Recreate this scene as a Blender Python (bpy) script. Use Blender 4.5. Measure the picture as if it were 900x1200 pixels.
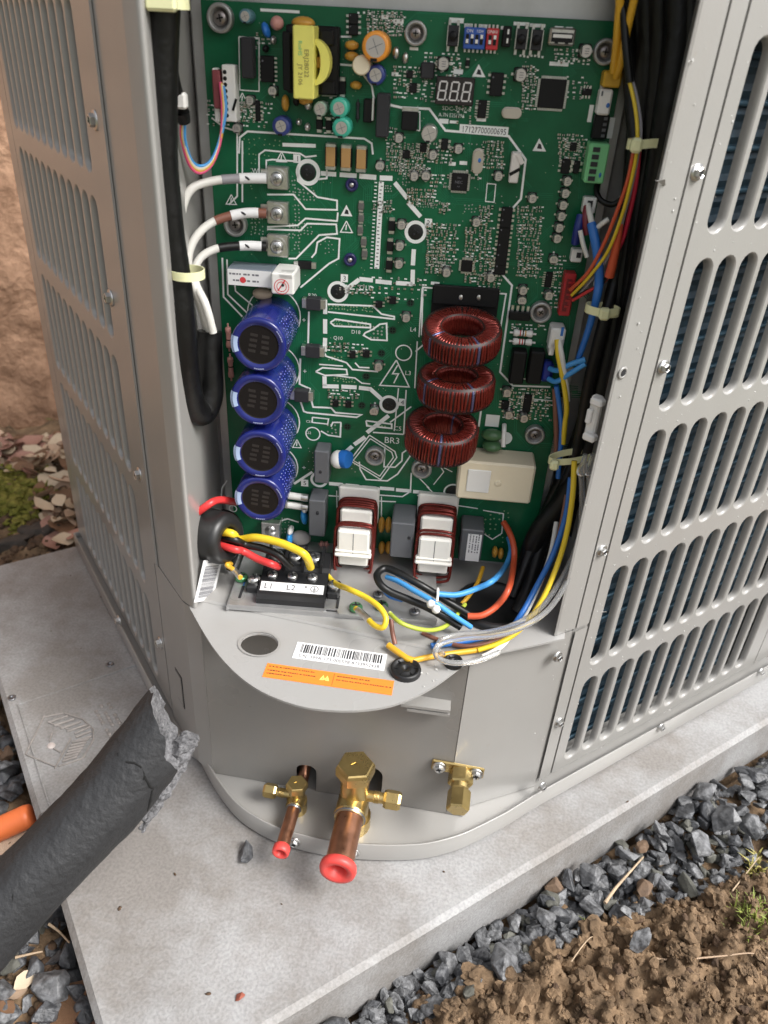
import bpy, bmesh, math, random
import numpy as np
from mathutils import Matrix, Vector, noise
random.seed(7); np.random.seed(7)
for o in list(bpy.data.objects): bpy.data.objects.remove(o)
SC = bpy.context.scene; COL = SC.collection
# ------------------------------------------------------------------ camera
CW = np.array([[0.972764164301699, 0.16385728241332534, -0.1639532605669598],
               [0.22548250429771965, -0.5049431099107186, 0.8331807102959843],
               [0.053735657677621174, -0.8474569291437832, -0.5281375127181769]])
CF, CX, CY, CH = 902.278, 441.205, 601.906, 0.4606
cam = bpy.data.cameras.new('camera'); co = bpy.data.objects.new('camera', cam); COL.objects.link(co)
co.matrix_world = Matrix([[CW[0,0], -CW[0,1], -CW[0,2], 0], [CW[1,0], -CW[1,1], -CW[1,2], 0],
                          [CW[2,0], -CW[2,1], -CW[2,2], CH], [0, 0, 0, 1]])
cam.sensor_width = 36; cam.sensor_fit = 'VERTICAL'; cam.sensor_height = 36; cam.lens = CF/1200*36
cam.shift_x = (450-CX)/1200; cam.shift_y = (CY-600)/1200
cam.clip_start = .02; cam.clip_end = 500
cam.dof.use_dof = True; cam.dof.focus_distance = .46; cam.dof.aperture_fstop = 11
SC.camera = co
# ------------------------------------------------------------------ sky, sun, exposure
SUN_EL, SUN_AZ = math.radians(50), math.radians(106)   # azimuth clockwise from +Y
wd = bpy.data.worlds.new('World'); SC.world = wd; wd.use_nodes = True
nt = wd.node_tree; bgn = nt.nodes['Background']
sky = nt.nodes.new('ShaderNodeTexSky'); sky.sky_type = 'NISHITA'; sky.sun_disc = False
sky.sun_elevation = SUN_EL; sky.sun_rotation = SUN_AZ; sky.air_density = 1.0; sky.dust_density = 6.0; sky.ozone_density = .6
hs = nt.nodes.new('ShaderNodeHueSaturation'); hs.inputs['Saturation'].default_value = .30
nt.links.new(sky.outputs[0], hs.inputs['Color']); nt.links.new(hs.outputs[0], bgn.inputs[0])
bgn.inputs[1].default_value = .105
sl = bpy.data.lights.new('sun', 'SUN'); sl.energy = 1.5; sl.angle = math.radians(24); sl.color = (1, .985, .965)
so = bpy.data.objects.new('sun', sl); COL.objects.link(so)
sd = Vector((math.sin(SUN_AZ)*math.cos(SUN_EL), math.cos(SUN_AZ)*math.cos(SUN_EL), math.sin(SUN_EL)))
so.rotation_euler = sd.to_track_quat('Z', 'Y').to_euler()
SC.view_settings.view_transform = 'Standard'; SC.view_settings.look = 'None'
SC.view_settings.exposure = 1.0; SC.view_settings.gamma = 1
SC.render.resolution_x = 768; SC.render.resolution_y = 1024
# ------------------------------------------------------------------ geometry of the photograph
S2 = math.sqrt(2)
def rayv(x, y): return CW @ np.array([x-CX, y-CY, CF])/CF
def onpl(x, y, p0, n):
    r = rayv(x, y); c = np.array([0, 0, CH]); return c + r*(np.dot(np.array(p0)-c, n)/np.dot(r, n))
def Q(x, y, z): return Vector(onpl(x, y, (0, 0, z), np.array([0, 0, 1.])))        # a point at height z
def RLp(R, L, z=0): return Vector(((R-L)/S2, (R+L)/S2, z))                         # along the two walls of the unit
NL = np.array([-1, 1, 0])/S2; NR = np.array([1, 1, 0])/S2
def onL(x, y, L): return Vector(onpl(x, y, L*NL, NL))
def onR(x, y, R): return Vector(onpl(x, y, R*NR, NR))
def depth(p): return float((CW.T @ (np.array(p)-np.array([0, 0, CH])))[2])
def mpx(p): return depth(p)/CF
# board frame: x right, y up, z out of the board
ya, ti, ro = math.radians(7.7), math.radians(.55), math.radians(.43)
br = np.array([math.cos(ya), math.sin(ya), 0]); bn = np.array([math.sin(ya), -math.cos(ya), 0]); bu = np.array([0, 0, 1.])
bu, bn = math.cos(ti)*bu+math.sin(ti)*bn, math.cos(ti)*bn-math.sin(ti)*bu
br, bu = math.cos(ro)*br+math.sin(ro)*bu, math.cos(ro)*bu-math.sin(ro)*br
BO = onpl(440, 640, (0, 0, .166), np.array([0, 0, 1.]))
BM = Matrix([[br[0], bu[0], bn[0], BO[0]], [br[1], bu[1], bn[1], BO[1]], [br[2], bu[2], bn[2], BO[2]], [0, 0, 0, 1]])
def P(x, y, h): return Vector(onpl(x, y, BO+bn*h*.001, bn))                       # world point h mm in front of the board
def PL(x, y, h=0):
    d = onpl(x, y, BO+bn*h*.001, bn)-BO; return Vector((d@br, d@bu, h*.001))      # the same in board coordinates
def mp(x, y, h=0): return mpx(P(x, y, h))
# ------------------------------------------------------------------ mesh builder
I4 = Matrix.Identity(4)
def T(x, y=None, z=None): return Matrix.Translation(Vector(x) if y is None else Vector((x, y, z)))
def RZ(a): return Matrix.Rotation(a, 4, 'Z')
def frame(p, zd, xd=None):
    z = Vector(zd).normalized(); x = Vector(xd) if xd is not None else Vector((1, 0, 0) if abs(z.x) < .9 else (0, 1, 0))
    x = (x - z*x.dot(z)).normalized(); y = z.cross(x)
    return Matrix([[x[0], y[0], z[0], p[0]], [x[1], y[1], z[1], p[1]], [x[2], y[2], z[2], p[2]], [0, 0, 0, 1]])
class MB:
    def __init__(s): s.v = []; s.f = []; s.m = []; s.s = []
    def add(s, vs, fs, m=0, sm=False, M=None):
        b = len(s.v)
        if M is not None:
            A = np.array(M); s.v += (np.array([tuple(v) for v in vs], float) @ A[:3, :3].T+A[:3, 3]).tolist()
        else: s.v += [tuple(v) for v in vs]
        for f in fs: s.f.append([b+i for i in f]); s.m.append(m); s.s.append(sm)
        return s
    def box(s, c, d, M=None, m=0, bev=0):
        x, y, z = d[0]/2, d[1]/2, d[2]/2; b = min(bev, x*.9, y*.9, z*.9)
        if b <= 0:
            vs = [(c[0]+i*x, c[1]+j*y, c[2]+k*z) for k in (-1, 1) for j in (-1, 1) for i in (-1, 1)]
            return s.add(vs, [(0,2,3,1),(4,5,7,6),(0,1,5,4),(2,6,7,3),(0,4,6,2),(1,3,7,5)], m, False, M)
        vs = []; ix = {}
        for k in (-1, 1):
            for j in (-1, 1):
                for i in (-1, 1):
                    for a in range(3):
                        ix[(i,j,k,a)] = len(vs)
                        q = [i*(x-b), j*(y-b), k*(z-b)]; q[a] = (i*x, j*y, k*z)[a]
                        vs.append((c[0]+q[0], c[1]+q[1], c[2]+q[2]))
        fs = []
        def key(a, sa, i, j):
            o = [0,0,0]; o[a] = sa; r = [t for t in range(3) if t != a]; o[r[0]] = i; o[r[1]] = j
            return (o[0],o[1],o[2],a)
        for a in range(3):
            for sa in (-1, 1):
                q = [ix[key(a,sa,i,j)] for i,j in ((-1,-1),(1,-1),(1,1),(-1,1))]
                flip = (sa > 0) if a == 1 else (sa < 0)
                fs.append(q[::-1] if flip else q)
        for a in range(3):
            p, q = [t for t in range(3) if t != a]
            for sp in (-1,1):
                for sq in (-1,1):
                    o1 = [0,0,0]; o1[p]=sp; o1[q]=sq; o1[a]=-1; o2 = list(o1); o2[a]=1
                    fs.append([ix[(*o1,p)], ix[(*o2,p)], ix[(*o2,q)], ix[(*o1,q)]])
        for k in (-1,1):
            for j in (-1,1):
                for i in (-1,1): fs.append([ix[(i,j,k,0)], ix[(i,j,k,1)], ix[(i,j,k,2)]])
        cc = Vector(c); out = []
        for f in fs:
            A, B, D = (Vector(vs[f[t]]) for t in (0,1,2)); n = (B-A).cross(D-A)
            mid = sum((Vector(vs[t]) for t in f), Vector())/len(f)
            out.append(f if n.dot(mid-cc) > 0 else f[::-1])
        return s.add(vs, out, m, False, M)
    def lathe(s, prof, M=None, n=20, m=0, sm=True, caps=True):
        vs = []; fs = []
        for r, z in prof:
            for i in range(n):
                a = 2*math.pi*i/n; vs.append((r*math.cos(a), r*math.sin(a), z))
        for k in range(len(prof)-1):
            for i in range(n):
                j = (i+1) % n; fs.append((k*n+i, k*n+j, (k+1)*n+j, (k+1)*n+i))
        s.add(vs, fs, m, sm, M)
        if caps:
            if prof[0][0] > 1e-6: s.add(vs[:n], [list(range(n))[::-1]], m, False, M)
            if prof[-1][0] > 1e-6: s.add(vs[-n:], [list(range(n))], m, False, M)
        return s
    def cyl(s, p, q, r, r2=None, n=14, m=0, sm=True):
        p = Vector(p); q = Vector(q); L = (q-p).length
        return s.lathe([(r, 0), (r if r2 is None else r2, L)], frame(p, q-p), n, m, sm)
    def tube(s, pts, r, n=8, m=0, caps=True, M=None, closed=False):
        pts = [Vector(p) for p in pts]; N = len(pts); rr = r if isinstance(r, (list, tuple)) else [r]*N
        vs = []; fs = []; nv = None
        for i, p in enumerate(pts):
            if closed: t = pts[(i+1) % N]-pts[i-1]
            else: t = pts[min(i+1, N-1)]-pts[max(i-1, 0)]
            t = t.normalized() if t.length > 0 else Vector((0,0,1))
            if nv is None:
                nv = Vector((0,0,1)) if abs(t.z) < .8 else Vector((1,0,0))
            nv = (nv - t*nv.dot(t)); nv = nv.normalized() if nv.length > 1e-9 else t.orthogonal().normalized()
            b = t.cross(nv)
            for k in range(n):
                a = 2*math.pi*k/n; vs.append(p + (nv*math.cos(a)+b*math.sin(a))*rr[i])
        for i in range(N if closed else N-1):
            for k in range(n):
                j = (k+1) % n; a = i*n; b2 = ((i+1) % N)*n
                fs.append((a+k, a+j, b2+j, b2+k))
        s.add(vs, fs, m, True, M)
        if caps and not closed:
            s.add(vs[:n], [list(range(n))[::-1]], m, False, M); s.add(vs[-n:], [list(range(n))], m, False, M)
        return s
    def prism(s, poly, z0, z1, M=None, m=0, sides=None):
        n = len(poly)
        ar = sum(poly[i][0]*poly[(i+1)%n][1]-poly[(i+1)%n][0]*poly[i][1] for i in range(n))
        if ar < 0: poly = poly[::-1]
        vs = [(x, y, z0) for x, y in poly]+[(x, y, z1) for x, y in poly]
        s.add(vs, [list(range(n))[::-1], list(range(n, 2*n))], m, False, M)
        return s.add(vs, [(i, (i+1)%n, n+(i+1)%n, n+i) for i in range(n)], m if sides is None else sides, False, M)
    def strip(s, pts, w, M=None, m=0, closed=False):
        """flat ribbon in the xy plane along pts (x,y,z)"""
        pts = [Vector(p) for p in pts]; N = len(pts); vs = []
        for i, p in enumerate(pts):
            a = pts[i-1] if (i > 0 or closed) else None; b = pts[(i+1) % N] if (i < N-1 or closed) else None
            d1 = (p-a).xy.normalized() if a is not None else None; d2 = (b-p).xy.normalized() if b is not None else None
            if d1 is None: d1 = d2
            if d2 is None: d2 = d1
            t = d1+d2; t = t.normalized() if t.length > 1e-6 else d2
            nn = Vector((-t.y, t.x)); k = w/2/max(.45, abs(nn.dot(Vector((-d1.y, d1.x)))))
            vs += [(p.x+nn.x*k, p.y+nn.y*k, p.z), (p.x-nn.x*k, p.y-nn.y*k, p.z)]
        return s.add(vs, [(2*i, 2*i+1, 2*((i+1)%N)+1, 2*((i+1)%N)) for i in range(N if closed else N-1)], m, False, M)
    def ring(s, c, r0, r1, n=24, m=0, M=None):
        vs = []
        for i in range(n):
            a = 2*math.pi*i/n; vs += [(c[0]+r0*math.cos(a), c[1]+r0*math.sin(a), c[2]), (c[0]+r1*math.cos(a), c[1]+r1*math.sin(a), c[2])]
        return s.add(vs, [(2*i, 2*i+1, 2*((i+1)%n)+1, 2*((i+1)%n)) for i in range(n)], m, False, M)
    def disc(s, c, r, n=16, m=0, M=None):
        return s.add([(c[0]+r*math.cos(2*math.pi*i/n), c[1]+r*math.sin(2*math.pi*i/n), c[2]) for i in range(n)], [list(range(n))], m, False, M)
    def ball(s, c, r, M=None, n=10, m=0, k=6):
        r = r if isinstance(r, (tuple, list)) else (r, r, r)
        vs = []; fs = []
        for j in range(1, k):
            for i in range(n):
                t = math.pi*j/k; a = 2*math.pi*i/n
                vs.append((c[0]+r[0]*math.sin(t)*math.cos(a), c[1]+r[1]*math.sin(t)*math.sin(a), c[2]+r[2]*math.cos(t)))
        vs += [(c[0], c[1], c[2]+r[2]), (c[0], c[1], c[2]-r[2])]; a0 = len(vs)-2
        for j in range(k-2):
            for i in range(n):
                q = (i+1) % n; fs.append((j*n+i, (j+1)*n+i, (j+1)*n+q, j*n+q))
        for i in range(n):
            q = (i+1) % n; fs.append((a0, i, q)); fs.append((a0+1, (k-2)*n+q, (k-2)*n+i))
        return s.add(vs, fs, m, True, M)
    def text(s, t, M, size, m=0, align='C', fit=0):
        vs, fs, w = textgeo(t)
        if fit: M = M @ Matrix.Diagonal((fit/(w*size), 1, 1, 1))
        ox = {'C': -w/2, 'L': 0, 'R': -w}[align]
        return s.add([((x+ox)*size, (y-.35)*size, 0) for x, y in vs], fs, m, False, M)
    def mesh(s, name, mats):
        me = bpy.data.meshes.new(name); me.from_pydata(s.v, [], s.f)
        for q in (mats if isinstance(mats, (list, tuple)) else [mats]): me.materials.append(q)
        me.polygons.foreach_set('material_index', s.m); me.polygons.foreach_set('use_smooth', s.s); me.update()
        return me
    def build(s, name, mats, parent=None, label=None, kind=None):
        return link(name, s.mesh(name, mats), parent, label, kind)
_tg = {}
def textgeo(t):
    if t in _tg: return _tg[t]
    cu = bpy.data.curves.new('lettering', 'FONT'); cu.body = t; cu.size = 1; cu.resolution_u = 2
    ob = bpy.data.objects.new('lettering', cu); COL.objects.link(ob)
    dg = bpy.context.evaluated_depsgraph_get(); me = bpy.data.meshes.new_from_object(ob.evaluated_get(dg))
    vs = [(v.co.x, v.co.y) for v in me.vertices]; fs = [list(p.vertices) for p in me.polygons]
    w = max([v[0] for v in vs]) if vs else 0
    bpy.data.objects.remove(ob); bpy.data.curves.remove(cu); bpy.data.meshes.remove(me)
    _tg[t] = (vs, fs, w); return _tg[t]
def link(name, data, parent=None, label=None, kind=None):
    o = bpy.data.objects.new(name, data); COL.objects.link(o)
    if parent is not None: o.parent = parent
    if label: o['label'] = label
    if kind: o['kind'] = kind
    return o
def thing(name, label, cat, loc=(0,0,0), group=None, M=None):
    o = bpy.data.objects.new(name, None); COL.objects.link(o); o.empty_display_size = .02
    if M is not None: o.matrix_world = M
    else: o.location = loc
    return tag(o, label, cat, group)
def tag(o, label, cat, group=None):
    o['label'] = label; o['category'] = cat
    if group: o['group'] = group
    return o
def spline(pts, k=6):
    pts = [Vector(p) for p in pts]; N = len(pts)
    if N < 3: return pts
    out = []
    for i in range(N-1):
        p0 = pts[max(i-1, 0)]; p1 = pts[i]; p2 = pts[i+1]; p3 = pts[min(i+2, N-1)]
        for j in range(k):
            t = j/k
            out.append(.5*((2*p1)+(p2-p0)*t+(2*p0-5*p1+4*p2-p3)*t*t+(3*p1-p0-3*p2+p3)*t**3))
    out.append(pts[-1]); return out
# ------------------------------------------------------------------ materials
MAT = {}
def mat(name, col, rough=.5, metal=0, var=0, vs=40, bump=0, bs=200, rv=0, coat=0, trans=0, spec=None, col2=None, det=4, ior=1.45):
    m = bpy.data.materials.new(name); m.use_nodes = True; n = m.node_tree; b = n.nodes['Principled BSDF']; MAT[name] = m
    b.inputs['Base Color'].default_value = (*col, 1); b.inputs['Roughness'].default_value = rough; b.inputs['Metallic'].default_value = metal
    if coat: b.inputs['Coat Weight'].default_value = coat; b.inputs['Coat Roughness'].default_value = .12
    if trans: b.inputs['Transmission Weight'].default_value = trans; b.inputs['IOR'].default_value = ior
    if spec is not None: b.inputs['Specular IOR Level'].default_value = spec
    if var or bump or rv or col2:
        tc = n.nodes.new('ShaderNodeTexCoord')
        if var or rv or col2:
            nz = n.nodes.new('ShaderNodeTexNoise'); nz.inputs['Scale'].default_value = vs; nz.inputs['Detail'].default_value = det
            nz.inputs['Roughness'].default_value = .62
            n.links.new(tc.outputs['Object'], nz.inputs['Vector'])
            if var or col2:
                cr = n.nodes.new('ShaderNodeValToRGB'); e = cr.color_ramp.elements
                e[0].position = .3; e[1].position = .7
                e[0].color = (*[c*(1-var) for c in col], 1); e[1].color = (*(col2 if col2 else [min(1, c*(1+var*.6)) for c in col]), 1)
                n.links.new(nz.outputs[0], cr.inputs[0]); n.links.new(cr.outputs[0], b.inputs['Base Color'])
            if rv:
                mr = n.nodes.new('ShaderNodeMapRange'); mr.inputs['From Min'].default_value = .3; mr.inputs['From Max'].default_value = .7
                mr.inputs['To Min'].default_value = max(.02, rough-rv); mr.inputs['To Max'].default_value = min(1, rough+rv)
                n.links.new(nz.outputs[0], mr.inputs[0]); n.links.new(mr.outputs[0], b.inputs['Roughness'])
        if bump:
            nb = n.nodes.new('ShaderNodeTexNoise'); nb.inputs['Scale'].default_value = bs; nb.inputs['Detail'].default_value = 5
            bp = n.nodes.new('ShaderNodeBump'); bp.inputs['Strength'].default_value = min(1, bump); bp.inputs['Distance'].default_value = .4/bs
            n.links.new(tc.outputs['Object'], nb.inputs['Vector']); n.links.new(nb.outputs[0], bp.inputs['Height'])
            n.links.new(bp.outputs[0], b.inputs['Normal'])
    return m
def streak(m, amt=.16, tint=(.60,.52,.44)):
    """dust film and faint run marks over a paint: fine grime specks plus streaks drawn out along z"""
    n = m.node_tree; b = n.nodes['Principled BSDF']; lk = [l for l in n.links if l.to_socket == b.inputs['Base Color']][0].from_socket
    tc = n.nodes.new('ShaderNodeTexCoord'); mp_ = n.nodes.new('ShaderNodeMapping'); mp_.inputs['Scale'].default_value = (70, 70, 5)
    nz = n.nodes.new('ShaderNodeTexNoise'); nz.inputs['Scale'].default_value = 1; nz.inputs['Detail'].default_value = 6; nz.inputs['Roughness'].default_value = .7
    n2 = n.nodes.new('ShaderNodeTexNoise'); n2.inputs['Scale'].default_value = 14; n2.inputs['Detail'].default_value = 8; n2.inputs['Roughness'].default_value = .75
    n3 = n.nodes.new('ShaderNodeTexNoise'); n3.inputs['Scale'].default_value = 260; n3.inputs['Detail'].default_value = 2
    mu = n.nodes.new('ShaderNodeMath'); mu.operation = 'MULTIPLY'; c3 = n.nodes.new('ShaderNodeMapRange'); c3.inputs['From Min'].default_value = .70; c3.inputs['From Max'].default_value = .78; c3.inputs['To Max'].default_value = .30
    cr = n.nodes.new('ShaderNodeMapRange'); cr.inputs['From Min'].default_value = .22; cr.inputs['From Max'].default_value = .42; cr.inputs['To Max'].default_value = amt
    ad = n.nodes.new('ShaderNodeMath'); ad.operation = 'ADD'; ad.use_clamp = True; mx = n.nodes.new('ShaderNodeMixRGB'); mx.inputs[2].default_value = (*[c*.5 for c in tint], 1)
    n.links.new(tc.outputs['Object'], mp_.inputs[0]); n.links.new(mp_.outputs[0], nz.inputs[0])
    for q in (n2, n3): n.links.new(tc.outputs['Object'], q.inputs[0])
    n.links.new(nz.outputs[0], mu.inputs[0]); n.links.new(n2.outputs[0], mu.inputs[1]); n.links.new(mu.outputs[0], cr.inputs[0]); n.links.new(n3.outputs[0], c3.inputs[0])
    n.links.new(cr.outputs[0], ad.inputs[0]); n.links.new(c3.outputs[0], ad.inputs[1]); n.links.new(ad.outputs[0], mx.inputs[0]); n.links.new(lk, mx.inputs[1]); n.links.new(mx.outputs[0], b.inputs['Base Color'])
    return m
paint = streak(mat('grey_beige_paint', (.325,.319,.305), .36, var=.05, vs=9, bump=.10, bs=900, rv=.06), .12)
paint.node_tree.nodes['Principled BSDF'].inputs['Coat Weight'].default_value = .5; paint.node_tree.nodes['Principled BSDF'].inputs['Coat Roughness'].default_value = .16
paint_shade = streak(mat('shaded_panel_paint', (.235,.228,.215), .30, var=.06, vs=8, bump=.12, bs=900, rv=.1), .2)  # darker copy of the cabinet paint: valve panel's shade put into the colour
galv = mat('galvanised_steel', (.56,.56,.56), .42, .75, var=.12, vs=55, rv=.1)
dark = mat('dark_interior', (.02,.02,.022), .7)
fin = mat('blue_coated_fins', (.009,.027,.043), .5, .2, var=.4, vs=120)
steel = mat('screw_steel', (.62,.62,.61), .28, .95, var=.15, vs=300)
steeld = mat('dark_screw_steel', (.25,.25,.26), .35, .9)
brass = mat('brass', (.54,.405,.17), .31, .95, var=.07, vs=120, rv=.06, bump=.08, bs=900)
copper = mat('copper', (.43,.215,.135), .36, .95, var=.2, vs=130, rv=.1)
redplug = mat('red_plastic', (.72,.07,.06), .42)
black = mat('black_plastic', (.012,.012,.013), .42, rv=.1, vs=60)
rubber = mat('black_sleeve', (.006,.006,.006), .40, spec=.35, bump=.2, bs=150, rv=.1, vs=30)
pcb = mat('green_solder_mask', (.008,.122,.052), .34, var=.28, vs=26, coat=.10, rv=.06, spec=.3)
silk = mat('white_print', (.84,.86,.84), .5)
silkg = mat('grey_bare_pads', (.42,.44,.42), .4, .5)
goldpad = mat('tinned_vias', (.30,.42,.26), .4, .4)
silver = mat('bright_can', (.72,.70,.68), .28, .9)
ctop = mat('can_top', (.62,.58,.56), .35, .75)
chip = mat('chip_black', (.007,.007,.008), .5, spec=.28)
chipg = mat('dark_grey_plastic', (.030,.030,.034), .5, spec=.3)
fgrey = mat('grey_film_plastic', (.11,.115,.125), .42, var=.06, vs=50)
tin = mat('tinned_metal', (.66,.65,.62), .3, .9, var=.2, vs=400)
bluecap = mat('blue_sleeve', (.011,.018,.155), .22, var=.1, vs=60, coat=.4)
bluetop = mat('blue_sleeve_top', (.02,.03,.22), .3)
lblue = mat('pale_blue_tab', (.36,.46,.66), .4)
yellow = mat('yellow_tape', (.85,.80,.18), .4, var=.05, vs=100)
amber = mat('amber_film', (.62,.32,.05), .35, var=.15, vs=150)
orange = mat('orange_can', (.85,.33,.04), .35)
teal = mat('teal_can', (.05,.42,.30), .35)
cblue = mat('blue_can', (.03,.05,.22), .35)
pink = mat('pink_body', (.62,.30,.26), .45)
blueb = mat('bright_blue', (.02,.16,.55), .4)
redb = mat('red_switch', (.55,.03,.04), .4)
white = mat('white_plastic', (.84,.83,.80), .4)
bobbin = mat('ivory_bobbin', (.86,.84,.78), .38, var=.04, vs=60)
cream = mat('cream_relay', (.82,.73,.55), .4, var=.04, vs=50)
lgreen = mat('green_terminal', (.20,.58,.26), .4)
dgreen = mat('dark_green_disc', (.07,.16,.07), .35)
enam = mat('red_enamelled_wire', (.17,.022,.016), .22, .55, var=.25, vs=300)
enamb = mat('blue_glint_wire', (.10,.10,.20), .22, .55)
tie = mat('pale_yellow_nylon', (.84,.84,.50), .35)
paper = mat('white_label', (.80,.80,.80), .45)
ink = mat('black_ink', (.02,.02,.025), .5)
inkg = mat('grey_ink', (.16,.16,.18), .5)
redink = mat('red_ink', (.65,.05,.06), .5)
orangep = mat('orange_label', (.88,.24,.035), .45)
w_white = mat('white_wire', (.74,.73,.68), .35)
w_yel = mat('yellow_wire', (.78,.56,.03), .33)
w_amber = mat('amber_wire', (.72,.40,.03), .33)
w_blue = mat('blue_wire', (.03,.17,.55), .33)
w_lblue = mat('light_blue_wire', (.07,.33,.72), .33)
w_red = mat('red_wire', (.62,.04,.04), .33)
w_ored = mat('orange_red_wire', (.62,.10,.04), .33)
w_pink = mat('pink_wire', (.80,.10,.24), .35)
w_brown = mat('brown_wire', (.22,.09,.06), .4)
w_black = mat('black_wire', (.007,.007,.007), .38)
w_grey = mat('grey_wire', (.30,.29,.31), .4)
w_green = mat('green_yellow_wire', (.42,.50,.06), .35)
clear = mat('clear_tubing', (.72,.72,.71), .08, trans=.78, ior=1.42)
# ================================================================== the outdoor unit
LR, RL_ = .2346, .109                       # planes of the right and left louvred walls
HP = thing('heat_pump', 'grey-beige outdoor heat pump with louvred sides and its front cover taken off', 'heat pump', RLp(RL_, LR, 0))
HPo = Vector(HP.location)
def hp(name, mb, mats, label=None, kind=None, parent=None):
    """builds a mesh given in world coordinates as a part of the unit (or as a sub-part of one of its parts)"""
    base = HPo
    mb.v = [(v[0]-base.x, v[1]-base.y, v[2]-base.z) for v in mb.v]
    return mb.build(name, mats, HP if parent is None else parent, label, kind)
PIT, ZB, DZ, LN = .0177, .0263, .0910, .0774
def louver(M, u0, u1, us, z0, z1, rows, name, label):
    mb = MB(); hwid = .0058; nz = rows
    zb = [z0]+[ZB+(m+1)*DZ-(DZ-LN)/2 for m in range(rows-1)]+[z1]
    ua = us[0]-PIT/2; ub = us[-1]+PIT/2
    def quad(a, b, c, d): mb.add([(a, c, 0), (b, c, 0), (b, d, 0), (a, d, 0)], [(0,1,2,3)], 0, False, M)
    for m in range(rows):
        quad(u0, ua, zb[m], zb[m+1]); quad(ub, u1, zb[m], zb[m+1])
        for u in us:
            h = PIT/2; b0, b1 = zb[m], zb[m+1]; lo = ZB+m*DZ+hwid; hi = ZB+m*DZ+LN-hwid
            zm = lambda a, b, t: a+(b-a)*t
            rect = [(u+h, hi), (u+h, zm(hi, b1, .5)), (u+h, b1), (u+h/2, b1), (u, b1), (u-h/2, b1), (u-h, b1), (u-h, zm(hi, b1, .5)), (u-h, hi),
                    (u-h, lo), (u-h, zm(lo, b0, .5)), (u-h, b0), (u-h/2, b0), (u, b0), (u+h/2, b0), (u+h, b0), (u+h, zm(lo, b0, .5)), (u+h, lo)]
            def stad(r, d):
                o = [(u+r*math.cos(a), hi+r*math.sin(a), d) for a in [math.pi*k/8 for k in range(9)]]
                return o+[(u+r*math.cos(a), lo+r*math.sin(a), d) for a in [math.pi+math.pi*k/8 for k in range(9)]]
            rings = [[(x, y, 0) for x, y in rect], stad(hwid+.0015, 0), stad(hwid+.0008, -.0004), stad(hwid+.0003, -.0012), stad(hwid, -.0026), stad(hwid-.0001, -.0046)]
            vs = sum(rings, []); fs = []; fl = []
            for k in range(5):
                for i in range(18):
                    j = (i+1) % 18; fl.append((k*18+i, k*18+j, (k+1)*18+j, (k+1)*18+i))
            mb.add(vs, fl[:18], 0, False, M); b = len(mb.v)
            mb.add(vs[18:], [[q-18 for q in f] for f in fl[18:]], 0, True, M)
    # returned edges of the panel
    for a in (u0, u1): mb.add([(a, z0, 0), (a, z1, 0), (a, z1, -.012), (a, z0, -.012)], [(0,1,2,3)], 0, False, M)
    for a in (z0, z1): mb.add([(u0, a, 0), (u1, a, 0), (u1, a, -.012), (u0, a, -.012)], [(0,1,2,3)], 0, False, M)
    return hp(name, mb, [paint], label)
MR = Matrix([[1/S2, 0, 1/S2, -LR/S2], [1/S2, 0, -1/S2, LR/S2], [0, 1, 0, 0], [0,0,0,1]])     # u=R, v=z, w=outward (-L)
ML = Matrix([[-1/S2, 0, -1/S2, RL_/S2], [1/S2, 0, -1/S2, RL_/S2], [0, 1, 0, 0], [0,0,0,1]])   # u=L, v=z, w=outward (-R)
usR = [.3387+i*PIT for i in range(12)]; usL = [.4586+i*PIT for i in range(12)]
HZ = .590
louver(MR, .3222, .557, usR, .0185, HZ-.02, 6, 'louver_panel', 'louvred panel beaded with rain drops')
louver(ML, .4235, .674, usL, .0185, HZ-.02, 6, 'louver_panel', 'louvred panel facing the wall')
def sheet(path, z0, z1, th=.0012):
    """vertical sheet metal following a plan path; thickness goes to the left of the path"""
    mb = MB(); pts = [Vector((p[0], p[1])) for p in path]; N = len(pts); off = []
    for i, p in enumerate(pts):
        d1 = (p-pts[i-1]).normalized() if i else (pts[1]-p).normalized(); d2 = (pts[i+1]-p).normalized() if i < N-1 else d1
        t = (d1+d2).normalized(); n = Vector((-t.y, t.x)); k = th/max(.4, n.dot(Vector((-d1.y, d1.x)))); off.append(p+n*k)
    A = [(p.x, p.y, z0) for p in pts]+[(p.x, p.y, z1) for p in pts]; B = [(p.x, p.y, z0) for p in off]+[(p.x, p.y, z1) for p in off]
    smo = N > 4
    mb.add(A, [(i, i+1, N+i+1, N+i) for i in range(N-1)], 0, smo); mb.add(B, [(i+1, i, N+i, N+i+1) for i in range(N-1)], 0, smo)
    for k in (0, N):
        mb.add([A[k+i] for i in range(N)]+[B[k+i] for i in range(N)], [((i, i+1, N+i+1, N+i) if k else (i, N+i, N+i+1, i+1)) for i in range(N-1)], 0, False)
    for i in (0, N-1): mb.add([A[i], A[N+i], B[N+i], B[i]], [(0,1,2,3)], 0, False)
    return mb
def fillet(path, r=.004, k=5):
    out = [Vector(path[0][:2])]
    for i in range(1, len(path)-1):
        p = Vector(path[i][:2]); a = (Vector(path[i-1][:2])-p); b = (Vector(path[i+1][:2])-p)
        rr = r if not isinstance(r, (list, tuple)) else r[i-1]
        L = min(rr, a.length*.48, b.length*.48); a = p+a.normalized()*L; b = p+b.normalized()*L
        for j in range(k+1):
            t = j/k; out.append(a*(1-t)**2+p*2*t*(1-t)+b*t*t)
    out.append(Vector(path[-1][:2])); return out
SHZ = .157
cL = Vector((-.1733, .3345)); cLin = P(236, 300, 0).xy
bpl = BO+br*(-.112)-bn*.012; bprt = BO+br*.132-bn*.012
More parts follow.
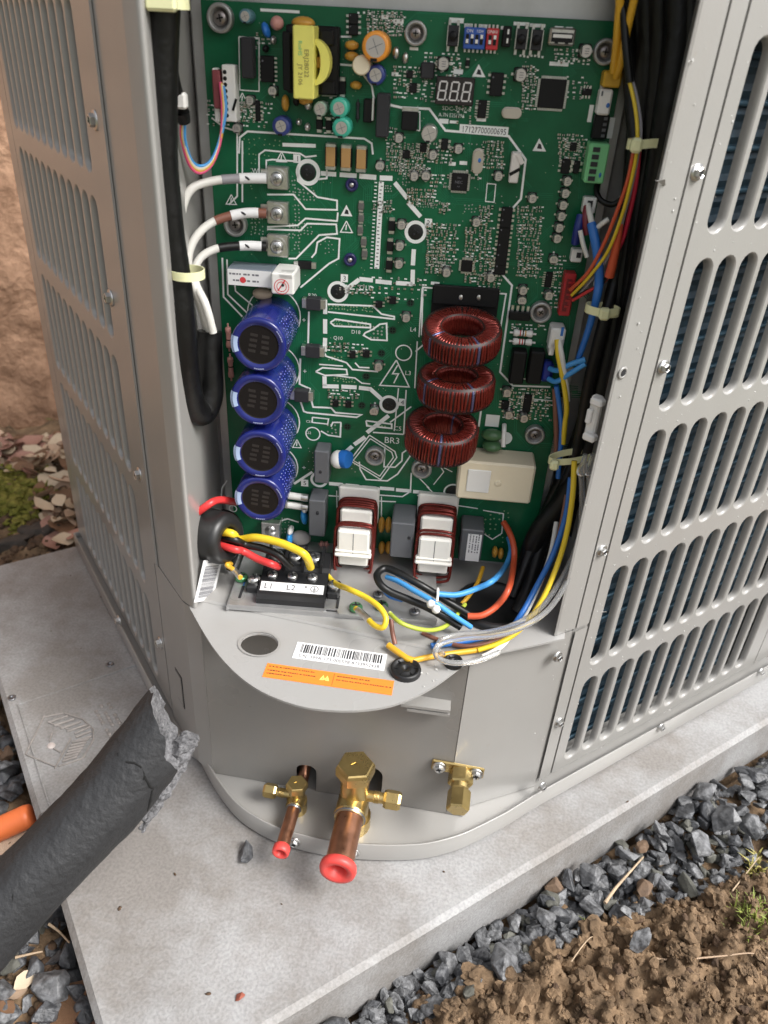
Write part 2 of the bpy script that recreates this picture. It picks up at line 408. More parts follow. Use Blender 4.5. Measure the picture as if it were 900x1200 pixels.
# posts beside the opening
hp('corner_post', sheet(fillet([RLp(RL_, .4215), RLp(RL_+.001, .372), cL, Vector((bpl[0]+.004, bpl[1]))], [.001, .0045]), SHZ+.002, HZ-.02), [paint])
hp('post_trim', sheet([RLp(RL_-.0014, .4232), RLp(RL_-.0014, .4135)], SHZ+.002, HZ-.02), [paint])
eR = RLp(.2905, LR+.001)
hp('corner_post', sheet(fillet([Vector((bprt[0]-.004, bprt[1])), Vector((.0425, .3795)), eR, RLp(.3085, LR)], [.003, .0085]), SHZ+.002, HZ-.02), [paint])
hp('post_trim', sheet([RLp(.3091, LR+.0012), RLp(.3213, LR+.0012)], .0185, HZ-.02), [paint])
hp('post_trim', sheet([RLp(.3095, LR-.0004), RLp(.3200, LR-.0004)], SHZ+.002, HZ-.02), [paint])
# back plate of the recess
mb = MB(); MP = BM @ T(0, 0, -.0135)
mb.box((.01, .21, 0), (.25, .54, .001), MP)
hp('back_plate', mb, [galv])
# narrow tray that carries the board
mb = MB(); mb.box((.003, .16, -.0082), (.214, .345, .008), BM, 0, .001)
hp('board_carrier', mb, [galv])
# valve compartment below the shelf
vp0 = Vector((-.1726, .3348)); vp1 = Vector((-.0069, .3454)); vd = (vp1-vp0).normalized(); vn = Vector((vd.y, -vd.x))
MV = Matrix([[vd.x, 0, vn.x, vp0.x], [vd.y, 0, vn.y, vp0.y], [0, 1, 0, 0], [0,0,0,1]])
def VP(x, y): 
    p = onpl(x, y, (vp0.x, vp0.y, 0), np.array([vn.x, vn.y, 0])); return ((p[0]-vp0.x)*vd.x+(p[1]-vp0.y)*vd.y, p[2])
VW = (vp1-vp0).length; zf = .0118
def arch(x0, x1, top, r):
    r = min(r, (x1-x0)/2-.0001)
    return [(x0, zf)]+[(x0+r-r*math.cos(a), top-r+r*math.sin(a)) for a in [math.pi/2*k/5 for k in range(6)]]+[(x1-r+r*math.sin(a), top-r+r*math.cos(a)) for a in [math.pi/2*k/5 for k in range(6)]]+[(x1, zf)]
a0 = VP(347, 905)[0]; a1 = VP(371, 905)[0]; b0 = VP(412, 905)[0]; b1 = VP(449, 905)[0]; n0 = VP(525, 948)[0]; n1 = VP(537, 948)[0]
poly = [(.0015, zf)]+arch(a0, a1, VP(360, 897)[1], .006)+arch(b0, b1, VP(440, 900)[1], .008)+[(n0-.004, zf), (n0-.001, zf+.001), (n0, zf+.004), (n0, VP(530, 930)[1]), (n1, VP(530, 930)[1]), (n1, zf+.004), (n1+.001, zf+.001), (n1+.004, zf)]+[(VW, zf), (VW, SHZ-.001), (.0015, SHZ-.001)]
def filled(poly, z0, z1, M):
    bm = bmesh.new(); rows = []
    for z in (z0, z1):
        vo = [bm.verts.new(M @ Vector((x, y, z))) for x, y in poly]; n = len(vo)
        bmesh.ops.triangle_fill(bm, use_beauty=True, edges=[bm.edges.new((vo[i], vo[(i+1) % n])) for i in range(n)]); rows.append(vo)
    a, b = rows
    for i in range(n): bm.faces.new((a[i], a[(i+1) % n], b[(i+1) % n], b[i]))
    bmesh.ops.recalc_face_normals(bm, faces=bm.faces[:]); bm.verts.index_update(); q = MB(); q.add([tuple(v.co) for v in bm.verts], [[v.index for v in f.verts] for f in bm.faces]); bm.free(); return q
hp('valve_panel', filled(poly, -.0012, 0, MV), [paint_shade])
hp('side_panel', sheet(fillet([RLp(RL_, .4215), RLp(RL_+.0015, .372), vp0+vd*.0012], [.001]), zf, SHZ), [paint])
hp('side_panel', sheet([vp1+Vector((.0006, .0003)), RLp(.3088, LR+.0012)], zf, SHZ-.001), [paint])
mb = MB()
for pz in ((.3095, .32),): mb.add([tuple(RLp(pz[0], LR-.0004, .0185)), tuple(RLp(pz[1], LR-.0004, .0185)), tuple(RLp(pz[1], LR-.0004, SHZ-.0005)), tuple(RLp(pz[0], LR-.0004, SHZ-.0005))], [(0,1,2,3)])
hp('post_trim', mb, [paint])
# rear walls, lid
hp('rear_panel', sheet([RLp(.585, LR+.0005), RLp(.585, .70)], .0185, HZ-.02), [paint]); hp('rear_panel', sheet([RLp(.585, .70), RLp(RL_, .70)], .0185, HZ-.02), [paint])
hp('corner_post', sheet(fillet([RLp(.558, LR), RLp(.585, LR)], .001), .0185, HZ-.02), [paint]); hp('corner_post', sheet(fillet([RLp(RL_, .70), RLp(RL_, .6755)], .001), .0185, HZ-.02), [paint])
def toxy(l): return [(RLp(a, b).x, RLp(a, b).y) for a, b in l]
mb = MB(); mb.prism([tuple(v) for v in fillet([Vector(t) for t in toxy([(.104, .705), (.104, .36), (.232, .2296), (.59, .2296), (.59, .705), (.104, .705)])], .01)][:-1], HZ-.02, HZ); hp('lid', mb, [paint])
# base pan with its raised rim
front = [(-.1879,.3487),(-.1730,.3335),(-.1584,.3209),(-.1440,.3110),(-.1285,.3046),(-.1088,.3003),(-.0793,.2998),(-.0517,.3040),(-.0300,.3095),(-.0136,.3155),(.0010,.3240),(.0123,.3325),(.0334,.3520)]
pan = [(RLp(.1035, .70).x, RLp(.1035, .70).y), (RLp(.1035, .40).x, RLp(.1035, .40).y)]+[(v.x, v.y) for v in spline([(a, b, 0) for a, b in front], 3)]+toxy([(.30, .2265), (.592, .2265), (.592, .70)])
mb = MB(); ins = []
N = len(pan); pv = [Vector(p) for p in pan]
for i in range(N):
    d1 = (pv[i]-pv[i-1]).normalized(); d2 = (pv[(i+1) % N]-pv[i]).normalized(); t = (d1+d2).normalized(); n = Vector((-t.y, t.x)); ins.append(pv[i]+n*.0014/max(.4, n.dot(Vector((-d1.y, d1.x)))))
z0, z1, zfl = .0022, .0178, .0112
mb.add([(p.x, p.y, z0) for p in pv]+[(p.x, p.y, z1-.0005) for p in pv]+[(p.x*.7+q.x*.3, p.y*.7+q.y*.3, z1) for p, q in zip(pv, ins)]+[(q.x, q.y, z1-.0003) for q in ins]+[(q.x, q.y, zfl) for q in ins],
       [(k*N+i, k*N+(i+1)%N, (k+1)*N+(i+1)%N, (k+1)*N+i) for k in range(4) for i in range(N)], 0, True)
mb.add([(q.x, q.y, zfl) for q in ins], [list(range(N))]); mb.add([(p.x, p.y, z0) for p in pv], [list(range(N))[::-1]])
hp('base_pan', mb, [paint])
# coil behind both louvred walls
mb = MB()
def coilrow(M, u0, u1, d):
    zs = []; z = .02
    while z < .565: zs += [(z, d), (z+.0030, d-.0012), (z+.0065, d-.0012)]; z += .0095
    vs = [(u0, z, w) for z, w in zs]+[(u1, z, w) for z, w in zs]; n = len(zs)
    mb.add(vs, [(i, n+i, n+i+1, i+1) for i in range(n-1)], 0, False, M)
coilrow(MR, .328, .58, -.015); coilrow(ML, .43, .695, -.015); hp('coil_fins', mb, [fin])
mb = MB()
for z in np.arange(.0245, .56, .019):
    mb.tube([MR @ Vector((.328, z, -.0152)), MR @ Vector((.58, z, -.0152))], .0016, 6)
    mb.tube([ML @ Vector((.43, z, -.0152)), ML @ Vector((.69, z, -.0152))], .0016, 6)
hp('coil_tubes', mb, [mat('coil_tube_blue', (.018,.048,.072), .4, .4)], kind='stuff')
# --- shelf under the electronics
shelf_px = [(222,712),(236,737),(252,762),(272,785),(297,805),(325,819),(358,829),(395,833),(430,832),(462,826),(492,814),(520,797),(552,772)]
sh = [Q(x, y, SHZ+.0012) for x, y in shelf_px]; shs = spline(sh, 3)
back = [Vector((.0465, .3735, 0)), Vector((bprt[0], bprt[1], 0)), Vector((bpl[0], bpl[1], 0))]
hc = Q(304, 757, SHZ); hr = mpx(hc)*22
outer = [(v.x, v.y) for v in shs]+[(v.x, v.y) for v in back]
bm = bmesh.new()
def addplate(z):
    vo = [bm.verts.new((x, y, z)) for x, y in outer]; vi = [bm.verts.new((hc.x+hr*math.cos(2*math.pi*k/28), hc.y+hr*.86*math.sin(2*math.pi*k/28), z)) for k in range(28)]
    es = [bm.edges.new((vo[i], vo[(i+1) % len(vo)])) for i in range(len(vo))]+[bm.edges.new((vi[i], vi[(i+1) % 28])) for i in range(28)]
    bmesh.ops.triangle_fill(bm, use_beauty=True, edges=es); return vo, vi
o1, i1 = addplate(SHZ+.0014); o0, i0 = addplate(SHZ)
for a, b in ((o1, o0), (i1, i0)):
    for k in range(len(a)): bm.faces.new((a[k], b[k], b[(k+1) % len(a)], a[(k+1) % len(a)]))
bmesh.ops.recalc_face_normals(bm, faces=bm.faces[:])
me = bpy.data.meshes.new('shelf'); bm.transform(T(*(-HPo))); bm.to_mesh(me); bm.free(); me.materials.append(streak(mat('shelf_paint', (.35,.346,.336), .32, var=.04, vs=9, bump=.1, bs=900, rv=.08), .12)); link('shelf', me, HP)
mb = MB(); mb.ring((hc.x, hc.y, SHZ+.0020), hr*1.02, hr*1.16, 28); mb.v = [(hc.x+(v[0]-hc.x), hc.y+(v[1]-hc.y)*.88, v[2]) for v in mb.v]; hp('punched_rim', mb, [paint])
# fold strip along the tray foot and right hand flange
mb = MB(); a = Q(232, 704, SHZ+.0016); b = Q(505, 762, SHZ+.0016); d = (b-a).normalized(); n = Vector((-d.y, d.x, 0))
mb.add([tuple(a), tuple(b), tuple(b+n*.0015+Vector((0,0,.0012))), tuple(a+n*.0015+Vector((0,0,.0012)))], [(0,1,2,3)]); mb.add([tuple(a+n*.0015+Vector((0,0,.0012))), tuple(b+n*.0015+Vector((0,0,.0012))), tuple(b+n*.03+Vector((0,0,.0012))), tuple(a+n*.03+Vector((0,0,.0012)))], [(0,1,2,3)])
hp('fold_strip', mb, [paint])
# labels on the shelf
def label_plate(name, quad, z, mats, parts):
    """flat sticker from four photo points (tl,tr,br,bl) at height z; parts draws print in sticker units (0..1, 0..k)"""
    tl, tr, brr, bl = [Q(*p, z) for p in quad]; ux = ((tr-tl)+(brr-bl))/2; uy = ((tl-bl)+(tr-brr))/2; W = ux.length
    x = ux.normalized(); y = (uy-x*uy.dot(x)); Hh = y.length; y = y.normalized(); c = (tl+tr+brr+bl)/4
    M = Matrix([[x[0], y[0], 0, c[0]], [x[1], y[1], 0, c[1]], [0, 0, 1, z], [0,0,0,1]])
    mb = MB(); mb.box((0, 0, 0), (W, Hh, .0002), M, 0); parts(mb, M @ T(0, 0, .00016), W, Hh); return hp(name, mb, mats)
def barcode(mb, M, W, Hh, y0, y1, m, x0=-.44, x1=.44, seed=3):
    rnd = random.Random(seed); x = x0*W; 
    while x < x1*W:
        w = rnd.choice((.006, .006, .009, .013, .018))*W; mb.add([(x, y0*Hh, 0), (x+w, y0*Hh, 0), (x+w, y1*Hh, 0), (x, y1*Hh, 0)], [(0,1,2,3)], m, False, M)
        x += w+rnd.choice((.006, .006, .010, .014))*W
def p1(mb, M, W, Hh):
    barcode(mb, M, W, Hh, -.12, .40, 1); mb.text('S/N: 399A-173-000598-8733952438', M @ T(0, -.31*Hh, 0), Hh*.27, 1, fit=W*.88)
label_plate('serial_label', [(349,752),(454,767),(450,786),(342,771)], SHZ+.0016, [paper, ink], p1)
def fake(mb, M, x0, x1, y, h, m, rnd):
    x = x0
    while x < x1:
        w = rnd.uniform(.6, 1.3)*h; mb.add([(x, y-h*.3, 0), (x+w, y-h*.3, 0), (x+w, y+h*.3, 0), (x, y+h*.3, 0)], [(0,1,2,3)], m, False, M); x += w+h*rnd.choice((.3, .3, .8))
def p2(mb, M, W, Hh):
    rnd = random.Random(5)
    for y, a, b in ((.30, -.48, -.12), (.02, -.48, -.11), (-.20, -.48, -.28), (.26, .06, .30), (-.0, .06, .49)): fake(mb, M, a*W, b*W, y*Hh, Hh*.10, 1, rnd)
    mb.add([(.035*W, -.42*Hh, 0), (.038*W, -.42*Hh, 0), (.038*W, .42*Hh, 0), (.035*W, .42*Hh, 0)], [(0,1,2,3)], 1, False, M)
    for x in (-.045, -.012): mb.add([((x-.022)*W, -.16*Hh, 0), ((x+.022)*W, -.16*Hh, 0), (x*W, .2*Hh, 0)], [(0,1,2)], 2, False, M)
    for x in (-.045, -.012): mb.add([((x-.002)*W, -.1*Hh, .0001), ((x+.002)*W, -.1*Hh, .0001), (x*W, .1*Hh, .0001)], [(0,1,2)], 1, False, M)
label_plate('warning_label', [(313,777),(462,798),(459,815),(308,793)], SHZ+.0016, [orangep, ink, yellow], p2)
# black grommets
def grommet(px, py, z, rpx, sq=.62):
    c = Q(px, py, z); r = mpx(c)*rpx; mb = MB()
    mb.lathe([(r, 0), (r, .002), (r*.95, .0032), (r*.80, .0036), (r*.74, .0022), (r*.60, .0020), (r*.45, .0030), (r*.2, .0030), (r*.12, .0014), (0, .0014)], T(*c), 26, 0)
    for k in range(6):
        a = k*math.pi/3+.3; mb.box((math.cos(a)*r*.55, math.sin(a)*r*.55, .0028), (r*.42, r*.05, .0006), T(*c) @ T(math.cos(a)*r*.55, math.sin(a)*r*.55, 0) @ RZ(a) @ T(-math.cos(a)*r*.55, -math.sin(a)*r*.55, 0))
    hp('grommet', mb, [black])
grommet(475, 787, SHZ+.0014, 18.5); grommet(531, 778, SHZ+.0014, 11)
c = Q(578, 712, SHZ+.002); mb = MB(); mb.lathe([(.024, 0), (.024, .003), (.021, .005), (.019, .003), (.018, .0005), (0, .0005)], T(*c), 30); hp('cable_gland', mb, [black])
# --- tray with terminal block
ZT = .1645
tA = Q(266, 708, ZT); tB = Q(512, 727, ZT); tx = (tB-tA).normalized(); ty = Vector((-tx.y, tx.x, 0)); TW = (tB-tA).length
MT = Matrix([[tx.x, ty.x, 0, tA.x], [tx.y, ty.y, 0, tA.y], [0, 0, 1, ZT], [0,0,0,1]])
def TL(px, py, z=0): 
    p = MT.inverted() @ Q(px, py, ZT+z); return p
mb = MB(); notch = [(0,0), (TW*.46, 0), (TW*.475, .003), (TW*.52, .003), (TW*.535, -.001), (TW, -.001), (TW, .075), (0, .075)]
mb.prism(notch, -.0012, 0, MT); mb.box((TW/2, .0015, -.0030), (TW, .0012, .0034), MT)
mb.box((.0, .035, -.0030), (.0012, .07, .0034), MT); mb.box((TW-.002, .035, -.0030), (.0012, .07, .0034), MT)
for px, py in ((283, 694), (396, 706)):
    q = TL(px, py); mb.box((q.x, q.y, .0003), (.0016, .012, .0004), MT, 1)
for px, py in ((433, 703), (286, 685)):
    q = TL(px, py); mb.box((q.x, q.y, .0003), (.0008, .005, .0003), MT, 2)
q = TL(278, 699); mb.ring((q.x, q.y, .0003), .0042, .0046, 20, 3, MT)
hp('tray', mb, [galv, dark, w_blue, silkg])
def screw(M, r=.0035, h=.0025, m=steel, name='screw', hexa=False, parent=None, label=None):
    mb = MB()
    if hexa:
        mb.lathe([(r*1.5, 0), (r*1.5, h*.25), (r*1.05, h*.3)], M, 16, 0); mb.lathe([(r, h*.25), (r, h), (r*.8, h*1.12), (r*.5, h*.95), (0, h*.95)], M, 6, 0, False)
    else: mb.lathe([(r, 0), (r, h*.45), (r*.85, h*.8), (r*.5, h), (0, h)], M, 14, 0)
    for k in (0, 1): mb.box((0, 0, h*1.0), (r*1.2, r*.26, h*.12), M @ RZ(k*math.pi/2+.4), 1)
    return hp(name, mb, [m, dark], label, parent=parent)
green_scr = mat('green_zinc_screw', (.10,.30,.13), .3, .7)
for px, py in ((283, 678), (417, 713), (447, 711)):
    q = MT @ TL(px, py, .001); screw(T(*q), .0042, .003, green_scr, 'ground_screw')
for px, py in ((486, 717), (443, 697)):
    q = MT @ TL(px, py, .0005); screw(T(*q), .0034, .0016, steeld)
# terminal block: stepped black housing, two rows of screws, white strip
lA = TL(300, 707); lB = TL(380, 713); TBW = (lB-lA).x
MTB = MT @ T(lA.x, max(.001, lA.y), .0002)
prof = [(0, 0), (0, .0036), (.003, .0050), (.0135, .0078), (.015, .0062), (.025, .0078), (.027, .0100), (.042, .0118), (.044, .009), (.044, 0)]
def xprism(mb, prof, x0, x1, M, m=0):
    n = len(prof); vs = [(x0, a, b) for a, b in prof]+[(x1, a, b) for a, b in prof]
    mb.add(vs, [list(range(n)), list(range(n, 2*n))[::-1]], m, False, M); mb.add(vs, [(i, n+i, n+(i+1)%n, (i+1)%n) for i in range(n)], m, False, M)
mb = MB(); xprism(mb, prof, 0, TBW, MTB)
for k in range(4):
    x = TBW*(.03+k*.275); mb.box((x+.001, .034, .0085), (.0016, .020, .013), MTB)
for s_ in (-1, 1): mb.box((TBW/2+s_*(TBW/2+.004), .016, .0025), (.008, .014, .005), MTB, 0, .001)
TB = hp('terminal_block', mb, [black])
# frame of the sloped front strip
sl_ = math.atan2(.0078-.0050, .0135-.003); MS = MTB @ T(TBW/2, .003, .0050) @ Matrix.Rotation(sl_, 4, 'X')
mb = MB(); mb.box((0, .0060, .0003), (TBW*.93, .0068, .0004), MS, 0)
for t, x in (('L1', -.36), ('L2', -.02)): mb.text(t, MS @ T(x*TBW, .0060, .0007), .0058, 1)
cx = .33*TBW; mb.ring((cx, .006, .0007), .0021, .0025, 16, 1, MS); mb.box((cx, .0066, .0007), (.0004, .002, .0001), MS, 1)
for k, w in enumerate((.0024, .0016, .0008)): mb.box((cx, .0056-.0007*k, .0007), (w, .0003, .0001), MS, 1)
mb.disc((.20*TBW, .0072, .0007), .0007, 8, 1, MS); mb.v = list(mb.v)
hp('terminal_strip', mb, [paper, ink], parent=TB)
for k in range(3):
    x = TBW*(.165+.30*k)
    screw(MTB @ T(x, .020, .0068) @ Matrix.Rotation(.16, 4, 'X'), .0033, .0022, steel, 'clamp_screw', parent=TB)
    screw(MTB @ T(x, .035, .0109) @ Matrix.Rotation(.1, 4, 'X'), .0046, .0030, steel, 'lug_screw', parent=TB)
for s_ in (-1, 1): screw(MTB @ T(TBW/2+s_*(TBW/2+.004), .016, .005), .0040, .0030, steel, 'mounting_screw', parent=TB)
# barcode on the inner post wall
MI = None
tl, tr, brr, bl = (237,657), (260,655), (250,702), (229,706)
nI = Vector((.98, -.18, 0)).normalized(); p0 = Vector((-.171, .352, 0))
def onI(x, y): return Vector(onpl(x, y, p0, np.array(nI)))
# --- screws on the outside
def screwL(px, py, R=RL_-.0002): 
    p = onR(px, py, R); screw(frame(p, (-1, -1, 0), (0, 0, 1)), .0032, .0032, steel, hexa=True)
def screwR(px, py, L=LR-.0004):
    p = onL(px, py, L); screw(frame(p, (1, -1, 0), (0, 0, 1)), .0025, .0028, steel, hexa=True)
for p in ((112,141),(130,349),(164,556),(188,753)): screwL(*p)
screwL(140, 727, .1032)
for p in ((816,202),(777,430),(705,645),(655,846),(653,769)): screwR(*p)
for p in ((635,921),(774,852),(891,787)): screwR(*p, L=.2263)
p = onL(730, 437, LR+.0002); mb = MB(); M = frame(p, (1, -1, 0), (0,0,1)); mb.lathe([(.0032, 0), (.0030, .0004), (.0020, .0004), (.0019, 0), (0, -.0001)], M, 14); mb.disc((0,0,.0003), .0018, 12, 1, M); hp('empty_screw_hole', mb, [paint, dark])
# little pressed clips of the posts
for p, f in (((775, 212), 1), ((708, 716), 1), ((628, 893), 0)):
    q = onL(*p, LR+.0003 if f else .2398); M = frame(q, (1, -1, 0), (0,0,1)); mb = MB(); mb.add([(-.002, -.003, .0003), (.000, .003, .0003), (.001, 0, .0018), (-.002,-.003,-.001), (0,.003,-.001)], [(0,2,1), (0,3,2), (2,4,1)], 0, False, M); hp('pressed_tab', mb, [paint])
# rain drops on the right wall
mb = MB(); rnd = random.Random(11)
for k in range(330):
    if rnd.random() < .4: u = rnd.uniform(.292, .333); z = rnd.uniform(.03, .5)
    else:
        m = rnd.randrange(5); u = rnd.uniform(.325, .55); z = ZB+m*DZ-rnd.uniform(.0035, .0105)
    if .3075 < u < .3235: continue
    r = .00022+.00045*rnd.random()**2.5; ea = rnd.uniform(.9, 1.3)
    mb.ball((u, z, .0000), (r, r*ea, r*.42), MR, 10, 0, 6)
for k in range(60):
    u = rnd.uniform(.25, .305); z = rnd.uniform(.02, .15); q = vp1.to_3d(); r = rnd.uniform(.0003, .0007)
hp('rain_drops', mb, [mat('water', (.74,.74,.72), .04, trans=.35, ior=1.33)], kind='stuff')
for k in range(1):
    mb = MB()
    for i in range(26):
        x, y = rnd.uniform(492, 545), rnd.uniform(775, 812)
        if y > 792-(x-520)*.80: continue
        q = Q(x, y, SHZ+.0017); r = rnd.uniform(.0003, .0009); mb.ball(q, (r, r*rnd.uniform(.8,1.4), r*.35), None, 8, 0, 4)
    hp('rain_drops', mb, [MAT['water']], kind='stuff')
# --- service valves
def hexnut(mb, p, d, r, L, m=0, ch=.15):
    M = frame(p, d, (.3, .1, 1)); mb.lathe([(r*(1-ch), 0), (r, L*ch), (r, L*(1-ch)), (r*(1-ch), L)], M, 6, m, False)
def valve(name, label, capc, rcap, pipe_len, rp, sgn, back_dir, plen):
    """capc is the centre of the cap's top; sgn the side of the charging port"""
    v = HP; d = Vector((vn.x, vn.y, 0)); s = Vector((vd.x, vd.y, 0)); up = Vector((0,0,1))
    ax = capc-up*0; mb = MB(); k = rcap
    base = Vector((ax.x, ax.y, zfl))
    mb.lathe([(k*.95, 0), (k*.95, .010)], T(*base), 18)
    H = capc.z-zfl
    mb.lathe([(k*.80, .010), (k*.80, H*.45), (k*.72, H*.50), (k*.72, H-k*.95)], T(*base), 22)
    pj = base+up*H*.42
    mb.cyl(pj, pj+d*k*1.05, k*.80, k*.80, 20); mb.cyl(pj+d*k*1.05, pj+d*k*1.25, rp*1.22, rp*1.10, 20)
    body = hp(name, mb, [brass], label)
    mb = MB(); top = base+up*(H-k*.95)
    mb.lathe([(k*.72, 0), (k*.86, k*.03), (k, k*.2), (k, k*.72), (k*.93, k*.88), (k*.86, k*.95), (k*.80, k*.95), (0, k*.95)], T(*top) @ RZ(.35), 6, 0, False)
    for a in range(2): mb.box((0,0,0), (k*.28, k*.05, .0003), T(*top) @ T((a-.5)*k*.28, 0, k*.96) @ RZ(.8-a*1.1))
    hp('valve_cap', mb, [brass], parent=body)
    mb = MB(); q = pj+d*k*1.15; r2 = plen
    pts = [q, q+d*pipe_len*.5, q+d*pipe_len]
    mb.tube(pts, rp, 20, 0, False); mb.tube(pts[::-1], rp*.86, 20, 0, False); 
    mb.lathe([(rp*1.12, -.0012), (rp*1.20, .0004), (rp*1.05, .0014)], frame(q, d), 20, 1, True, False)
    hp('pipe_stub', mb, [copper, steeld], parent=body)
    mb = MB(); e = pts[-1]-d*.001
    mb.lathe([(rp*1.02, -.001), (rp*1.26, .0), (rp*1.30, .0028), (rp*1.22, .0048), (rp*.98, .0052), (rp*.66, .0042), (rp*.58, -.006), (rp*.5, -.014), (0, -.014)], frame(e, d), 24, 0, True, False)
    hp('pipe_plug', mb, [redplug], parent=body)
    mb = MB(); q = base+up*H*.52+s*sgn*k*.6; L = k*.95 if sgn > 0 else k*1.3
    rr = k*.40 if sgn > 0 else k*.55
    mb.cyl(q, q+s*sgn*L, rr*.72, None, 14)
    for i in range(4): mb.lathe([(rr*.72, 0), (rr*.85, .0004), (rr*.72, .0008)], frame(q+s*sgn*(L*.45+i*.0009), s*sgn), 14, 0, True, False)
    hexnut(mb, q+s*sgn*L, s*sgn, rr*1.22, rr*2.2); hp('charging_port', mb, [brass], parent=body)
    mb = MB(); q = pj-d*k*.6; mb.tube(spline([q, q-d*.012, q-d*.022+up*.006, q-d*.03+up*.02], 5), rp*.92, 16); hp('inner_pipe', mb, [copper], parent=body)
pl_y = (0, .3130, 0)
def onv(x, y, off): return Vector(onpl(x, y, (vp0.x+vn.x*off, vp0.y+vn.y*off, 0), np.array([vn.x, vn.y, 0])))
cb = onv(417, 895, .020); cs = onv(348, 917, .0165)
valve('service_valve', 'large brass service valve with fat copper stub', cb, mpx(cb)*23.5, .0345, mpx(onv(400, 985, .05))*16.5, 1, None, 0)
valve('service_valve', 'small brass service valve with thin copper stub', cs, mpx(cs)*13.0, .030, mpx(onv(330, 980, .05))*8.0, -1, None, 0)
# small fitting with flange on the valve panel
fc = onv(541, 901, .0005); mb = MB(); Mf = frame(fc, vn.to_3d(), (vd.x, vd.y, 0)); q1 = onv(515, 896, .001); q2 = onv(558, 904, .001)
fl = Mf.inverted() @ q1; fr = Mf.inverted() @ q2; aa = math.atan2(fr.y-fl.y, fr.x-fl.x)
mb.box(((fl.x+fr.x)/2, (fl.y+fr.y)/2, .001), ((fr-fl).length+.010, .0095, .002), Mf @ T((fl.x+fr.x)/2, (fl.y+fr.y)/2, 0) @ RZ(aa) @ T(-(fl.x+fr.x)/2, -(fl.y+fr.y)/2, 0), 0, .0008)
FT = None
dd = (vn.to_3d()+Vector((0,0,-.22))).normalized(); hexnut(mb, fc+vn.to_3d()*.001+Vector((0,0,-.001)), dd, .0082, .010, 0, .12); mb.cyl(fc+dd*.011, fc+dd*.016, .0058, None, 16); hexnut(mb, fc+dd*.0145, dd, .0074, .014, 0, .1)
FT = hp('pressure_port', mb, [brass], 'small brass port on a two-screw flange')
for q in (q1, q2): screw(frame(q+vn.to_3d()*.0018, vn.to_3d(), (0,0,1)), .0030, .0030, steel, 'flange_screw', hexa=True, parent=FT)
for px, py in ((344, 977), (421, 994)):
    q = Q(px, py, .009); dn = min(pan, key=lambda t: (t[0]-q.x)**2+(t[1]-q.y)**2); q = Vector((dn[0], dn[1], .0095)); screw(frame(q+Vector((vn.x, vn.y, 0))*.0003, vn.to_3d(), (0,0,1)), .0026, .0028, steel, hexa=True)
# pressed brackets seen under the shelf
mb = MB(); q = onv(500, 818, .004); mb.box((0,0,0), (.03, .010, .002), T(q.x-.0, q.y, q.z-.004) @ RZ(.10), 0); mb.box((0,0,-.0035), (.026, .009, .002), T(q.x+.002, q.y, q.z-.004) @ RZ(.10), 0); hp('bracket', mb, [paint])
mb = MB(); q = onR(211, 806, RL_+.0008); M = frame(q, (-1,-1,0), (0,0,1)); mb.box((0,0,0), (.030, .013, .0006), M, 0); mb.box((0,0,.0004), (.026, .010, .0006), M, 1); hp('badge', mb, [black, paint])
# louver panel rain: white splash at the facet corner
# ================================================================== pad
PADm = mat('pad_grey_plastic', (.345,.345,.345), .62, var=.10, vs=16, bump=.45, bs=520, rv=.1)
def padmat():
    n = PADm.node_tree; b = n.nodes['Principled BSDF']; lk = [l for l in n.links if l.to_socket == b.inputs['Base Color']][0].from_socket
    tc = n.nodes.new('ShaderNodeTexCoord'); nz = n.nodes.new('ShaderNodeTexNoise'); nz.inputs['Scale'].default_value = 5.5; nz.inputs['Detail'].default_value = 7; nz.inputs['Roughness'].default_value = .7
    cr = n.nodes.new('ShaderNodeValToRGB'); e = cr.color_ramp.elements; e[0].position = .42; e[0].color = (.58,.525,.47,1); e[1].position = .56; e[1].color = (1,1,1,1)
    n2 = n.nodes.new('ShaderNodeTexNoise'); n2.inputs['Scale'].default_value = 520; n2.inputs['Detail'].default_value = 3
    c2 = n.nodes.new('ShaderNodeValToRGB'); f = c2.color_ramp.elements; f[0].position = .36; f[0].color = (.86,.86,.86,1); f[1].position = .62; f[1].color = (1.06,1.06,1.06,1)
    m1 = n.nodes.new('ShaderNodeMixRGB'); m1.blend_type = 'MULTIPLY'; m1.inputs[0].default_value = .75; m2 = n.nodes.new('ShaderNodeMixRGB'); m2.blend_type = 'MULTIPLY'; m2.inputs[0].default_value = 1
    for a, c in ((nz, cr), (n2, c2)): n.links.new(tc.outputs['Object'], a.inputs[0]); n.links.new(a.outputs[0], c.inputs[0])
    n.links.new(lk, m1.inputs[1]); n.links.new(cr.outputs[0], m1.inputs[2]); n.links.new(m1.outputs[0], m2.inputs[1]); n.links.new(c2.outputs[0], m2.inputs[2]); n.links.new(m2.outputs[0], b.inputs['Base Color'])
padmat()
PR0, PR1, PL0, PL1, PTH = .0018, .86, .1945, .7050, .052
MPAD = T(*RLp(0, 0, 0)) @ Matrix([[1/S2, -1/S2, 0, 0], [1/S2, 1/S2, 0, 0], [0,0,1,0], [0,0,0,1]])      # x=R, y=L
mb = MB(); mb.box(((PR0+PR1)/2, (PL0+PL1)/2, -PTH/2), (PR1-PR0, PL1-PL0, PTH), MPAD, 0, .0035)
PAD = tag(mb.build('equipment_pad', [PADm]), 'thick speckled grey equipment pad under the heat pump', 'pad')
MPi = MPAD.inverted()
def PD(x, y): q = MPi @ Q(x, y, 0); return Vector((q.x, q.y, .0006))
mb = MB(); c0, c1, c2_ = PD(14, 822), PD(178, 776), PD(60, 952)
R0, R1, L1_, L0_ = .0115, .119, c0.y-.006, PD(52, 962).y-.003
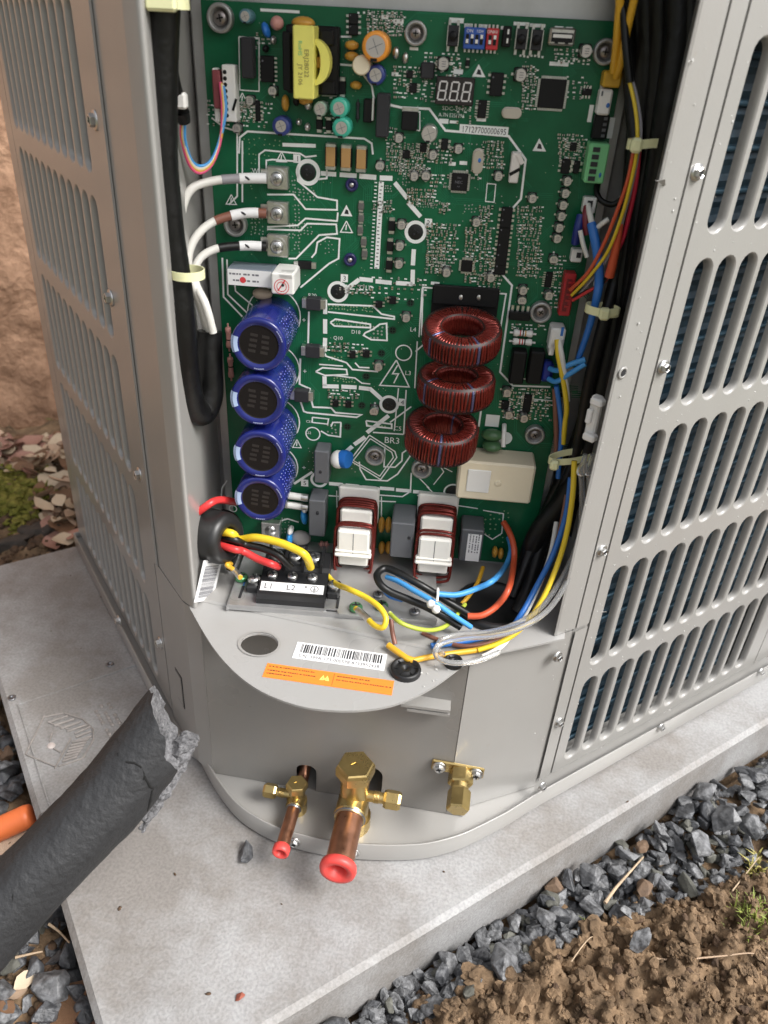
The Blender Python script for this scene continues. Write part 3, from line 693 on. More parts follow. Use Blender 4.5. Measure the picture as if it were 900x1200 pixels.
mb.strip([(R0, L1_, .0005), (R1+.2*0, L1_, .0005)], .0011, MPAD); mb.strip([(R0, L1_, .0005), (R0, L0_, .0005)], .0011, MPAD)
mb.v = mb.v; 
pb = MB()
for a, b in (((R0, L1_), (R1, L1_)), ((R0, L1_), (R0, L0_)), ((R0, L0_), (R1-.03, L0_))):
    dx, dy = b[0]-a[0], b[1]-a[1]; L = math.hypot(dx, dy); pb.box((0, 0, .0003), (L, .0015, .0018), MPAD @ T((a[0]+b[0])/2, (a[1]+b[1])/2, 0) @ RZ(math.atan2(dy, dx)), 0, .0004)
pb.build('plaque_border', [PADm], PAD)
eb = MB()
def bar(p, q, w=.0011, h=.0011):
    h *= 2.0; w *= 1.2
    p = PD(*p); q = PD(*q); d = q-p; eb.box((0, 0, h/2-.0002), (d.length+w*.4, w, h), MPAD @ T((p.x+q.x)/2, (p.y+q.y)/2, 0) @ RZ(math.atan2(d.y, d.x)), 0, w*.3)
k_ = 6.43
def z7(x, y): return (10+x/k_, 790+y/k_)
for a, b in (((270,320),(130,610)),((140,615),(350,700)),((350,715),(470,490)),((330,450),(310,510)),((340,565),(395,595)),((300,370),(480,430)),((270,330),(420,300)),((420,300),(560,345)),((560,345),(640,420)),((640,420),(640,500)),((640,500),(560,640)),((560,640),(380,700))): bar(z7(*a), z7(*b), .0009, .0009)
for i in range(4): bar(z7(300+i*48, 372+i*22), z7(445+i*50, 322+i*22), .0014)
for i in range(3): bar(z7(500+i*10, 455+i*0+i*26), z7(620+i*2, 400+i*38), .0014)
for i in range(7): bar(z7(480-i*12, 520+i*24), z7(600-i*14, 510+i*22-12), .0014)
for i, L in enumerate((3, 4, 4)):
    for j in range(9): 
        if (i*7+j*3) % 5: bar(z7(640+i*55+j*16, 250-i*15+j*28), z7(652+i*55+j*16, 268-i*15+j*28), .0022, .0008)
eb.build('plaque_emblem', [mat('emblem_relief_shade', (.30,.275,.255), .6, var=.2, vs=200)], PAD)  # darker tint puts the relief shading of the raised emblem into its colour
mb = MB(); q = PD(60, 874); mb.ball((q.x, q.y, 0), (.0030, .0034, .0012), MPAD, 12, 0, 6); mb.build('centre_boss', [mat('worn_boss', (.52,.46,.43), .5)], PAD)
for px, py in ((14, 818), (129, 779), (51, 957)):
    q = PD(px, py); mb = MB(); M = MPAD @ T(q.x, q.y, 0); mb.lathe([(.0030, 0), (.0030, .0009), (.0018, .0011), (.0014, .0003), (0, .0002)], M, 14); mb.build('plaque_rivet', [steeld], PAD)
# ================================================================== circuit board
mb = MB()
TLc, TRc = PL(243, -3), PL(722, 25)
bw0, bw1, bh0, bh1 = -.097, .1045, -.004, TRc.y
mb.box(((bw0+bw1)/2, (bh0+bh1)/2, -.0008), (bw1-bw0, bh1-bh0, .0016), None, 0, .0002)
CB = mb.build('circuit_board', [pcb]); CB.matrix_world = BM
tag(CB, 'tall green control board crowded with blue capacitors and copper toroids', 'circuit board')
def part(name, mb, mats, label=None, parent=None, kind=None): return mb.build(name, mats, CB if parent is None else parent, label, kind)
def cbox(mb, px, py, w, h, ht, m=0, bev=.0004, h0=0, rot=0):
    """box whose front face is centred on a photo point; w,h in photo pixels, ht in mm"""
    q = PL(px, py, h0+ht); k = mp(px, py, h0+ht); z0 = h0*.001; z1 = (h0+ht)*.001
    mb.box((0, 0, (z0+z1)/2), (w*k, h*k, z1-z0), T(q.x, q.y, 0) @ RZ(rot), m, bev); return q, k
def at(px, py, h=0, rot=0): q = PL(px, py, h); return T(q.x, q.y, h*.001) @ RZ(rot)
# ---------------- prints
sk = MB(); HS = .18
def pl_(pts, w, closed=False, m=0, mbx=None, h=HS):
    (mbx or sk).strip([PL(x, y, h) for x, y in pts], w*mp(*pts[0], h), None, m, closed)
def rg(x, y, r, w, m=0, h=HS):
    q = PL(x, y, h); k = mp(x, y, h); sk.ring(q, (r-w)*k, r*k, 32, m)
def tx_(t, x, y, size, m=0, rot=0, h=HS, fit=0): sk.text(t, at(x, y, h, rot), size*mp(x, y, h)*1.25, m, 'C', fit*mp(x, y, h))
def dash(x0, y0, x1, y1, w=5): pl_([(x0, y0), (x1, y1)], w)
Ls = [
 (2.2, [(280,180),(281,161),(290,154),(427,162.5),(435.5,168),(437,181)]), (1.8, [(303.6,211),(303.6,181),(310.5,176),(352,180),(358,184),(371,182.5)]),
 (1.8, [(312,198),(312,188),(319,187),(347,189)]), (2, [(313,228),(344,228),(358,245),(395,246),(395,235),(372,231),(349,212),(349,195)]),
 (2, [(313,266),(349,264),(358,256),(395,259),(396,249)]), (2, [(313,268.6),(352,270),(360,262),(394,263),(395,274),(374,275.5),(347,303),(338,303)]),
 (2, [(365,302),(370,296),(372,284),(383,278),(398,280),(396.7,303),(385.5,309),(352,337)]), (2, [(372,210),(383,209),(383,192)]),
 (2, [(248,138),(262,149),(278,154),(278,230),(268,240)]), (2, [(284,165),(284,237)]), (2.2, [(260.5,302),(262,348),(284,371)]), (2, [(266,304),(267,345),(291,368)]), (1.8, [(275,332),(276,341),(296,358)]),
 (1.4, [(340,34),(396.7,34.7),(394,112.5),(377,112)]), (1.3, [(280,43),(303.6,44.4),(303.6,107),(281,105.5),(280,43)]), (2.2, [(391,75),(417.5,77),(435.5,100),(438,115)]),
 (2.6, [(457,123),(470,126),(503,127.5),(522,153),(596,159.5),(616,187),(610.5,233),(600,245)]), (2.4, [(588,321),(600,334.5),(586,436),(601,452),(645,453.5)]),
 (1.8, [(494,393),(495.5,336.7),(593,344.5),(584,400)]), (2.2, [(565,472),(561,500)]),
 (2, [(384,356.5),(437,358.5),(447,368),(462,371),(462,374),(445,372),(384,365.5)]), (2, [(387,378),(393,374),(434,380),(434,384),(392,382),(387,378)]),
 (2, [(428,390),(437,386),(445,380),(453,379),(453.5,399),(435,398),(426,393),(428,390)]), (2.2, [(362,365),(361,407)]), (2, [(363,407),(377,407),(382,417)]),
 (2, [(381,417),(406,425),(413,433),(443,435.5)]), (1.8, [(416,425),(421,430.5),(433,431)]), (2, [(370,435.5),(378,431),(406,433),(407,439),(381,440),(370,435.5)]), (1.6, [(374,427),(402,429)]),
 (1.6, [(391,440),(416,443),(424,449),(434,450)]), (2.2, [(352,420),(351,450),(364,456)]), (2.2, [(352,470),(356,482),(360,483.5),(418,489),(423.5,486),(393,483.5),(388,478),(367,477),(362,459)]),
 (2, [(399.5,495),(398.7,512),(384.5,510),(376,505)]), (1.6, [(366,489),(385,491),(384,497),(366,495),(366,489)]), (1.8, [(399.5,495),(390,495),(388,500)]),
 (2, [(429,493),(459,497),(459,502),(430,499),(429,493)]), (1.8, [(437,506.7),(473,509)]), (1.8, [(457,495),(482,476.5)]), (1.6, [(476,457),(473,509)]),
 (1.5, [(433,510),(462.7,529),(465,536),(446,562),(410,539.5),(433,510)]), (1.3, [(434,514),(459,530),(461,536),(445,558),(414,539.5),(434,514)]),
 (1.8, [(421,541),(422,550),(429,562),(454,563.5),(466,555.5),(481,534)]), (1.8, [(451,523.5),(450,547),(463,547.5),(471,540),(471.5,531),(480,525)]),
 (1.6, [(397,570),(402,577),(471.5,582),(481,576),(482,554)]), (1.5, [(380,580.5),(416.5,583),(416.5,591)]), (1.5, [(427,591),(429,586.5),(464,588)]), (1.2, [(394.5,575),(395,600)]), (1.2, [(447,582),(447,620)]),
 (3, [(344.5,567),(366,553)]), (1.6, [(464.5,422),(445,451.5),(479.5,453.5),(464.5,422)]), (1.6, [(466,428),(460,438),(467,438),(461.5,449)]),
 (1.5, [(494.7,338),(491,395)]), (1.5, [(489,400),(486,455)]), (1.8, [(487,412),(496,404)]), (1.5, [(467,455),(462,505)]),
 (1.4, [(266,563),(260,572),(259,588)]), (2, [(330,610),(337,608),(350,612)]), (1.5, [(489,580),(503,592)]), (1.3, [(500,570),(520,590),(560,596)]),
 (1.4, [(566,598),(590,602),(588,625),(577,632),(568,626)]), (1.3, [(530,553),(500,538),(487,556),(503,572)]), (1.3, [(512,540),(520,553),(508,568)]),
 (1.3, [(476,131),(492,131),(492,153),(476,152),(476,131)]), (1.2, [(571,215),(581,216),(579,237),(569,236),(571,215)]), (1.2, [(600,443),(640,446)]), (1.2, [(607,466),(650,470)]),
]
for w, pts in Ls: pl_(pts, w)
for a in ((331,169.5,370,171,4),(305,11.5,351,14,3),(394,43,412,43,2),(421,327,437,328.5,5),(405,339.6,421,327.5,5),(440,329.5,459,331.5,5),(464,331.5,483.4,333,5),(483.4,334.5,483.8,316,5),(483.8,311,485,292,5),
          (477.5,232.6,462.5,214,5),(493,254,478,237,5),(460,209,445,208.5,5.5),(441,208,421,206.3,5.5),(418,206,398,204.6,5),(394,204.4,376,203,5),(381,351,381,368,5),(381,374,381,391,5),(381,396,380.5,412,5),
          (380.3,441,380.5,452.5,5),(378,452.5,397,453,5),(400,453,418,454,5),(420.5,454.3,434,456,5),(433,455,447.5,468,5),(455.5,487,430,507,5),(428,512,415,521,5),(413,523,406,529,5),
          (385.5,566.6,402,568,4.6),(405,568.4,421,570,4.6),(424.4,570.7,441,572,4.6),(445,572,462,573.3,4.6),(464,574,482,575.5,4.6),(484,576,504,578,4.6),(507,578.5,524,579.5,4.6)): dash(*a)
for x, y, r, w in ((361,202,14.5,4.6),(487,272,13,4),(396,342,12.5,3.6),(456,474,11.5,3.2),(374,562,10.5,3),(473,413.5,10,1.5),(366.7,508.4,9,1.5),(273,596,5,1.2),(531,577,11.5,2)): rg(x, y, r, w)
# cap outlines
for x, y, r in ((321,369,32),(321,432,31),(322,493,30),(321,546,29)): rg(x, y, r, 1.4)
for t, x, y, s_ in (('R20',366,346,5),('Q11',427,337,6),('D18',417,389,5),('Q10',396,396,5),('L4',484,386,6),('L3',478,437,6),('BR3',459,516,9),('C5',466,502,6),('+',356,375,7),('+',357,435,7),('+',356,548,7),('W',299,200,6),('V',311,242,6),('U',312,282,6),('D901',353,456,4),('R22',361,507,3.6),('C22',362,494,3.4)): tx_(t, x, y, s_)
for t, x, y in (('1',348,186),('2',502,261),('3',403.5,326),('4',471.5,471.5),('5',357,566)):
    q = PL(x, y, HS); k = mp(x, y, HS); sk.box((q.x, q.y, q.z-.00005), (8.5*k, 9*k, .0001)); tx_(t, x, y, 6.5, 1, 0, HS+.08)
# hazard / static triangles
for x, y, s_, fill in ((632,170,8,1),(561,83,8,1),(406,247,7,1),(406,266,7,0),(284,115,6,0),(271,234,6,0),(348,520,5,0),(330,184,6,0)):
    tri = [(x, y-s_), (x-s_, y+s_*.85), (x+s_, y+s_*.95)]
    if fill:
        sk.add([PL(a, b, HS) for a, b in tri], [(0, 1, 2)]); sk.add([PL(x-s_*.35, y+s_*.5, HS+.06), PL(x+s_*.4, y+s_*.6, HS+.06), PL(x+s_*.25, y-s_*.1, HS+.06), PL(x-s_*.1, y-s_*.25, HS+.06)], [(0,1,2,3)], 1)
    else: pl_(tri+[tri[0]], 1.2); pl_([(x, y-s_*.4), (x-s_*.1, y+s_*.5)], 1.3)
# number label, label boxes above the switches, test squares
def srect(x, y, w, h, m=0, rot=0, hh=HS): q = PL(x, y, hh); k = mp(x, y, hh); sk.box((0,0,0), (w*k, h*k, .0001), T(q.x, q.y, q.z) @ RZ(rot), m)
srect(567, 152.5, 57, 9.5, 0, -.005); tx_('17127700000695', 567, 152.8, 7.4, 1, -.012, HS+.08, 52)
for x, y, w, h in ((535,24,17,5),(549,30,10,4),(566,31,10,4),(593,33,12,3.5),(611,28,18,3.5),(630,30,18,3.5),(655,33,10,4),(667,34,8,4),(537,84,11,5),(564,140,11,4),(577,493,16,15),(592,513.5,15,0.1),(451,20,8,4),(467,25,12,4.5),(485,57,10,3),(463,87,8,4),(520,142,11,5),(532,143,10,3),(530,192,8,4),(543,191,9,4),(480,205,3,2),(510,332,10,3.5),(692,133,5,18),(706,100,5,14),(716,150,6,22),(655,75,22,4),(700,330,8,10),(722,415,5,20)): srect(x, y, w, h)
tx_('SDC-3947-8', 535, 127.5, 4.6, 0, 0, HS, 34); tx_('A 7N E251794', 529, 135, 4.6, 0, 0, HS, 30)
for x0, x1, y, n in ((508,535,75,5),(655,690,72,6),(610,640,66,7),(420,440,15,3)): 
    for i in range(n): srect(x0+(x1-x0)*i/n, y+random.uniform(-1, 1), 2.4, 2.2)
q = PL(592, 513.5, HS); sk.disc(q, 8.2*mp(592, 513), 20)
# SIP pad column, resistor-network pads, connector columns
pl_([(447,213),(441.5,315)], 6); 
for i in range(24): 
    t = i/23; x = 447-5.5*t; y = 214+100*t; srect(x+random.uniform(-1,1), y, 2.6, .9, 1, 0, HS+.05); srect(x-6.5, y, 3, 1.2, 0)
part('silkscreen_print', sk, [silk, ink], kind='stuff')
# copper routing showing through the mask: bundles of parallel tracks
tr = MB(); rt = random.Random(17)
def bus(x, y, n, segs, st=2.3):
    for i in range(n):
        px_, py_ = x, y; pts = []; ox, oy = 0, 0
        for j, (a, L) in enumerate(segs):
            ca, sa = math.cos(a), math.sin(a); nx_, ny_ = -sa*st*i, ca*st*i
            pts.append((px_+nx_, py_+ny_)); px_ += L*ca; py_ += L*sa; pts.append((px_+nx_, py_+ny_))
        q = [PL(a, b, .10) for a, b in pts if 246 < a < 716 and 14 < b < 640]
        if len(q) > 1: tr.strip(q, rt.choice((.7, .8, 1.1))*mp(x, y), None, 0)
for k in range(150):
    x, y = rt.uniform(285, 690), rt.uniform(25, 560)
    if x < 350 and y > 335: continue
    a = rt.choice((0, math.pi/2, 0, math.pi/2, math.pi/4))+.05; segs = []
    for j in range(rt.choice((1, 2, 2, 3))): segs.append((a, rt.uniform(12, 46))); a += rt.choice((-1, 1))*math.pi/4
    bus(x, y, rt.choice((2, 3, 4, 5)), segs)
part('copper_traces', tr, [mat('masked_copper', (.016,.165,.078), .34, spec=.3)], kind='stuff')
# tinned vias and bare pads: uncountable dots
vi = MB()
def dots(x0, y0, x1, y1, st, r, pr=.9, m=0, jit=.2):
    y = y0
    while y < y1:
        x = x0
        while x < x1:
            if random.random() < pr: q = PL(x+random.uniform(-jit, jit)*st, y+random.uniform(-jit, jit)*st+(x-x0)*.06, .12); vi.disc(q, r*mp(x, y), 6, m)
            x += st
        y += st
for a in ((286,162,330,182,6,.8,.75,1),(295,182,303,300,5,.7,.5,1),(346,212,352,300,4.2,1,.9),(352,222,372,236,4,1,.8),(353,262,368,276,4,.9,.9),(339,212,346,226,4,1,.9),(339,262,346,282,4,1,.9),(295,252,312,276,4.4,.9,.85),(376,282,392,298,4.6,.8,.7),
          (434,382,452,397,4.6,1.3,.95),(384,498,397,510,4.4,1.2,.95),(386,358,440,364,3.6,1,.95,1),(391,376,430,381,3.4,1,.9,1),(386,418,402,424,3.4,1,.9,1),(392,443,418,448,3.4,1,.9,1),(432,494,456,500,4,1.2,.9,1),
          (484,236,512,243,3,.7,.9),(545,240,560,252,4,.9,.9),(472,206,480,218,3.6,.9,.9),(452,218,460,226,3,.9,.9),(544,168,566,170,5,.8,.9),(330,608,342,628,4,.9,.85),(362,525,368,556,5,.6,.9),(412,545,420,560,4,.7,.6),(568,602,588,628,6,1.2,.85,1),(580,230,612,250,8,.7,.5),(590,600,600,640,6,1,.7,1)): dots(*a)
for k in range(260): 
    x, y = random.uniform(300, 650), random.uniform(20, 480); vi.disc(PL(x, y, .12), .6*mp(x, y), 5, random.randrange(2))
part('via_holes', vi, [silkg, goldpad], kind='stuff')
# ---------------- small surface-mount parts (too many to pick apart): one mesh
sm = MB()
def smd(x, y, w, h, kind):
    q = PL(x, y, .5); k = mp(x, y, .5); W = w*k; H = h*k; z = .0004; t = .0008
    v = W > H; e = .28
    sm.box((q.x, q.y, z), (W*(1-2*e*.6) if v else W, H if v else H*(1-2*e*.6), t), None, kind)
    for s_ in (-1, 1):
        if v: sm.box((q.x+s_*W*(.5-e/2), q.y, z), (W*e, H*1.05, t*1.05), None, 3)
        else: sm.box((q.x, q.y+s_*H*(.5-e/2), z), (W*1.05, H*e, t*1.05), None, 3)
    if random.random() < .35: srect_s(x+w*1.3, y, 2.6, 1.6)
def srect_s(x, y, w, h): q = PL(x, y, HS); k = mp(x, y); sm.box(tuple(q), (w*k, h*k, .0001), None, 4)
def cloud(x0, y0, x1, y1, st, pr=.75, ww=(2.4, 4.0)):
    pr = min(.92, pr*1.2)
    y = y0
    while y < y1:
        x = x0+random.uniform(0, st*.4)
        while x < x1:
            if random.random() < pr:
                a = random.uniform(*ww); b = a*.55
                if random.random() < .55: a, b = b, a
                smd(x, y+(x-x0)*.05+random.uniform(-.6, .6), a, b, random.choice((0, 0, 1, 1, 2)))
            elif random.random() < .75: srect_s(x, y+(x-x0)*.05, random.uniform(2, 4), 1.5)
            x += st*random.uniform(.9, 1.25)
        y += st*.85
for a in ((431,14,472,42,5),(453,168,500,200,4.6),(468,196,505,206,4.4,.6),(478,222,512,240,4.6),(452,150,466,165,5,.5),(500,262,535,315,4.8,.7),(515,238,525,250,4.2,.7),(545,268,558,330,4.8,.85),(562,242,578,330,4.8,.85),
          (606,242,634,325,5.0,.8),(612,78,628,130,4.8,.75),(655,158,686,190,5.2,.75),(398,334,436,346,4.8,.55),(385,402,432,412,4.8,.5),(385,457,420,468,4.8,.55),(590,455,645,492,5,.6),(498,62,540,122,6,.35),(462,78,500,118,6,.4),
          (243,118,318,150,6.4,.45),(270,120,300,145,5,.5),(300,40,320,60,6,.5),(438,236,460,250,4.6,.7),(502,168,530,190,5,.55),(566,166,590,200,5,.7),(546,200,562,212,5,.6),(505,205,530,222,5,.5),(500,290,520,322,4.8,.8),(528,345,560,350,5,.5),
          (650,58,690,78,6,.45),(664,90,690,118,7,.35),(436,325,500,350,7,.16),(560,322,590,342,5.4,.6),(644,300,662,360,5.4,.4),(655,480,660,560,6,.3),(600,380,640,386,5,.3),(535,125,560,150,7,.25),(380,108,400,160,7,.25)): cloud(*a)
part('surface_mount_parts', sm, [mat('smd_tan', (.22,.15,.09), .45), mat('smd_grey', (.22,.22,.22), .45), chip, tin, silk], kind='stuff')
# ---------------- small chips with legs
def icchip(px, py, w, h, ht=1.6, legs='v', nl=4, m=chip, name='chip', rot=0, text=None):
    mb = MB(); q = PL(px, py, ht); k = mp(px, py, ht); M = T(q.x, q.y, 0) @ RZ(rot); W, H = w*k, h*k; z = ht*.001
    mb.box((0, 0, z/2+.0001), (W, H, z), M, 0, .0003)
    if 'h' in legs:
        for i in range(nl):
            for s_ in (-1, 1): mb.box((s_*(W/2+.0006), -H/2+H*(i+.5)/nl, .0004), (.0014, H/nl*.45, .0006), M, 1)
    if 'v' in legs:
        for i in range(nl):
            for s_ in (-1, 1): mb.box((-W/2+W*(i+.5)/nl, s_*(H/2+.0006), .0004), (W/nl*.45, .0014, .0006), M, 1)
    mb.disc((-W*.32, H*.3, z+.00015), W*.07, 8, 2, M)
    if text:
        for i, t in enumerate(text): mb.text(t, M @ T(0, H*(.18-.2*i), z+.00016), H*.15, 2)
    return part(name, mb, [m, tin, inkg])
for a in ((414,22,11,11,1.8,'h',2),(414,35,11,11,1.8,'h',2),(313,81,16,27,2,'h',6),(582,99,15,24,2.5,'h',4),(565,128,10,19,1.5,'h',7),(484,103,9,10,1.3,'h',4),(480,87,8,8,1.3,'h',2),(688,108,11,7,1.6,'v',3),
          (476,181,9,9,1.3,'h',4),(496,173,8,10,1.2,'h',3),(521,169,8,12,1.6,'h',2),(560,462,8,10,1.2,'v',3),(302,130,6,22,1.2,'h',5),(672,172,8,9,1.4,'h',4),
          (444,357,8,8,1.8,'h',2),(460,352,8,9,1.8,'h',2),(413,416,7,9,1.8,'h',2),(429,415,8,9,1.8,'h',2),(393,473,7,9,1.8,'h',2),(408,474,7,9,1.8,'h',2),(592,475,9,11,1.5,'h',3),(618,473,9,22,1.6,'h',7),(660,462,9,8,1.4,'h',3),(643,328,8,18,1.4,'h',7),(663,195,10,16,2,'h',3),(676,196,7,14,2,'h',2)):
    icchip(*a)
for y, h in ((250,13),(262,12),(276,20),(291,12),(304,16),(316,12)): icchip(594-(y-250)*.12, y, 13, h, 2.2, 'h', max(2, h//5), chip, 'optocoupler')
def qfp(px, py, w, nl, text=None, name='processor'):
    ht = 1.5; mb = MB(); q = PL(px, py, ht); k = mp(px, py, ht); M = T(q.x, q.y, 0); W = w*k
    mb.box((0, 0, .0009), (W, W, .0014), M, 0, .0003)
    for s_ in (-1, 1): 
        mb.box((0, s_*(W/2+.0007), .0003), (W*.93, .0010, .0003), M, 1); mb.box((s_*(W/2+.0007), 0, .0003), (.0010, W*.93, .0003), M, 1)
        for i in range(nl):
            t = -W/2+W*(i+.5)/nl; mb.box((t, s_*(W/2+.0005), .0005), (W/nl*.5, .0012, .0005), M, 2); mb.box((s_*(W/2+.0005), t, .0005), (.0012, W/nl*.5, .0005), M, 2)
    if text:
        for i, (t, s_) in enumerate(text): mb.text(t, M @ T(-W*.05, W*(.25-.25*i), .0017), W*s_, 3)
    part(name, mb, [chip, silkg, tin, inkg])
qfp(647, 110, 30, 16); qfp(538.5, 213.5, 19, 10, (('1506', .14), ('NEC', .24), ('A4', .14))); qfp(547, 312, 13, 8)
# ---------------- aluminium electrolytic cans (surface mount)
def canmesh(r):
    mb = MB(); h = .0054
    mb.box((0, 0, .0005), (r*2.12, r*2.12, .001), None, 1, r*.3); mb.lathe([(r*.97, .001), (r*.9, .0016), (r, .0022), (r, h-.0004), (r*.92, h)], None, 20, 0)
    mb.disc((0, 0, h+.00002), r*.92, 20, 2)
    a = [(-r*.9*math.cos(t), r*.9*math.sin(t), h+.00008) for t in np.linspace(-.75, .75, 8)]; mb.add(a, [list(range(8))[::-1]], 3)
    for i in range(3): mb.box((r*.15, r*(.35-.35*i), h+.00006), (r*.7, r*.10, .00004), None, 4)
    for s_ in (-1, 1): mb.box((s_*r*1.2, 0, .0002), (r*.5, r*.4, .0003), None, 5)
    return mb.mesh('can', [silver, black, ctop, ink, inkg, tin])
cm = canmesh(.0024)
def can(x, y, r=5.2):
    s_ = r*mp(x, y, 5)/.0024; q = PL(x, y, 5.4*s_); o = link('electrolytic_can', cm, CB); o.location = (q.x, q.y, 0); o.scale = (s_, s_, s_); o.rotation_euler = (0, 0, random.choice((0, 0, math.pi/2)))
for x, y in ((467,162),(507,182),(485,207),(499,207),(445,195),(470,264),(468,289),(467,310),(537,175),(584,207),(624,233),(558,261),(523,320),(575,326),(613,341),(612,353),(475.5,373),(443,430.5),(438,483),
             (665,213),(662.5,227),(660,241),(658,254),(655.5,267.5),(653,280),(649,305),(643,347),(594,461),(596,487),(614,491),(319,107),(292,118),(277,151)): can(x, y)
for x, y in ((519,75),(610,88),(687,60)): can(x, y, 7)
# ---------------- radial capacitors with coloured sleeves
def radial(px, py, r, ht, m, topm=ctop, tr=.72, name='radial_capacitor', label=None):
    mb = MB(); q = PL(px, py, ht); k = mp(px, py, ht); R = r*k; H = ht*.001
    mb.lathe([(R*.96, 0), (R, .001), (R, H-.0008), (R*.94, H-.0001), (R*tr, H)], T(q.x, q.y, 0), 26, 0, True, False); mb.disc((q.x, q.y, H-.0001), R*tr, 22, 1)
    for a in (.4, 1.97): mb.box((q.x, q.y, H), (R*tr*1.5, R*.04, .0001), T(q.x, q.y, 0) @ RZ(a) @ T(-q.x, -q.y, 0), 2)
    mb.box((q.x-R*.1, q.y-R*.86, H-.0001), (R*.5, R*.22, .0004), None, 3)
    return part(name, mb, [m, topm, inkg, chip], label)
radial(440, 54.5, 16, 16, orange, label='orange topped capacitor'); radial(440, 88, 11, 10, cblue, tr=.65); radial(397, 127, 11, 11, teal, tr=.62); radial(400, 150, 11, 11, teal, tr=.62)
radial(375, 128, 8, 9, mat('pale_green_can', (.30,.42,.34), .4), tr=.8); radial(329, 148, 10.5, 9, cblue, tr=.6); radial(503, 157, 9.5, 10, silver, tr=.9); radial(287, 19, 7.5, 10, mat('steel_blue_can', (.10,.22,.27), .35), tr=.7)
mb = MB(); q = PL(425, 76, 6); mb.lathe([(.0042, 0), (.0042, .013), (.0036, .0135)], T(q.x, q.y, .0), 16); part('cream_standoff', mb, [cream])
# film caps, discs, diodes
def pill(px, py, w, h, ht, m, name, rot=0, label=None):
    mb = MB(); q = PL(px, py, ht*.7); k = mp(px, py, ht*.7); mb.ball((0, 0, 0), (w*k/2, h*k/2, ht*.0005), T(q.x, q.y, ht*.0005+.0002) @ RZ(rot), 16, 0, 8); part(name, mb, [m], label)
for a in ((355,27,28,14,7,amber),(412,53,17,10,5,amber),(412,66,17,10,5,amber),(417,100,14,9,5,amber),(334,121,9,18,6,amber),(358,118,17,10,6,amber),(447,616,8,22,6,amber),(455,616,8,22,6,amber),(447,643,8,16,8,amber),(455,643,8,16,8,amber),(580,648,7,14,8,amber),(587,650,7,14,8,amber),(337,72,8,8,6,amber)): pill(*a, 'film_capacitor')
pill(324, 27, 16, 15, 7, pink, 'disc_varistor'); pill(311, 35, 9, 17, 8, blueb, 'disc_capacitor', .35)
pill(464, 62, 8, 13, 3, tin, 'round_diode'); pill(475, 68, 7.5, 12, 3, tin, 'round_diode')
for x, y, w, h in ((347,119,8,10),(361,124,9,10),(350,143,7,8),(360,149,7,9),(320,47,7,9),(311,57,8,8)): pill(x, y, w, h, 6, random.choice((tin, chip, ctop)), 'bead_part')
def diode(px, py, w, h, ht=2.2, m=chip, name='diode', rot=0):
    mb = MB(); q = PL(px, py, ht); k = mp(px, py, ht); M = T(q.x, q.y, 0) @ RZ(rot); W, H = w*k, h*k; z = ht*.001; v = H > W
    mb.box((0, 0, z/2), (W*(1 if v else .62), H*(.62 if v else 1), z), M, 0, .0003)
    for s_ in (-1, 1): mb.box(((0 if v else s_*W*.4), (s_*H*.4 if v else 0), z*.42), ((W*.8 if v else W*.22), (H*.22 if v else H*.8), z*.8), M, 1, .0002)
    part(name, mb, [m, tin])
for a in ((401,103,8,22),(374,146,7.5,17),(385,147,7.5,17),(459,265,8,18),(457,289,8,18),(456,311,8,17),(357,311,26,9),(548,74,5,10)): diode(*a)
for x, y in ((367,357),(366,413),(353,465)): diode(x, y, 27, 14, 5.5, chipg, 'shunt_resistor')
for x, y in ((423,242),(423,256),(422,270),(426,284),(427,298)): diode(x, y, 7, 12, 1.2, mat('network_grey', (.12,.12,.11), .5) if 'network_grey' not in MAT else MAT['network_grey'], 'chip_resistor')

# three tan block capacitors
for x, y in ((387,184),(405,185.5),(423,187)):
    mb = MB(); cbox(mb, x, y, 11, 21, 5, 0, .0003); q = PL(x, y, 5); k = mp(x, y, 5)
    for s_ in (-1, 1): mb.box((q.x, q.y+s_*12*k, .0022), (12*k, 5*k, .0044), None, 1, .0004)
    for s_ in (-1, 1): mb.box((q.x+s_*5.9*k, q.y, .002), (1.6*k, 20*k, .004), None, 2)
    part('block_capacitor', mb, [mat('tan_block', (.42,.24,.09), .4) if 'tan_block' not in MAT else MAT['tan_block'], tin, chip])
# boxes: relays, film boxes
def boxpart(name, px, py, w, h, ht, m, bev=.0006, extra=None, label=None):
    mb = MB(); q, k = cbox(mb, px, py, w, h, ht, 0, bev); mats = [m]
    if extra: mats += extra(mb, q, k, ht*.001)
    return part(name, mb, mats, label)
boxpart('grey_relay', 289, 68, 14, 42, 8, chipg); boxpart('grey_relay', 448, 136, 15, 46, 9, chipg); boxpart('driver_block', 431, 130, 11, 25, 4, chip)
mb = MB(); cbox(mb, 437, 128, 2.4, 24, 5, 0, .0002); part('white_tab', mb, [white])
boxpart('choke', 501, 83, 16, 17, 4, chipg); 
def dpak(mb, q, k, z): mb.box((q.x, q.y+11*k, z*.4), (19*k, 6*k, .0008), None, 1); return [tin]
boxpart('power_transistor', 480, 142, 19, 20, 3, chip, .0004, dpak)

mb = MB(); q = PL(545, 352, .3); k = mp(545, 352); mb.box((q.x, q.y-.004, .0002), (78*k, 44*k, .0004), None, 0); mb.box((q.x, q.y+.003, .002), (76*k, 22*k, .003), None, 0, .0005)
for x in (540, 561): qq = PL(x, 349, 4); mb.ball((qq.x, qq.y, .0038), (.0013, .0018, .0005), None, 8, 1, 5)
part('choke_base', mb, [chip, tin])
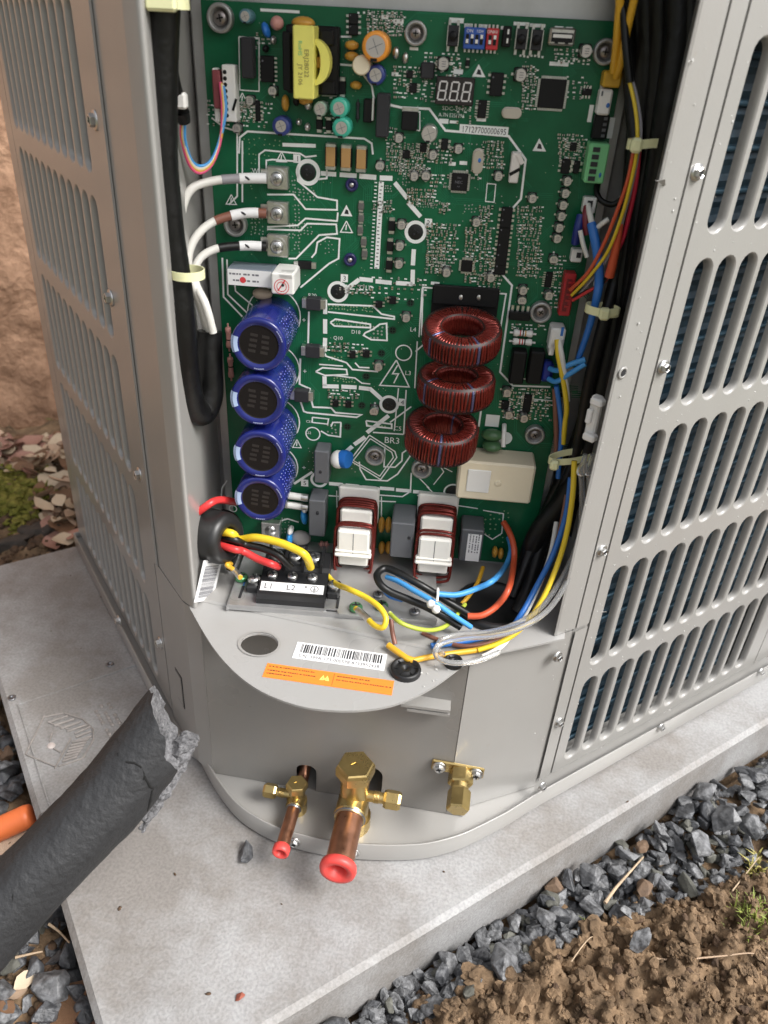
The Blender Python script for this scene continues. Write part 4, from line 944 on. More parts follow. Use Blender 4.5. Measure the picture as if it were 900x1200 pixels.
# transformer: ferrite core, bobbin, yellow tape and yellow winding
mb = MB(); cbox(mb, 366, 71, 62, 70, 7, 0, .0008); cbox(mb, 383, 44, 16, 16, 9, 0, .0006); cbox(mb, 384, 103, 16, 14, 9, 0, .0006); cbox(mb, 336, 72, 10, 60, 9, 0, .0006)
for y in (52, 60, 69, 90, 99): q = PL(391, y, 1); mb.ball((q.x, q.y, .0014), .0009, None, 6, 2, 4)
q, k = cbox(mb, 372, 73, 9, 12, 12, 1)
TRF = part('transformer', mb, [chip, amber, tin], 'yellow taped transformer')
mb = MB(); q, k = cbox(mb, 355.5, 74, 25, 75, 21, 0, .0006); M = T(q.x, q.y, .0212) @ RZ(-math.pi/2)
mb.text('ERJ28022', M @ T(0, .16*25*k, 0), 7.5*k, 1, 'C'); mb.text('RoHS', M @ T(-15*k, -.14*25*k, 0), 6.5*k, 2); mb.text('JY 2106', M @ T(12*k, -.14*25*k, 0), 7*k, 1)
part('tape_wrap', mb, [yellow, mat('olive_ink', (.30,.25,.08), .5), lgreen], parent=TRF)
mb = MB(); qc = PL(367, 73, 16); k = mp(367, 73, 16); vs = []; n = 14
for zz in (.008, .0165):
    for r0, r1 in ((22*k, 0),):
        for i in range(n+1):
            t = -math.pi/2+math.pi*i/n; vs.append((qc.x+20*k*math.cos(t), qc.y+24*k*math.sin(t), zz))
        for i in range(n+1):
            t = math.pi/2-math.pi*i/n; vs.append((qc.x+9*k*math.cos(t), qc.y+19*k*math.sin(t), zz))
N = 2*(n+1); mb.add(vs, [list(range(N, 2*N))]+[(i, (i+1) % N, N+(i+1) % N, N+i) for i in range(N)], 0, False)
part('winding_tape', mb, [yellow], parent=TRF)
# ---------------- seven segment display
mb = MB(); q, k = cbox(mb, 533, 107, 45, 29, 6, 0, .0004); z = .0061
SEG = part('digit_display', mb, [mat('display_black', (.025,.02,.022), .25)], 'three digit seven segment display')
mb = MB()
def bar2(x0, y0, x1, y1, w):
    d = Vector((x1-x0, y1-y0)); L = d.length; mb.box((0, 0, 0), (L, w, .0001), T(q.x+(x0+x1)/2, q.y+(y0+y1)/2, z) @ RZ(math.atan2(d.y, d.x)), 0)
for c in (-14, 0, 14):
    w, h, s_ = 4.2*k, 9.4*k, .9*k; C0 = c*k-.5*k; th = 1.7*k; g = .5*k
    for yy in (-h, 0, h): bar2(C0-w+g+yy*.10, yy, C0+w-g+yy*.10, yy, th)
    for a, b in ((-h, 0), (0, h)):
        for sx in (-w, w): bar2(C0+sx+a*.10, a+g, C0+sx+b*.10, b-g, th)
    mb.disc((q.x+C0+w+1.6*k, q.y-h, z+.00005), 1.0*k, 8)
part('digit_segments', mb, [mat('segment_white', (.62,.60,.60), .4)], parent=SEG)
# ---------------- switch row
def tact(px, py):
    def ex(mb, q, k, z):
        mb.lathe([(5.2*k, z), (5*k, z+.0016), (4.4*k, z+.002), (0, z+.002)], T(q.x, q.y, 0), 16, 1)
        for sx in (-1, 1):
            for sy in (-1, 1): mb.box((q.x+sx*5*k, q.y+sy*13*k, .001), (3*k, 6*k, .002), None, 2)
            mb.box((q.x+sx*6.6*k, q.y, z*.6), (.8*k, 20*k, z), None, 2)
        return [chip, tin]
    boxpart('push_button', px, py, 13.5, 21, 4, chipg, .0004, ex)
tact(531, 42); tact(611, 46); tact(629, 47)
def dip(px, py, w, m, n, label):
    def ex(mb, q, k, z):
        for i in range(n):
            x = q.x+(-w/2+w*(i+.75)/(n+.5))*k; mb.box((x, q.y-1*k, z), (3.6*k, 10*k, .0006), None, 1); mb.box((x, q.y+(2 if i % 2 else -3)*k, z+.0004), (3*k, 4*k, .0012), None, 2)
        for i in range(n+1): 
            for s_ in (-1, 1): mb.box((q.x+(-w/2+w*(i+.5)/(n+1))*k, q.y+s_*12.5*k, .001), (2.4*k, 4*k, .001), None, 3)
        mb.text('ON', T(q.x-w*.25*k, q.y+7.4*k, z+.0003), 5*k, 2); mb.text('KE' if n < 3 else '1234', T(q.x+w*.22*k, q.y+7.4*k, z+.0003), 4*k, 2)
        return [chip, white, tin]
    boxpart('dip_switch', px, py, w, 22, 5, m, .0004, ex, label)
dip(556, 45, 25, mat('blue_switch', (.03,.10,.42), .4), 4, 'blue four-way switch block'); dip(577, 46, 14, redb, 2, 'red two-way switch block')
def hdr(mb, q, k, z):
    for i in range(2): mb.box((q.x+1*k, q.y+(5-9*i)*k, z), (2*k, 5*k, .003), None, 1)
    return [white]
boxpart('jumper_header', 594, 43, 10, 21, 4, chip, .0004, hdr)
def usb(mb, q, k, z):
    mb.box((q.x, q.y-1*k, z-.0001), (25*k, 9.5*k, .0012), None, 1); mb.box((q.x, q.y+.5*k, z+.0002), (22*k, 3.5*k, .0014), None, 2)
    for s_ in (-1, 1): mb.box((q.x+s_*6*k, q.y-6*k, z+.0002), (4*k, 2.5*k, .0008), None, 1)
    return [chip, white]
boxpart('usb_socket', 659, 43, 30, 18, 7, tin, .0008, usb)
# crystals
def crystal(px, py, L, w, rot, ht=4):
    mb = MB(); q = PL(px, py, ht); k = mp(px, py, ht); l = (L-w)/2*k; r = w/2*k
    pr = [(l+r*math.cos(t), r*math.sin(t)) for t in np.linspace(-math.pi/2, math.pi/2, 8)]+[(-l+r*math.cos(t), r*math.sin(t)) for t in np.linspace(math.pi/2, 1.5*math.pi, 8)]
    M = T(q.x, q.y, 0) @ RZ(rot); mb.prism(pr, .0004, ht*.001, M, 0); mb.prism([(x*1.12, y*1.2) for x, y in pr], .0002, .0008, M, 0); part('crystal', mb, [mat('crystal_can', (.66,.60,.56), .3, .8) if 'crystal_can' not in MAT else MAT['crystal_can']])
crystal(600, 133, 21, 10, 0); crystal(560, 190, 25, 11, math.pi/2)
mb = MB(); q = PL(562, 188, 4.1); mb.ball((q.x, q.y, .0041), (.0008, .0011, .0001), None, 8, 0, 4); part('ink_dot', mb, [w_blue])
# white connector with black slash
def slash(mb, q, k, z): mb.box((0, 0, 0), (13*k, 3.6*k, .0004), T(q.x+.3*k, q.y-4*k, z) @ RZ(.55), 1); mb.box((q.x+4.8*k, q.y+10*k, z-.001), (5*k, 12*k, .003), T(q.x+4.8*k, q.y+10*k, 0) @ RZ(.6) @ T(-q.x-4.8*k, -q.y-10*k, 0), 0); return [chip]
boxpart('white_connector', 603.5, 197, 11, 33, 6, mat('connector_white', (.74,.70,.66), .4), .0005, slash)
# ---------------- right hand connector column
boxpart('amber_plug', 718, 93, 21, 17, 9, mat('amber_plug', (.62,.36,.03), .4), .0008)
def dotm(mb, q, k, z): mb.ball((q.x+4*k, q.y-3*k, z), (2.2*k, 2.8*k, .0003), None, 8, 1, 4); mb.box((q.x-5*k, q.y+9*k, z), (2*k, 5*k, .0004), None, 2); return [w_blue, fgrey]
boxpart('white_plug', 709, 120, 15, 27, 8, white, .0008, dotm)
def hd2(mb, q, k, z):
    for i in range(4): mb.box((q.x+4*k, q.y+(9-6*i)*k, z), (4*k, 3*k, .001), None, 1)
    return [fgrey]
boxpart('black_header', 704, 149, 17, 26, 5, chip, .0006, hd2)
def term(mb, q, k, z):
    for i in range(5): mb.box((q.x-3.4*k, q.y+(15-7.8*i)*k, z), (8*k, 5*k, .0012), None, 1)
    mb.box((q.x-10*k, q.y, z*.55), (4*k, 40*k, z*.8), None, 0, .0004); mb.ball((q.x+6*k, q.y-12*k, z), (1.6*k, 3*k, .0003), None, 8, 2, 4); return [ink, w_blue]
boxpart('green_terminal', 699.5, 192, 23, 43, 11, lgreen, .0006, term, 'five-way green terminal')
boxpart('white_socket', 691, 241, 15, 18, 6, white, .0006, lambda mb, q, k, z: (mb.box((q.x, q.y+2*k, z), (6*k, 7*k, .0006), None, 1), [ink])[1])
boxpart('white_socket', 676, 300, 13, 15, 6, white, .0006, lambda mb, q, k, z: (mb.box((q.x+2*k, q.y+1*k, z), (5*k, 6*k, .0006), None, 1), [ink])[1])
def redx(mb, q, k, z):
    mb.box((q.x-1*k, q.y, z), (5*k, 38*k, .001), None, 1)
    for i in range(5): mb.box((q.x+1*k, q.y+(15-7*i)*k, z+.0004), (5*k, 2.4*k, .0008), None, 0)
    return [mat('dark_red', (.18,.01,.015), .4)]
boxpart('red_connector', 665, 346, 13.5, 50, 8, mat('red_connector', (.42,.02,.025), .4), .0006, redx)
def bigwhite(mb, q, k, z):
    mb.box((q.x-4*k, q.y-12*k, z*.5), (6*k, 16*k, z), None, 0, .0004); mb.box((q.x+2*k, q.y-4*k, z+.0006), (9*k, 12*k, .0014), None, 0, .0004); mb.box((q.x+4*k, q.y+10*k, z), (3*k, 10*k, .0008), None, 1); mb.box((q.x+1*k, q.y-8*k, z+.0012), (5*k, 5*k, .0008), None, 2); return [w_blue, chip]
boxpart('white_connector', 653, 398, 17, 26, 12, white, .0008, bigwhite)
boxpart('blue_coil', 641, 437, 15, 25, 8, mat('dark_blue_coil', (.015,.03,.25), .35), .002)
for x in (607, 628): boxpart('black_relay', x, 432, 17, 40, 9, chip, .0008)
boxpart('resistor_array', 609, 371, 25, 10, 4, chip, .0005, lambda mb, q, k, z: ([mb.box((q.x+(-9+6*i)*k, q.y+8*k, .001), (3*k, 6*k, .0014), None, 1) for i in range(4)], [tin])[1])
def axial(px, py, L, r, rot, body, bands=(), ht=3, name='resistor', z0=None):
    mb = MB(); q = PL(px, py, ht); k = mp(px, py, ht); M = T(q.x, q.y, max(.0004+r*k, ht*.001-r*k)) @ RZ(rot) @ Matrix.Rotation(math.pi/2, 4, 'Y'); l = L*k/2; R = r*k
    mb.lathe([(R*.3, -l*1.4), (R*.3, -l), (R*.9, -l), (R, -l*.85), (R, -l*.6), (R*.82, -l*.45), (R*.82, l*.45), (R, l*.6), (R, l*.85), (R*.9, l), (R*.3, l), (R*.3, l*1.4)], M, 12, 0)
    for i, (t, m) in enumerate(bands): mb.lathe([(R*.86, l*(t-.06)), (R*.86, l*(t+.06))], M, 12, m, True, False)
    part(name, mb, [body, redb, chip, amber])
axial(613, 391, 22, 4.2, 0, white, ((-.3, 1), (0, 2), (.25, 3))); axial(612, 401, 22, 4.2, 0, white, ((-.3, 1), (0, 1), (.25, 2)))
axial(267.5, 396, 24, 3.6, math.pi/2, pink, ((-.2, 2),)); axial(270, 431, 24, 3.6, math.pi/2, pink, ((.1, 2),))
axial(379, 640, 9, 4, 0, pink, ((-.2, 2), (.2, 2)), 5);
axial(419, 130, 18, 2.2, math.pi/2, chipg, (), 2, 'glass_diode')
# fuses
for y in (583, 594):
    mb = MB(); q = PL(349, y, 6); k = mp(349, y, 6); M = T(q.x, q.y, .005) @ RZ(-.06) @ Matrix.Rotation(math.pi/2, 4, 'Y')
    mb.lathe([(4.3*k, -12*k), (4.3*k, 4*k)], M, 14, 0); mb.lathe([(4.6*k, 4*k), (4.8*k, 7*k), (4.6*k, 12*k)], M, 14, 1); mb.lathe([(4.6*k, -17*k), (4.6*k, -12*k)], M, 14, 1); part('fuse', mb, [white, tin])
# ---------------- fixing screws in collars, dark bolt wells, blue screws
def collar_mesh():
    mb = MB(); R = .0056
    mb.lathe([(R, 0), (R, .0034), (R*.97, .0038), (R*.78, .0040), (R*.72, .0036), (R*.66, .0012), (0, .0012)], None, 26, 0)
    mb.lathe([(R*.56, .0012), (R*.55, .0020), (R*.42, .0029), (R*.2, .0032), (0, .0032)], None, 20, 1)
    for k in (0, 1): mb.box((0, 0, .0031), (R*.5, R*.1, .0005), RZ(k*math.pi/2+.5), 2)
    return mb.mesh('collar_screw', [mat('collar_grey', (.40,.40,.39), .4, .55), mat('collar_screw', (.30,.27,.26), .35, .85), chip])
cmesh = collar_mesh()
for x, y, r in ((257,21,15.5),(487,39,13.2),(275,264,13.5),(710,61,14),(634,367,12.5),(627,511,11.5),(494,551,12),(439,536,11.5)):
    s_ = r*mp(x, y, 3)/.0056; q = PL(x, y, 3.8*s_); o = link('collar_screw', cmesh, CB); o.location = (q.x, q.y, 0); o.scale = (s_,)*3; o.rotation_euler = (0, 0, random.random()*3)
for x, y, r in ((361,202,9),(487,272,8.6),(396,342,8.4),(456,474,8),(531,577,8.6)):
    mb = MB(); q = PL(x, y, .3); k = mp(x, y); mb.lathe([(r*k, .0002), (r*k*.8, .0005), (0, .0005)], T(q.x, q.y, 0), 22); 
    for a in range(3): mb.ball((q.x+r*k*.35*math.cos(a*2.1), q.y+r*k*.35*math.sin(a*2.1), .0006), r*k*.16, None, 6, 1, 4)
    part('bolt_well', mb, [mat('well_black', (.006,.008,.008), .5) if 'well_black' not in MAT else MAT['well_black'], chipg])
for x, y in ((412,217),(410,305)):
    mb = MB(); q = PL(x, y, 2); k = mp(x, y); mb.lathe([(7.5*k, 0), (7.5*k, .0016), (5*k, .002), (4.2*k, .0012), (0, .0012)], T(q.x, q.y, 0), 18, 0); mb.ball((q.x, q.y, .0015), (3*k, 3*k, .0008), None, 8, 1, 5); part('blue_ringed_screw', mb, [mat('navy_ring', (.02,.02,.10), .35) if 'navy_ring' not in MAT else MAT['navy_ring'], tin])
for x, y in ((481,355),(460,387),(447,414),(429,441),(424,475),(407,500)):
    mb = MB(); q = PL(x, y, .3); k = mp(x, y); mb.ring((q.x, q.y, .0003), 3.2*k, 4.6*k, 16, 0); mb.disc((q.x, q.y, .00025), 3.2*k, 12, 1); mb.box((q.x, q.y, .0004), (6*k, .9*k, .0001), None, 0); mb.box((q.x, q.y, .0004), (.9*k, 6*k, .0001), None, 0); part('screw_hole', mb, [mat('dark_green_mask', (.004,.04,.02), .5) if 'dark_green_mask' not in MAT else MAT['dark_green_mask'], chip])
# ---------------- phase terminals
for x, y in ((325,209),(325,250),(325,288.5)):
    mb = MB(); q, k = cbox(mb, x, y, 25, 25, 5, 0, .0005); M = T(q.x, q.y, .005)
    mb.box((q.x-15*k, q.y+1*k, .0042), (10*k, 16*k, .0012), None, 0, .0003); mb.lathe([(10.5*k, 0), (10.5*k, .0012)], M, 20, 0)
    t = part('phase_terminal', mb, [tin])
    mb = MB(); mb.lathe([(8*k, .0012), (7.6*k, .0026), (5*k, .0034), (0, .0034)], M, 18, 0)
    for a in (0, 1): mb.box((0, 0, .0034), (7*k, 1.5*k, .0004), M @ RZ(a*math.pi/2+.3), 1)
    part('terminal_screw', mb, [steel, steeld], parent=t)
# grey capacitor with the white label, white cube beside it
def lab(mb, q, k, z):
    mb.box((q.x, q.y, z+.00005), (52*k, 18.5*k, .0002), None, 1); rnd = random.Random(4)
    for y, a, b in ((4, -24, 12), (-3.4, -20, 12)): fake(mb, T(q.x, q.y+y*k, z+.00022), a*k, b*k, 0, 3.4*k, 3, rnd)
    mb.disc((q.x-8*k, q.y-2.5*k, z+.0003), 3.6*k, 16, 2)
    return [paper, redink, inkg]
boxpart('labelled_capacitor', 292.5, 326, 54, 20, 15, mat('blue_grey_plastic', (.19,.22,.26), .4), .0006, lab, 'grey capacitor with white label')
def cube(mb, q, k, z):
    for r0 in (9, 6): mb.ring((q.x-1*k, q.y-3*k, z+.0002), (r0-.8)*k, r0*k, 24, 1)
    mb.box((q.x, q.y-2*k, z+.0001), (1.4*k, 16*k, .0002), T(q.x, q.y, 0) @ RZ(-.6) @ T(-q.x, -q.y, 0), 1); mb.disc((q.x+.5*k, q.y-1*k, z+.0004), 1.8*k, 10, 2); mb.box((q.x+4*k, q.y+9*k, z*.8), (17*k, 7*k, z*.4), None, 0, .0005); return [redink, ink]
boxpart('white_sensor', 331, 333, 27, 25, 20, white, .0008, cube, 'white block with red stamp')
pill(307, 345, 24, 14, 8, mat('tan_epoxy', (.50,.40,.30), .5), 'epoxy_block')
# ---------------- the four blue can capacitors
for i, (tx0, ty0, r) in enumerate(((302.7,405,33),(301.5,470,32.3),(304,533.5,31),(304.5,586,30))):
    ht = 41; q = PL(tx0, ty0, ht); k = mp(tx0, ty0, ht); R = r*k; H = ht*.001; M = T(q.x, q.y, 0); mb = MB()
    mb.lathe([(R*.96, .0), (R*.99, .002), (R*.985, .004), (R, .005), (R, H-.0022), (R*.985, H-.0008), (R*.94, H), (R*.82, H-.0002), (R*.72, H-.0010)], M, 44, 0, True, False)
    c = part('blue_capacitor', mb, [bluecap, bluetop])
    mb = MB(); mb.lathe([(R*.72, H-.0009), (R*.68, H-.0012), (0, H-.0012)], M, 36, 0, False, False); rnd = random.Random(i)
    for sx in (-.22, .22):
        for sy in range(4): mb.box((q.x+sx*R+rnd.uniform(-.03, .03)*R, q.y+(.33-.2*sy)*R, H-.00115), (R*.26, R*.10, .0001), M @ RZ(-.12) @ M.inverted(), 1)
    part('vent_cap', mb, [mat('cap_black', (.009,.007,.007), .55, spec=.25) if 'cap_black' not in MAT else MAT['cap_black'], mat('cap_print', (.024,.020,.019), .5) if 'cap_print' not in MAT else MAT['cap_print']], parent=c)
    mb = MB(); vs = []; da = .34
    for a in np.linspace(math.pi-da, math.pi+da, 6): vs += [(q.x+R*.76*math.cos(a), q.y+R*.76*math.sin(a), H-.0003), (q.x+R*.90*math.cos(a), q.y+R*.90*math.sin(a), H+.00025), (q.x+R*1.006*math.cos(a), q.y+R*1.006*math.sin(a), H-.0005), (q.x+R*1.004*math.cos(a), q.y+R*1.006*math.sin(a), H-.012)]
    mb.add(vs, [(4*j+t, 4*j+t+1, 4*j+5+t, 4*j+4+t) for j in range(5) for t in range(3)], 0, False); part('polarity_stripe', mb, [lblue], parent=c)
    mb = MB()                                                       # white print round the sleeve and on the shoulder
    for j in range(9):
        for l in range(8):
            a = -.15+j*.115+ (l % 2)*.02; w = .035
            if (j*5+l*3) % 7 == 0: continue
            zz = H*(.16+l*.095); dz = .0010 if (j+l) % 3 else .0005
            pts = []
            for aa, zq in ((a, zz), (a+w, zz), (a+w, zz+dz), (a, zz+dz)): pts.append((q.x+R*1.004*math.cos(aa), q.y+R*1.004*math.sin(aa), zq))
            mb.add(pts, [(0,1,2,3)])
    for a0, a1 in ((.25, .75), (-1.75, -1.35)):
        for a in np.arange(a0, a1, .085): mb.box((0, 0, 0), (R*.035, R*.06, .00012), M @ RZ(a) @ T(R*.885, 0, H+.00005), 0)
    part('sleeve_print', mb, [mat('pale_blue_print', (.34,.38,.60), .5) if 'pale_blue_print' not in MAT else MAT['pale_blue_print']], parent=c)
# ---------------- toroidal chokes
def toroid(px, py, rpx, hpx, tilt, yaw, h, turns, label):
    q = PL(px, py, h); k = mp(px, py, h); R = rpx*k; A = hpx*k/2; rin = R*.47
    M = T(q.x, q.y, h*.001) @ Matrix.Rotation(yaw, 4, 'Z') @ Matrix.Rotation(-math.pi/2+tilt, 4, 'X')      # local z = the ring's axis
    wr = math.pi*R/turns*1.03; mb = MB(); rc = .0022
    mb.lathe([(rin+wr, -A+wr), (R-wr, -A+wr), (R-wr, A-wr), (rin+wr, A-wr), (rin+wr, -A+wr)], M, 40, 0, True, False); c = part('toroid_choke', mb, [mat('choke_core', (.03,.012,.01), .5) if 'choke_core' not in MAT else MAT['choke_core']], label)
    mb = MB(); prof = []
    ro_, ri_ = R-wr, rin+wr*.5; bz = A-wr; cr = .32*(ro_-ri_)
    def corner(cx, cz, a0): return [(cx+cr*math.cos(a0+t*math.pi/2), cz+cr*math.sin(a0+t*math.pi/2)) for t in (0, .33, .67, 1)]
    prof = corner(ro_-cr, bz-cr, 0)+corner(ri_+cr, bz-cr, math.pi/2)+corner(ri_+cr, -bz+cr, math.pi)+corner(ro_-cr, -bz+cr, 1.5*math.pi)
    rnd = random.Random(turns)
    for i in range(turns):
        a = 2*math.pi*(i+rnd.uniform(-.13, .13))/turns; j = rnd.uniform(-.0001, .0002); ca, sa = math.cos(a), math.sin(a)
        sw = rnd.uniform(-.02, .02)
        pts = [((r+j)*math.cos(a+sw*(zz/A)), (r+j)*math.sin(a+sw*(zz/A)), zz) for r, zz in prof]
        mb.tube(pts, wr*.78, 6, 1 if rnd.random() < .03 else 0, False, M, True)
    part('copper_winding', mb, [enam, enamb], parent=c)
toroid(541, 394, 47, 33, .22, .02, 25, 68, 'largest red wire choke'); toroid(534, 452, 46, 34, .05, .02, 25, 68, 'middle red wire choke'); toroid(517, 510, 43.5, 38, .14, -.03, 25, 64, 'lowest red wire choke')
# ---------------- relay, discs, film boxes, common-mode chokes at the foot
def relay(mb, q, k, z):
    mb.box((q.x-20*k, q.y+1*k, z+.0004), (27*k, 30*k, .0012), None, 1, .0005); mb.lathe([(4*k, z), (4*k, z+.0005), (3*k, z+.0008), (0, z+.0006)], T(q.x+3*k, q.y+0*k, 0), 14, 0); mb.box((q.x+3*k, q.y, z+.0008), (5*k, .9*k, .0002), T(q.x+3*k, q.y, 0) @ RZ(.5) @ T(-q.x-3*k, -q.y, 0), 2); return [white, cream]
boxpart('cream_relay', 580.5, 566, 88, 51, 20, cream, .0012, relay, 'large cream relay box')
pill(577, 511, 26, 14, 9, dgreen, 'green_disc'); pill(577, 524, 24, 13, 11, dgreen, 'green_disc')
mb = MB(); q = PL(590, 514, 8); mb.tube(spline([(q.x, q.y+.006, .001), (q.x, q.y+.003, .006), (q.x+.0005, q.y-.005, .009)], 4), .0014, 8); part('white_lead', mb, [white])
boxpart('film_box', 376.5, 548, 17, 43, 13, fgrey, .0007, lambda mb, q, k, z: (mb.ball((q.x-1*k, q.y-6*k, z), (1.8*k, 2.4*k, .0003), None, 8, 1, 4), [ink])[1])
mb = MB(); q = PL(396, 540, 8); k = mp(396, 540, 8); mb.ball((q.x, q.y, .006), (10*k, 11*k, .006), None, 14, 0, 8); mb.lathe([(10*k, -.0028), (11*k, 0), (10*k, .0028)], frame((q.x+8*k, q.y+2*k, .007), (1, .1, .5)), 16, 1); part('white_varistor', mb, [white, blueb])
boxpart('film_box', 371, 608, 19, 50, 16, fgrey, .0007, lambda mb, q, k, z: (mb.ball((q.x+1*k, q.y+8*k, z), (2*k, 3*k, .0003), None, 8, 1, 4), [ink])[1])
boxpart('film_box', 471, 634, 27, 49, 24, fgrey, .0008, lambda mb, q, k, z: (mb.ball((q.x+8*k, q.y+5*k, z), (2*k, 3*k, .0003), None, 8, 1, 4), [ink])[1], 'tallest grey film box')
def lab2(mb, q, k, z):
    mb.box((q.x+3*k, q.y-2*k, z+.0001), (16*k, 38*k, .0002), None, 1); rnd = random.Random(8)
    for x in (-2, 1.5, 5, 8): fake(mb, T(q.x+x*k, q.y+1*k, z+.0003) @ RZ(math.pi/2), -10*k, 15*k, 0, 2.4*k, 2, rnd)
    return [paper, inkg]
boxpart('film_box', 552, 640, 26, 45, 18, fgrey, .0008, lab2, 'grey film box with paper label')
for x, y, w, h, rot, hh in ((356,607,8,20,.15,9),(339,632,8,20,.0,12)): 
    pill(x, y, w, h, hh, mat('sky_blue_disc', (.03,.30,.72), .35) if 'sky_blue_disc' not in MAT else MAT['sky_blue_disc'], 'blue_disc_capacitor', rot)
    pill(x+1, y-9, 7, 7, hh*.9, white, 'disc_lead')
boxpart('bus_lug', 317, 622, 22, 20, 6, tin, .0005, lambda mb, q, k, z: (mb.lathe([(7*k, z), (6*k, z+.0014), (0, z+.0016)], T(q.x, q.y, 0), 16, 1), [steel])[1]); pill(352, 632, 24, 18, 10, mat('grey_epoxy', (.42,.40,.38), .5), 'epoxy_block')
mb = MB(); q0 = PL(330, 655, 3); q1 = PL(560, 665, 3); mb.box(((q0.x+q1.x)/2, q0.y+.001, .004), (q1.x-q0.x, .007, .006), None, 0, .001); part('edge_guard', mb, [chip])
def cmchoke(px, py, w, h, label):
    ht = 31; mb = MB(); q = PL(px, py, ht); k = mp(px, py, ht); H = ht*.001; w = w*.90; mb.box((q.x, q.y-.09*h*k, H*.8), (w*k, h*k*.44, H*.4), None, 0, .0012); mb.box((q.x, q.y, H*.31), (w*k, h*k*.64, H*.62), None, 0, .0012); W, Hh = w*k, h*k
    y0 = q.y+.07*Hh
    mb.box((q.x, q.y-Hh*.40, H*.5-.001), (W*.94, Hh*.24, H-.002), None, 0, .001)
    mb.box((q.x, q.y-Hh*.285, H-.0012), (W*1.16, Hh*.055, .006), None, 0, .0008); mb.box((q.x, q.y-Hh*.22, H-.0016), (W*1.14, Hh*.03, .005), None, 0, .0006)
    mb.box((q.x, q.y-Hh*.10, H+.00005), (W*.02, Hh*.40, .0002), None, 1); mb.box((q.x, q.y+Hh*.20, .0025), (W*1.3, Hh*.62, .005), None, 0, .001)
    c = part('bobbin_choke', mb, [bobbin, fgrey], label)
    mb = MB(); rnd = random.Random(int(px))
    for i, z in enumerate((.0070, .0090, .0110, .0130, .0150, .0170, .0225, .0268)):
        a = W*.56+rnd.uniform(-.0004, .0006); t = q.y+Hh*(.35 if z < .018 else .15)+rnd.uniform(0, .0012); b = q.y-Hh*(.56+.012*i)
        pts = [(q.x-a, t-.003, z), (q.x-a+.003, t, z+.0006), (q.x, t+.0008, z+.001), (q.x+a-.003, t, z+.0006), (q.x+a, t-.003, z), (q.x+a+.0004, (t+b)/2, z+.001), (q.x+a, b+.003, z+.002), (q.x+a-.003, b, z+.0026), (q.x, b-.0008, z+.003), (q.x-a+.003, b, z+.0026), (q.x-a, b+.003, z+.002), (q.x-a-.0004, (t+b)/2, z+.001)]
        pts = spline(pts+[pts[0]], 3)[:-1]; mb.tube(pts, .00095, 7, 0, False, None, True)
    part('red_winding', mb, [enam], parent=c)
cmchoke(414, 632, 42, 80, 'left ivory bobbin choke'); cmchoke(509.5, 641, 42, 80, 'right ivory bobbin choke')
# ================================================================== wiring: every wire, sleeve and tie is a thing of its own
def wp(pts, k=7):
    out = []
    f = pts[0]                                                      # leads that leave the picture go on up to the lid
    if not isinstance(f, Vector) and len(f) == 3 and f[1] <= -20: pts = [(f[0]+(f[0]-349)*.11, -245, f[2])]+list(pts)
    for p in pts:
        if isinstance(p, Vector): out.append(p)
        elif len(p) == 4: out.append(Q(p[1], p[2], p[3]))
        else: out.append(P(*p))
    return spline(out, k)
def wire(name, label, cat, pts, r, m, group=None, n=10, mats=None):
    pp = wp(pts); mb = MB(); rr = 0 if isinstance(r, (list, tuple)) else r*.001
    if isinstance(r, (list, tuple)):
        N = len(pp); rr = [float(np.interp(i/(N-1)*(len(r)-1), range(len(r)), r))*.001 for i in range(N)]
    o = pp[0].copy(); mb.tube([p-o for p in pp], rr, n)
    ob = mb.build(name, [m]); ob.location = o
    tag(ob, label, cat, group); ob['_p'] = 0; del ob['_p']; return ob, pp, o
def sleeve(par, pp, o, f0, f1, r, m, name, n=12):
    N = len(pp)-1; i0, i1 = max(0, int(f0*N)), min(N, int(math.ceil(f1*N))); mb = MB(); mb.tube([p-o for p in pp[i0:i1+1]], r*.001, n); return mb.build(name, [m], par)
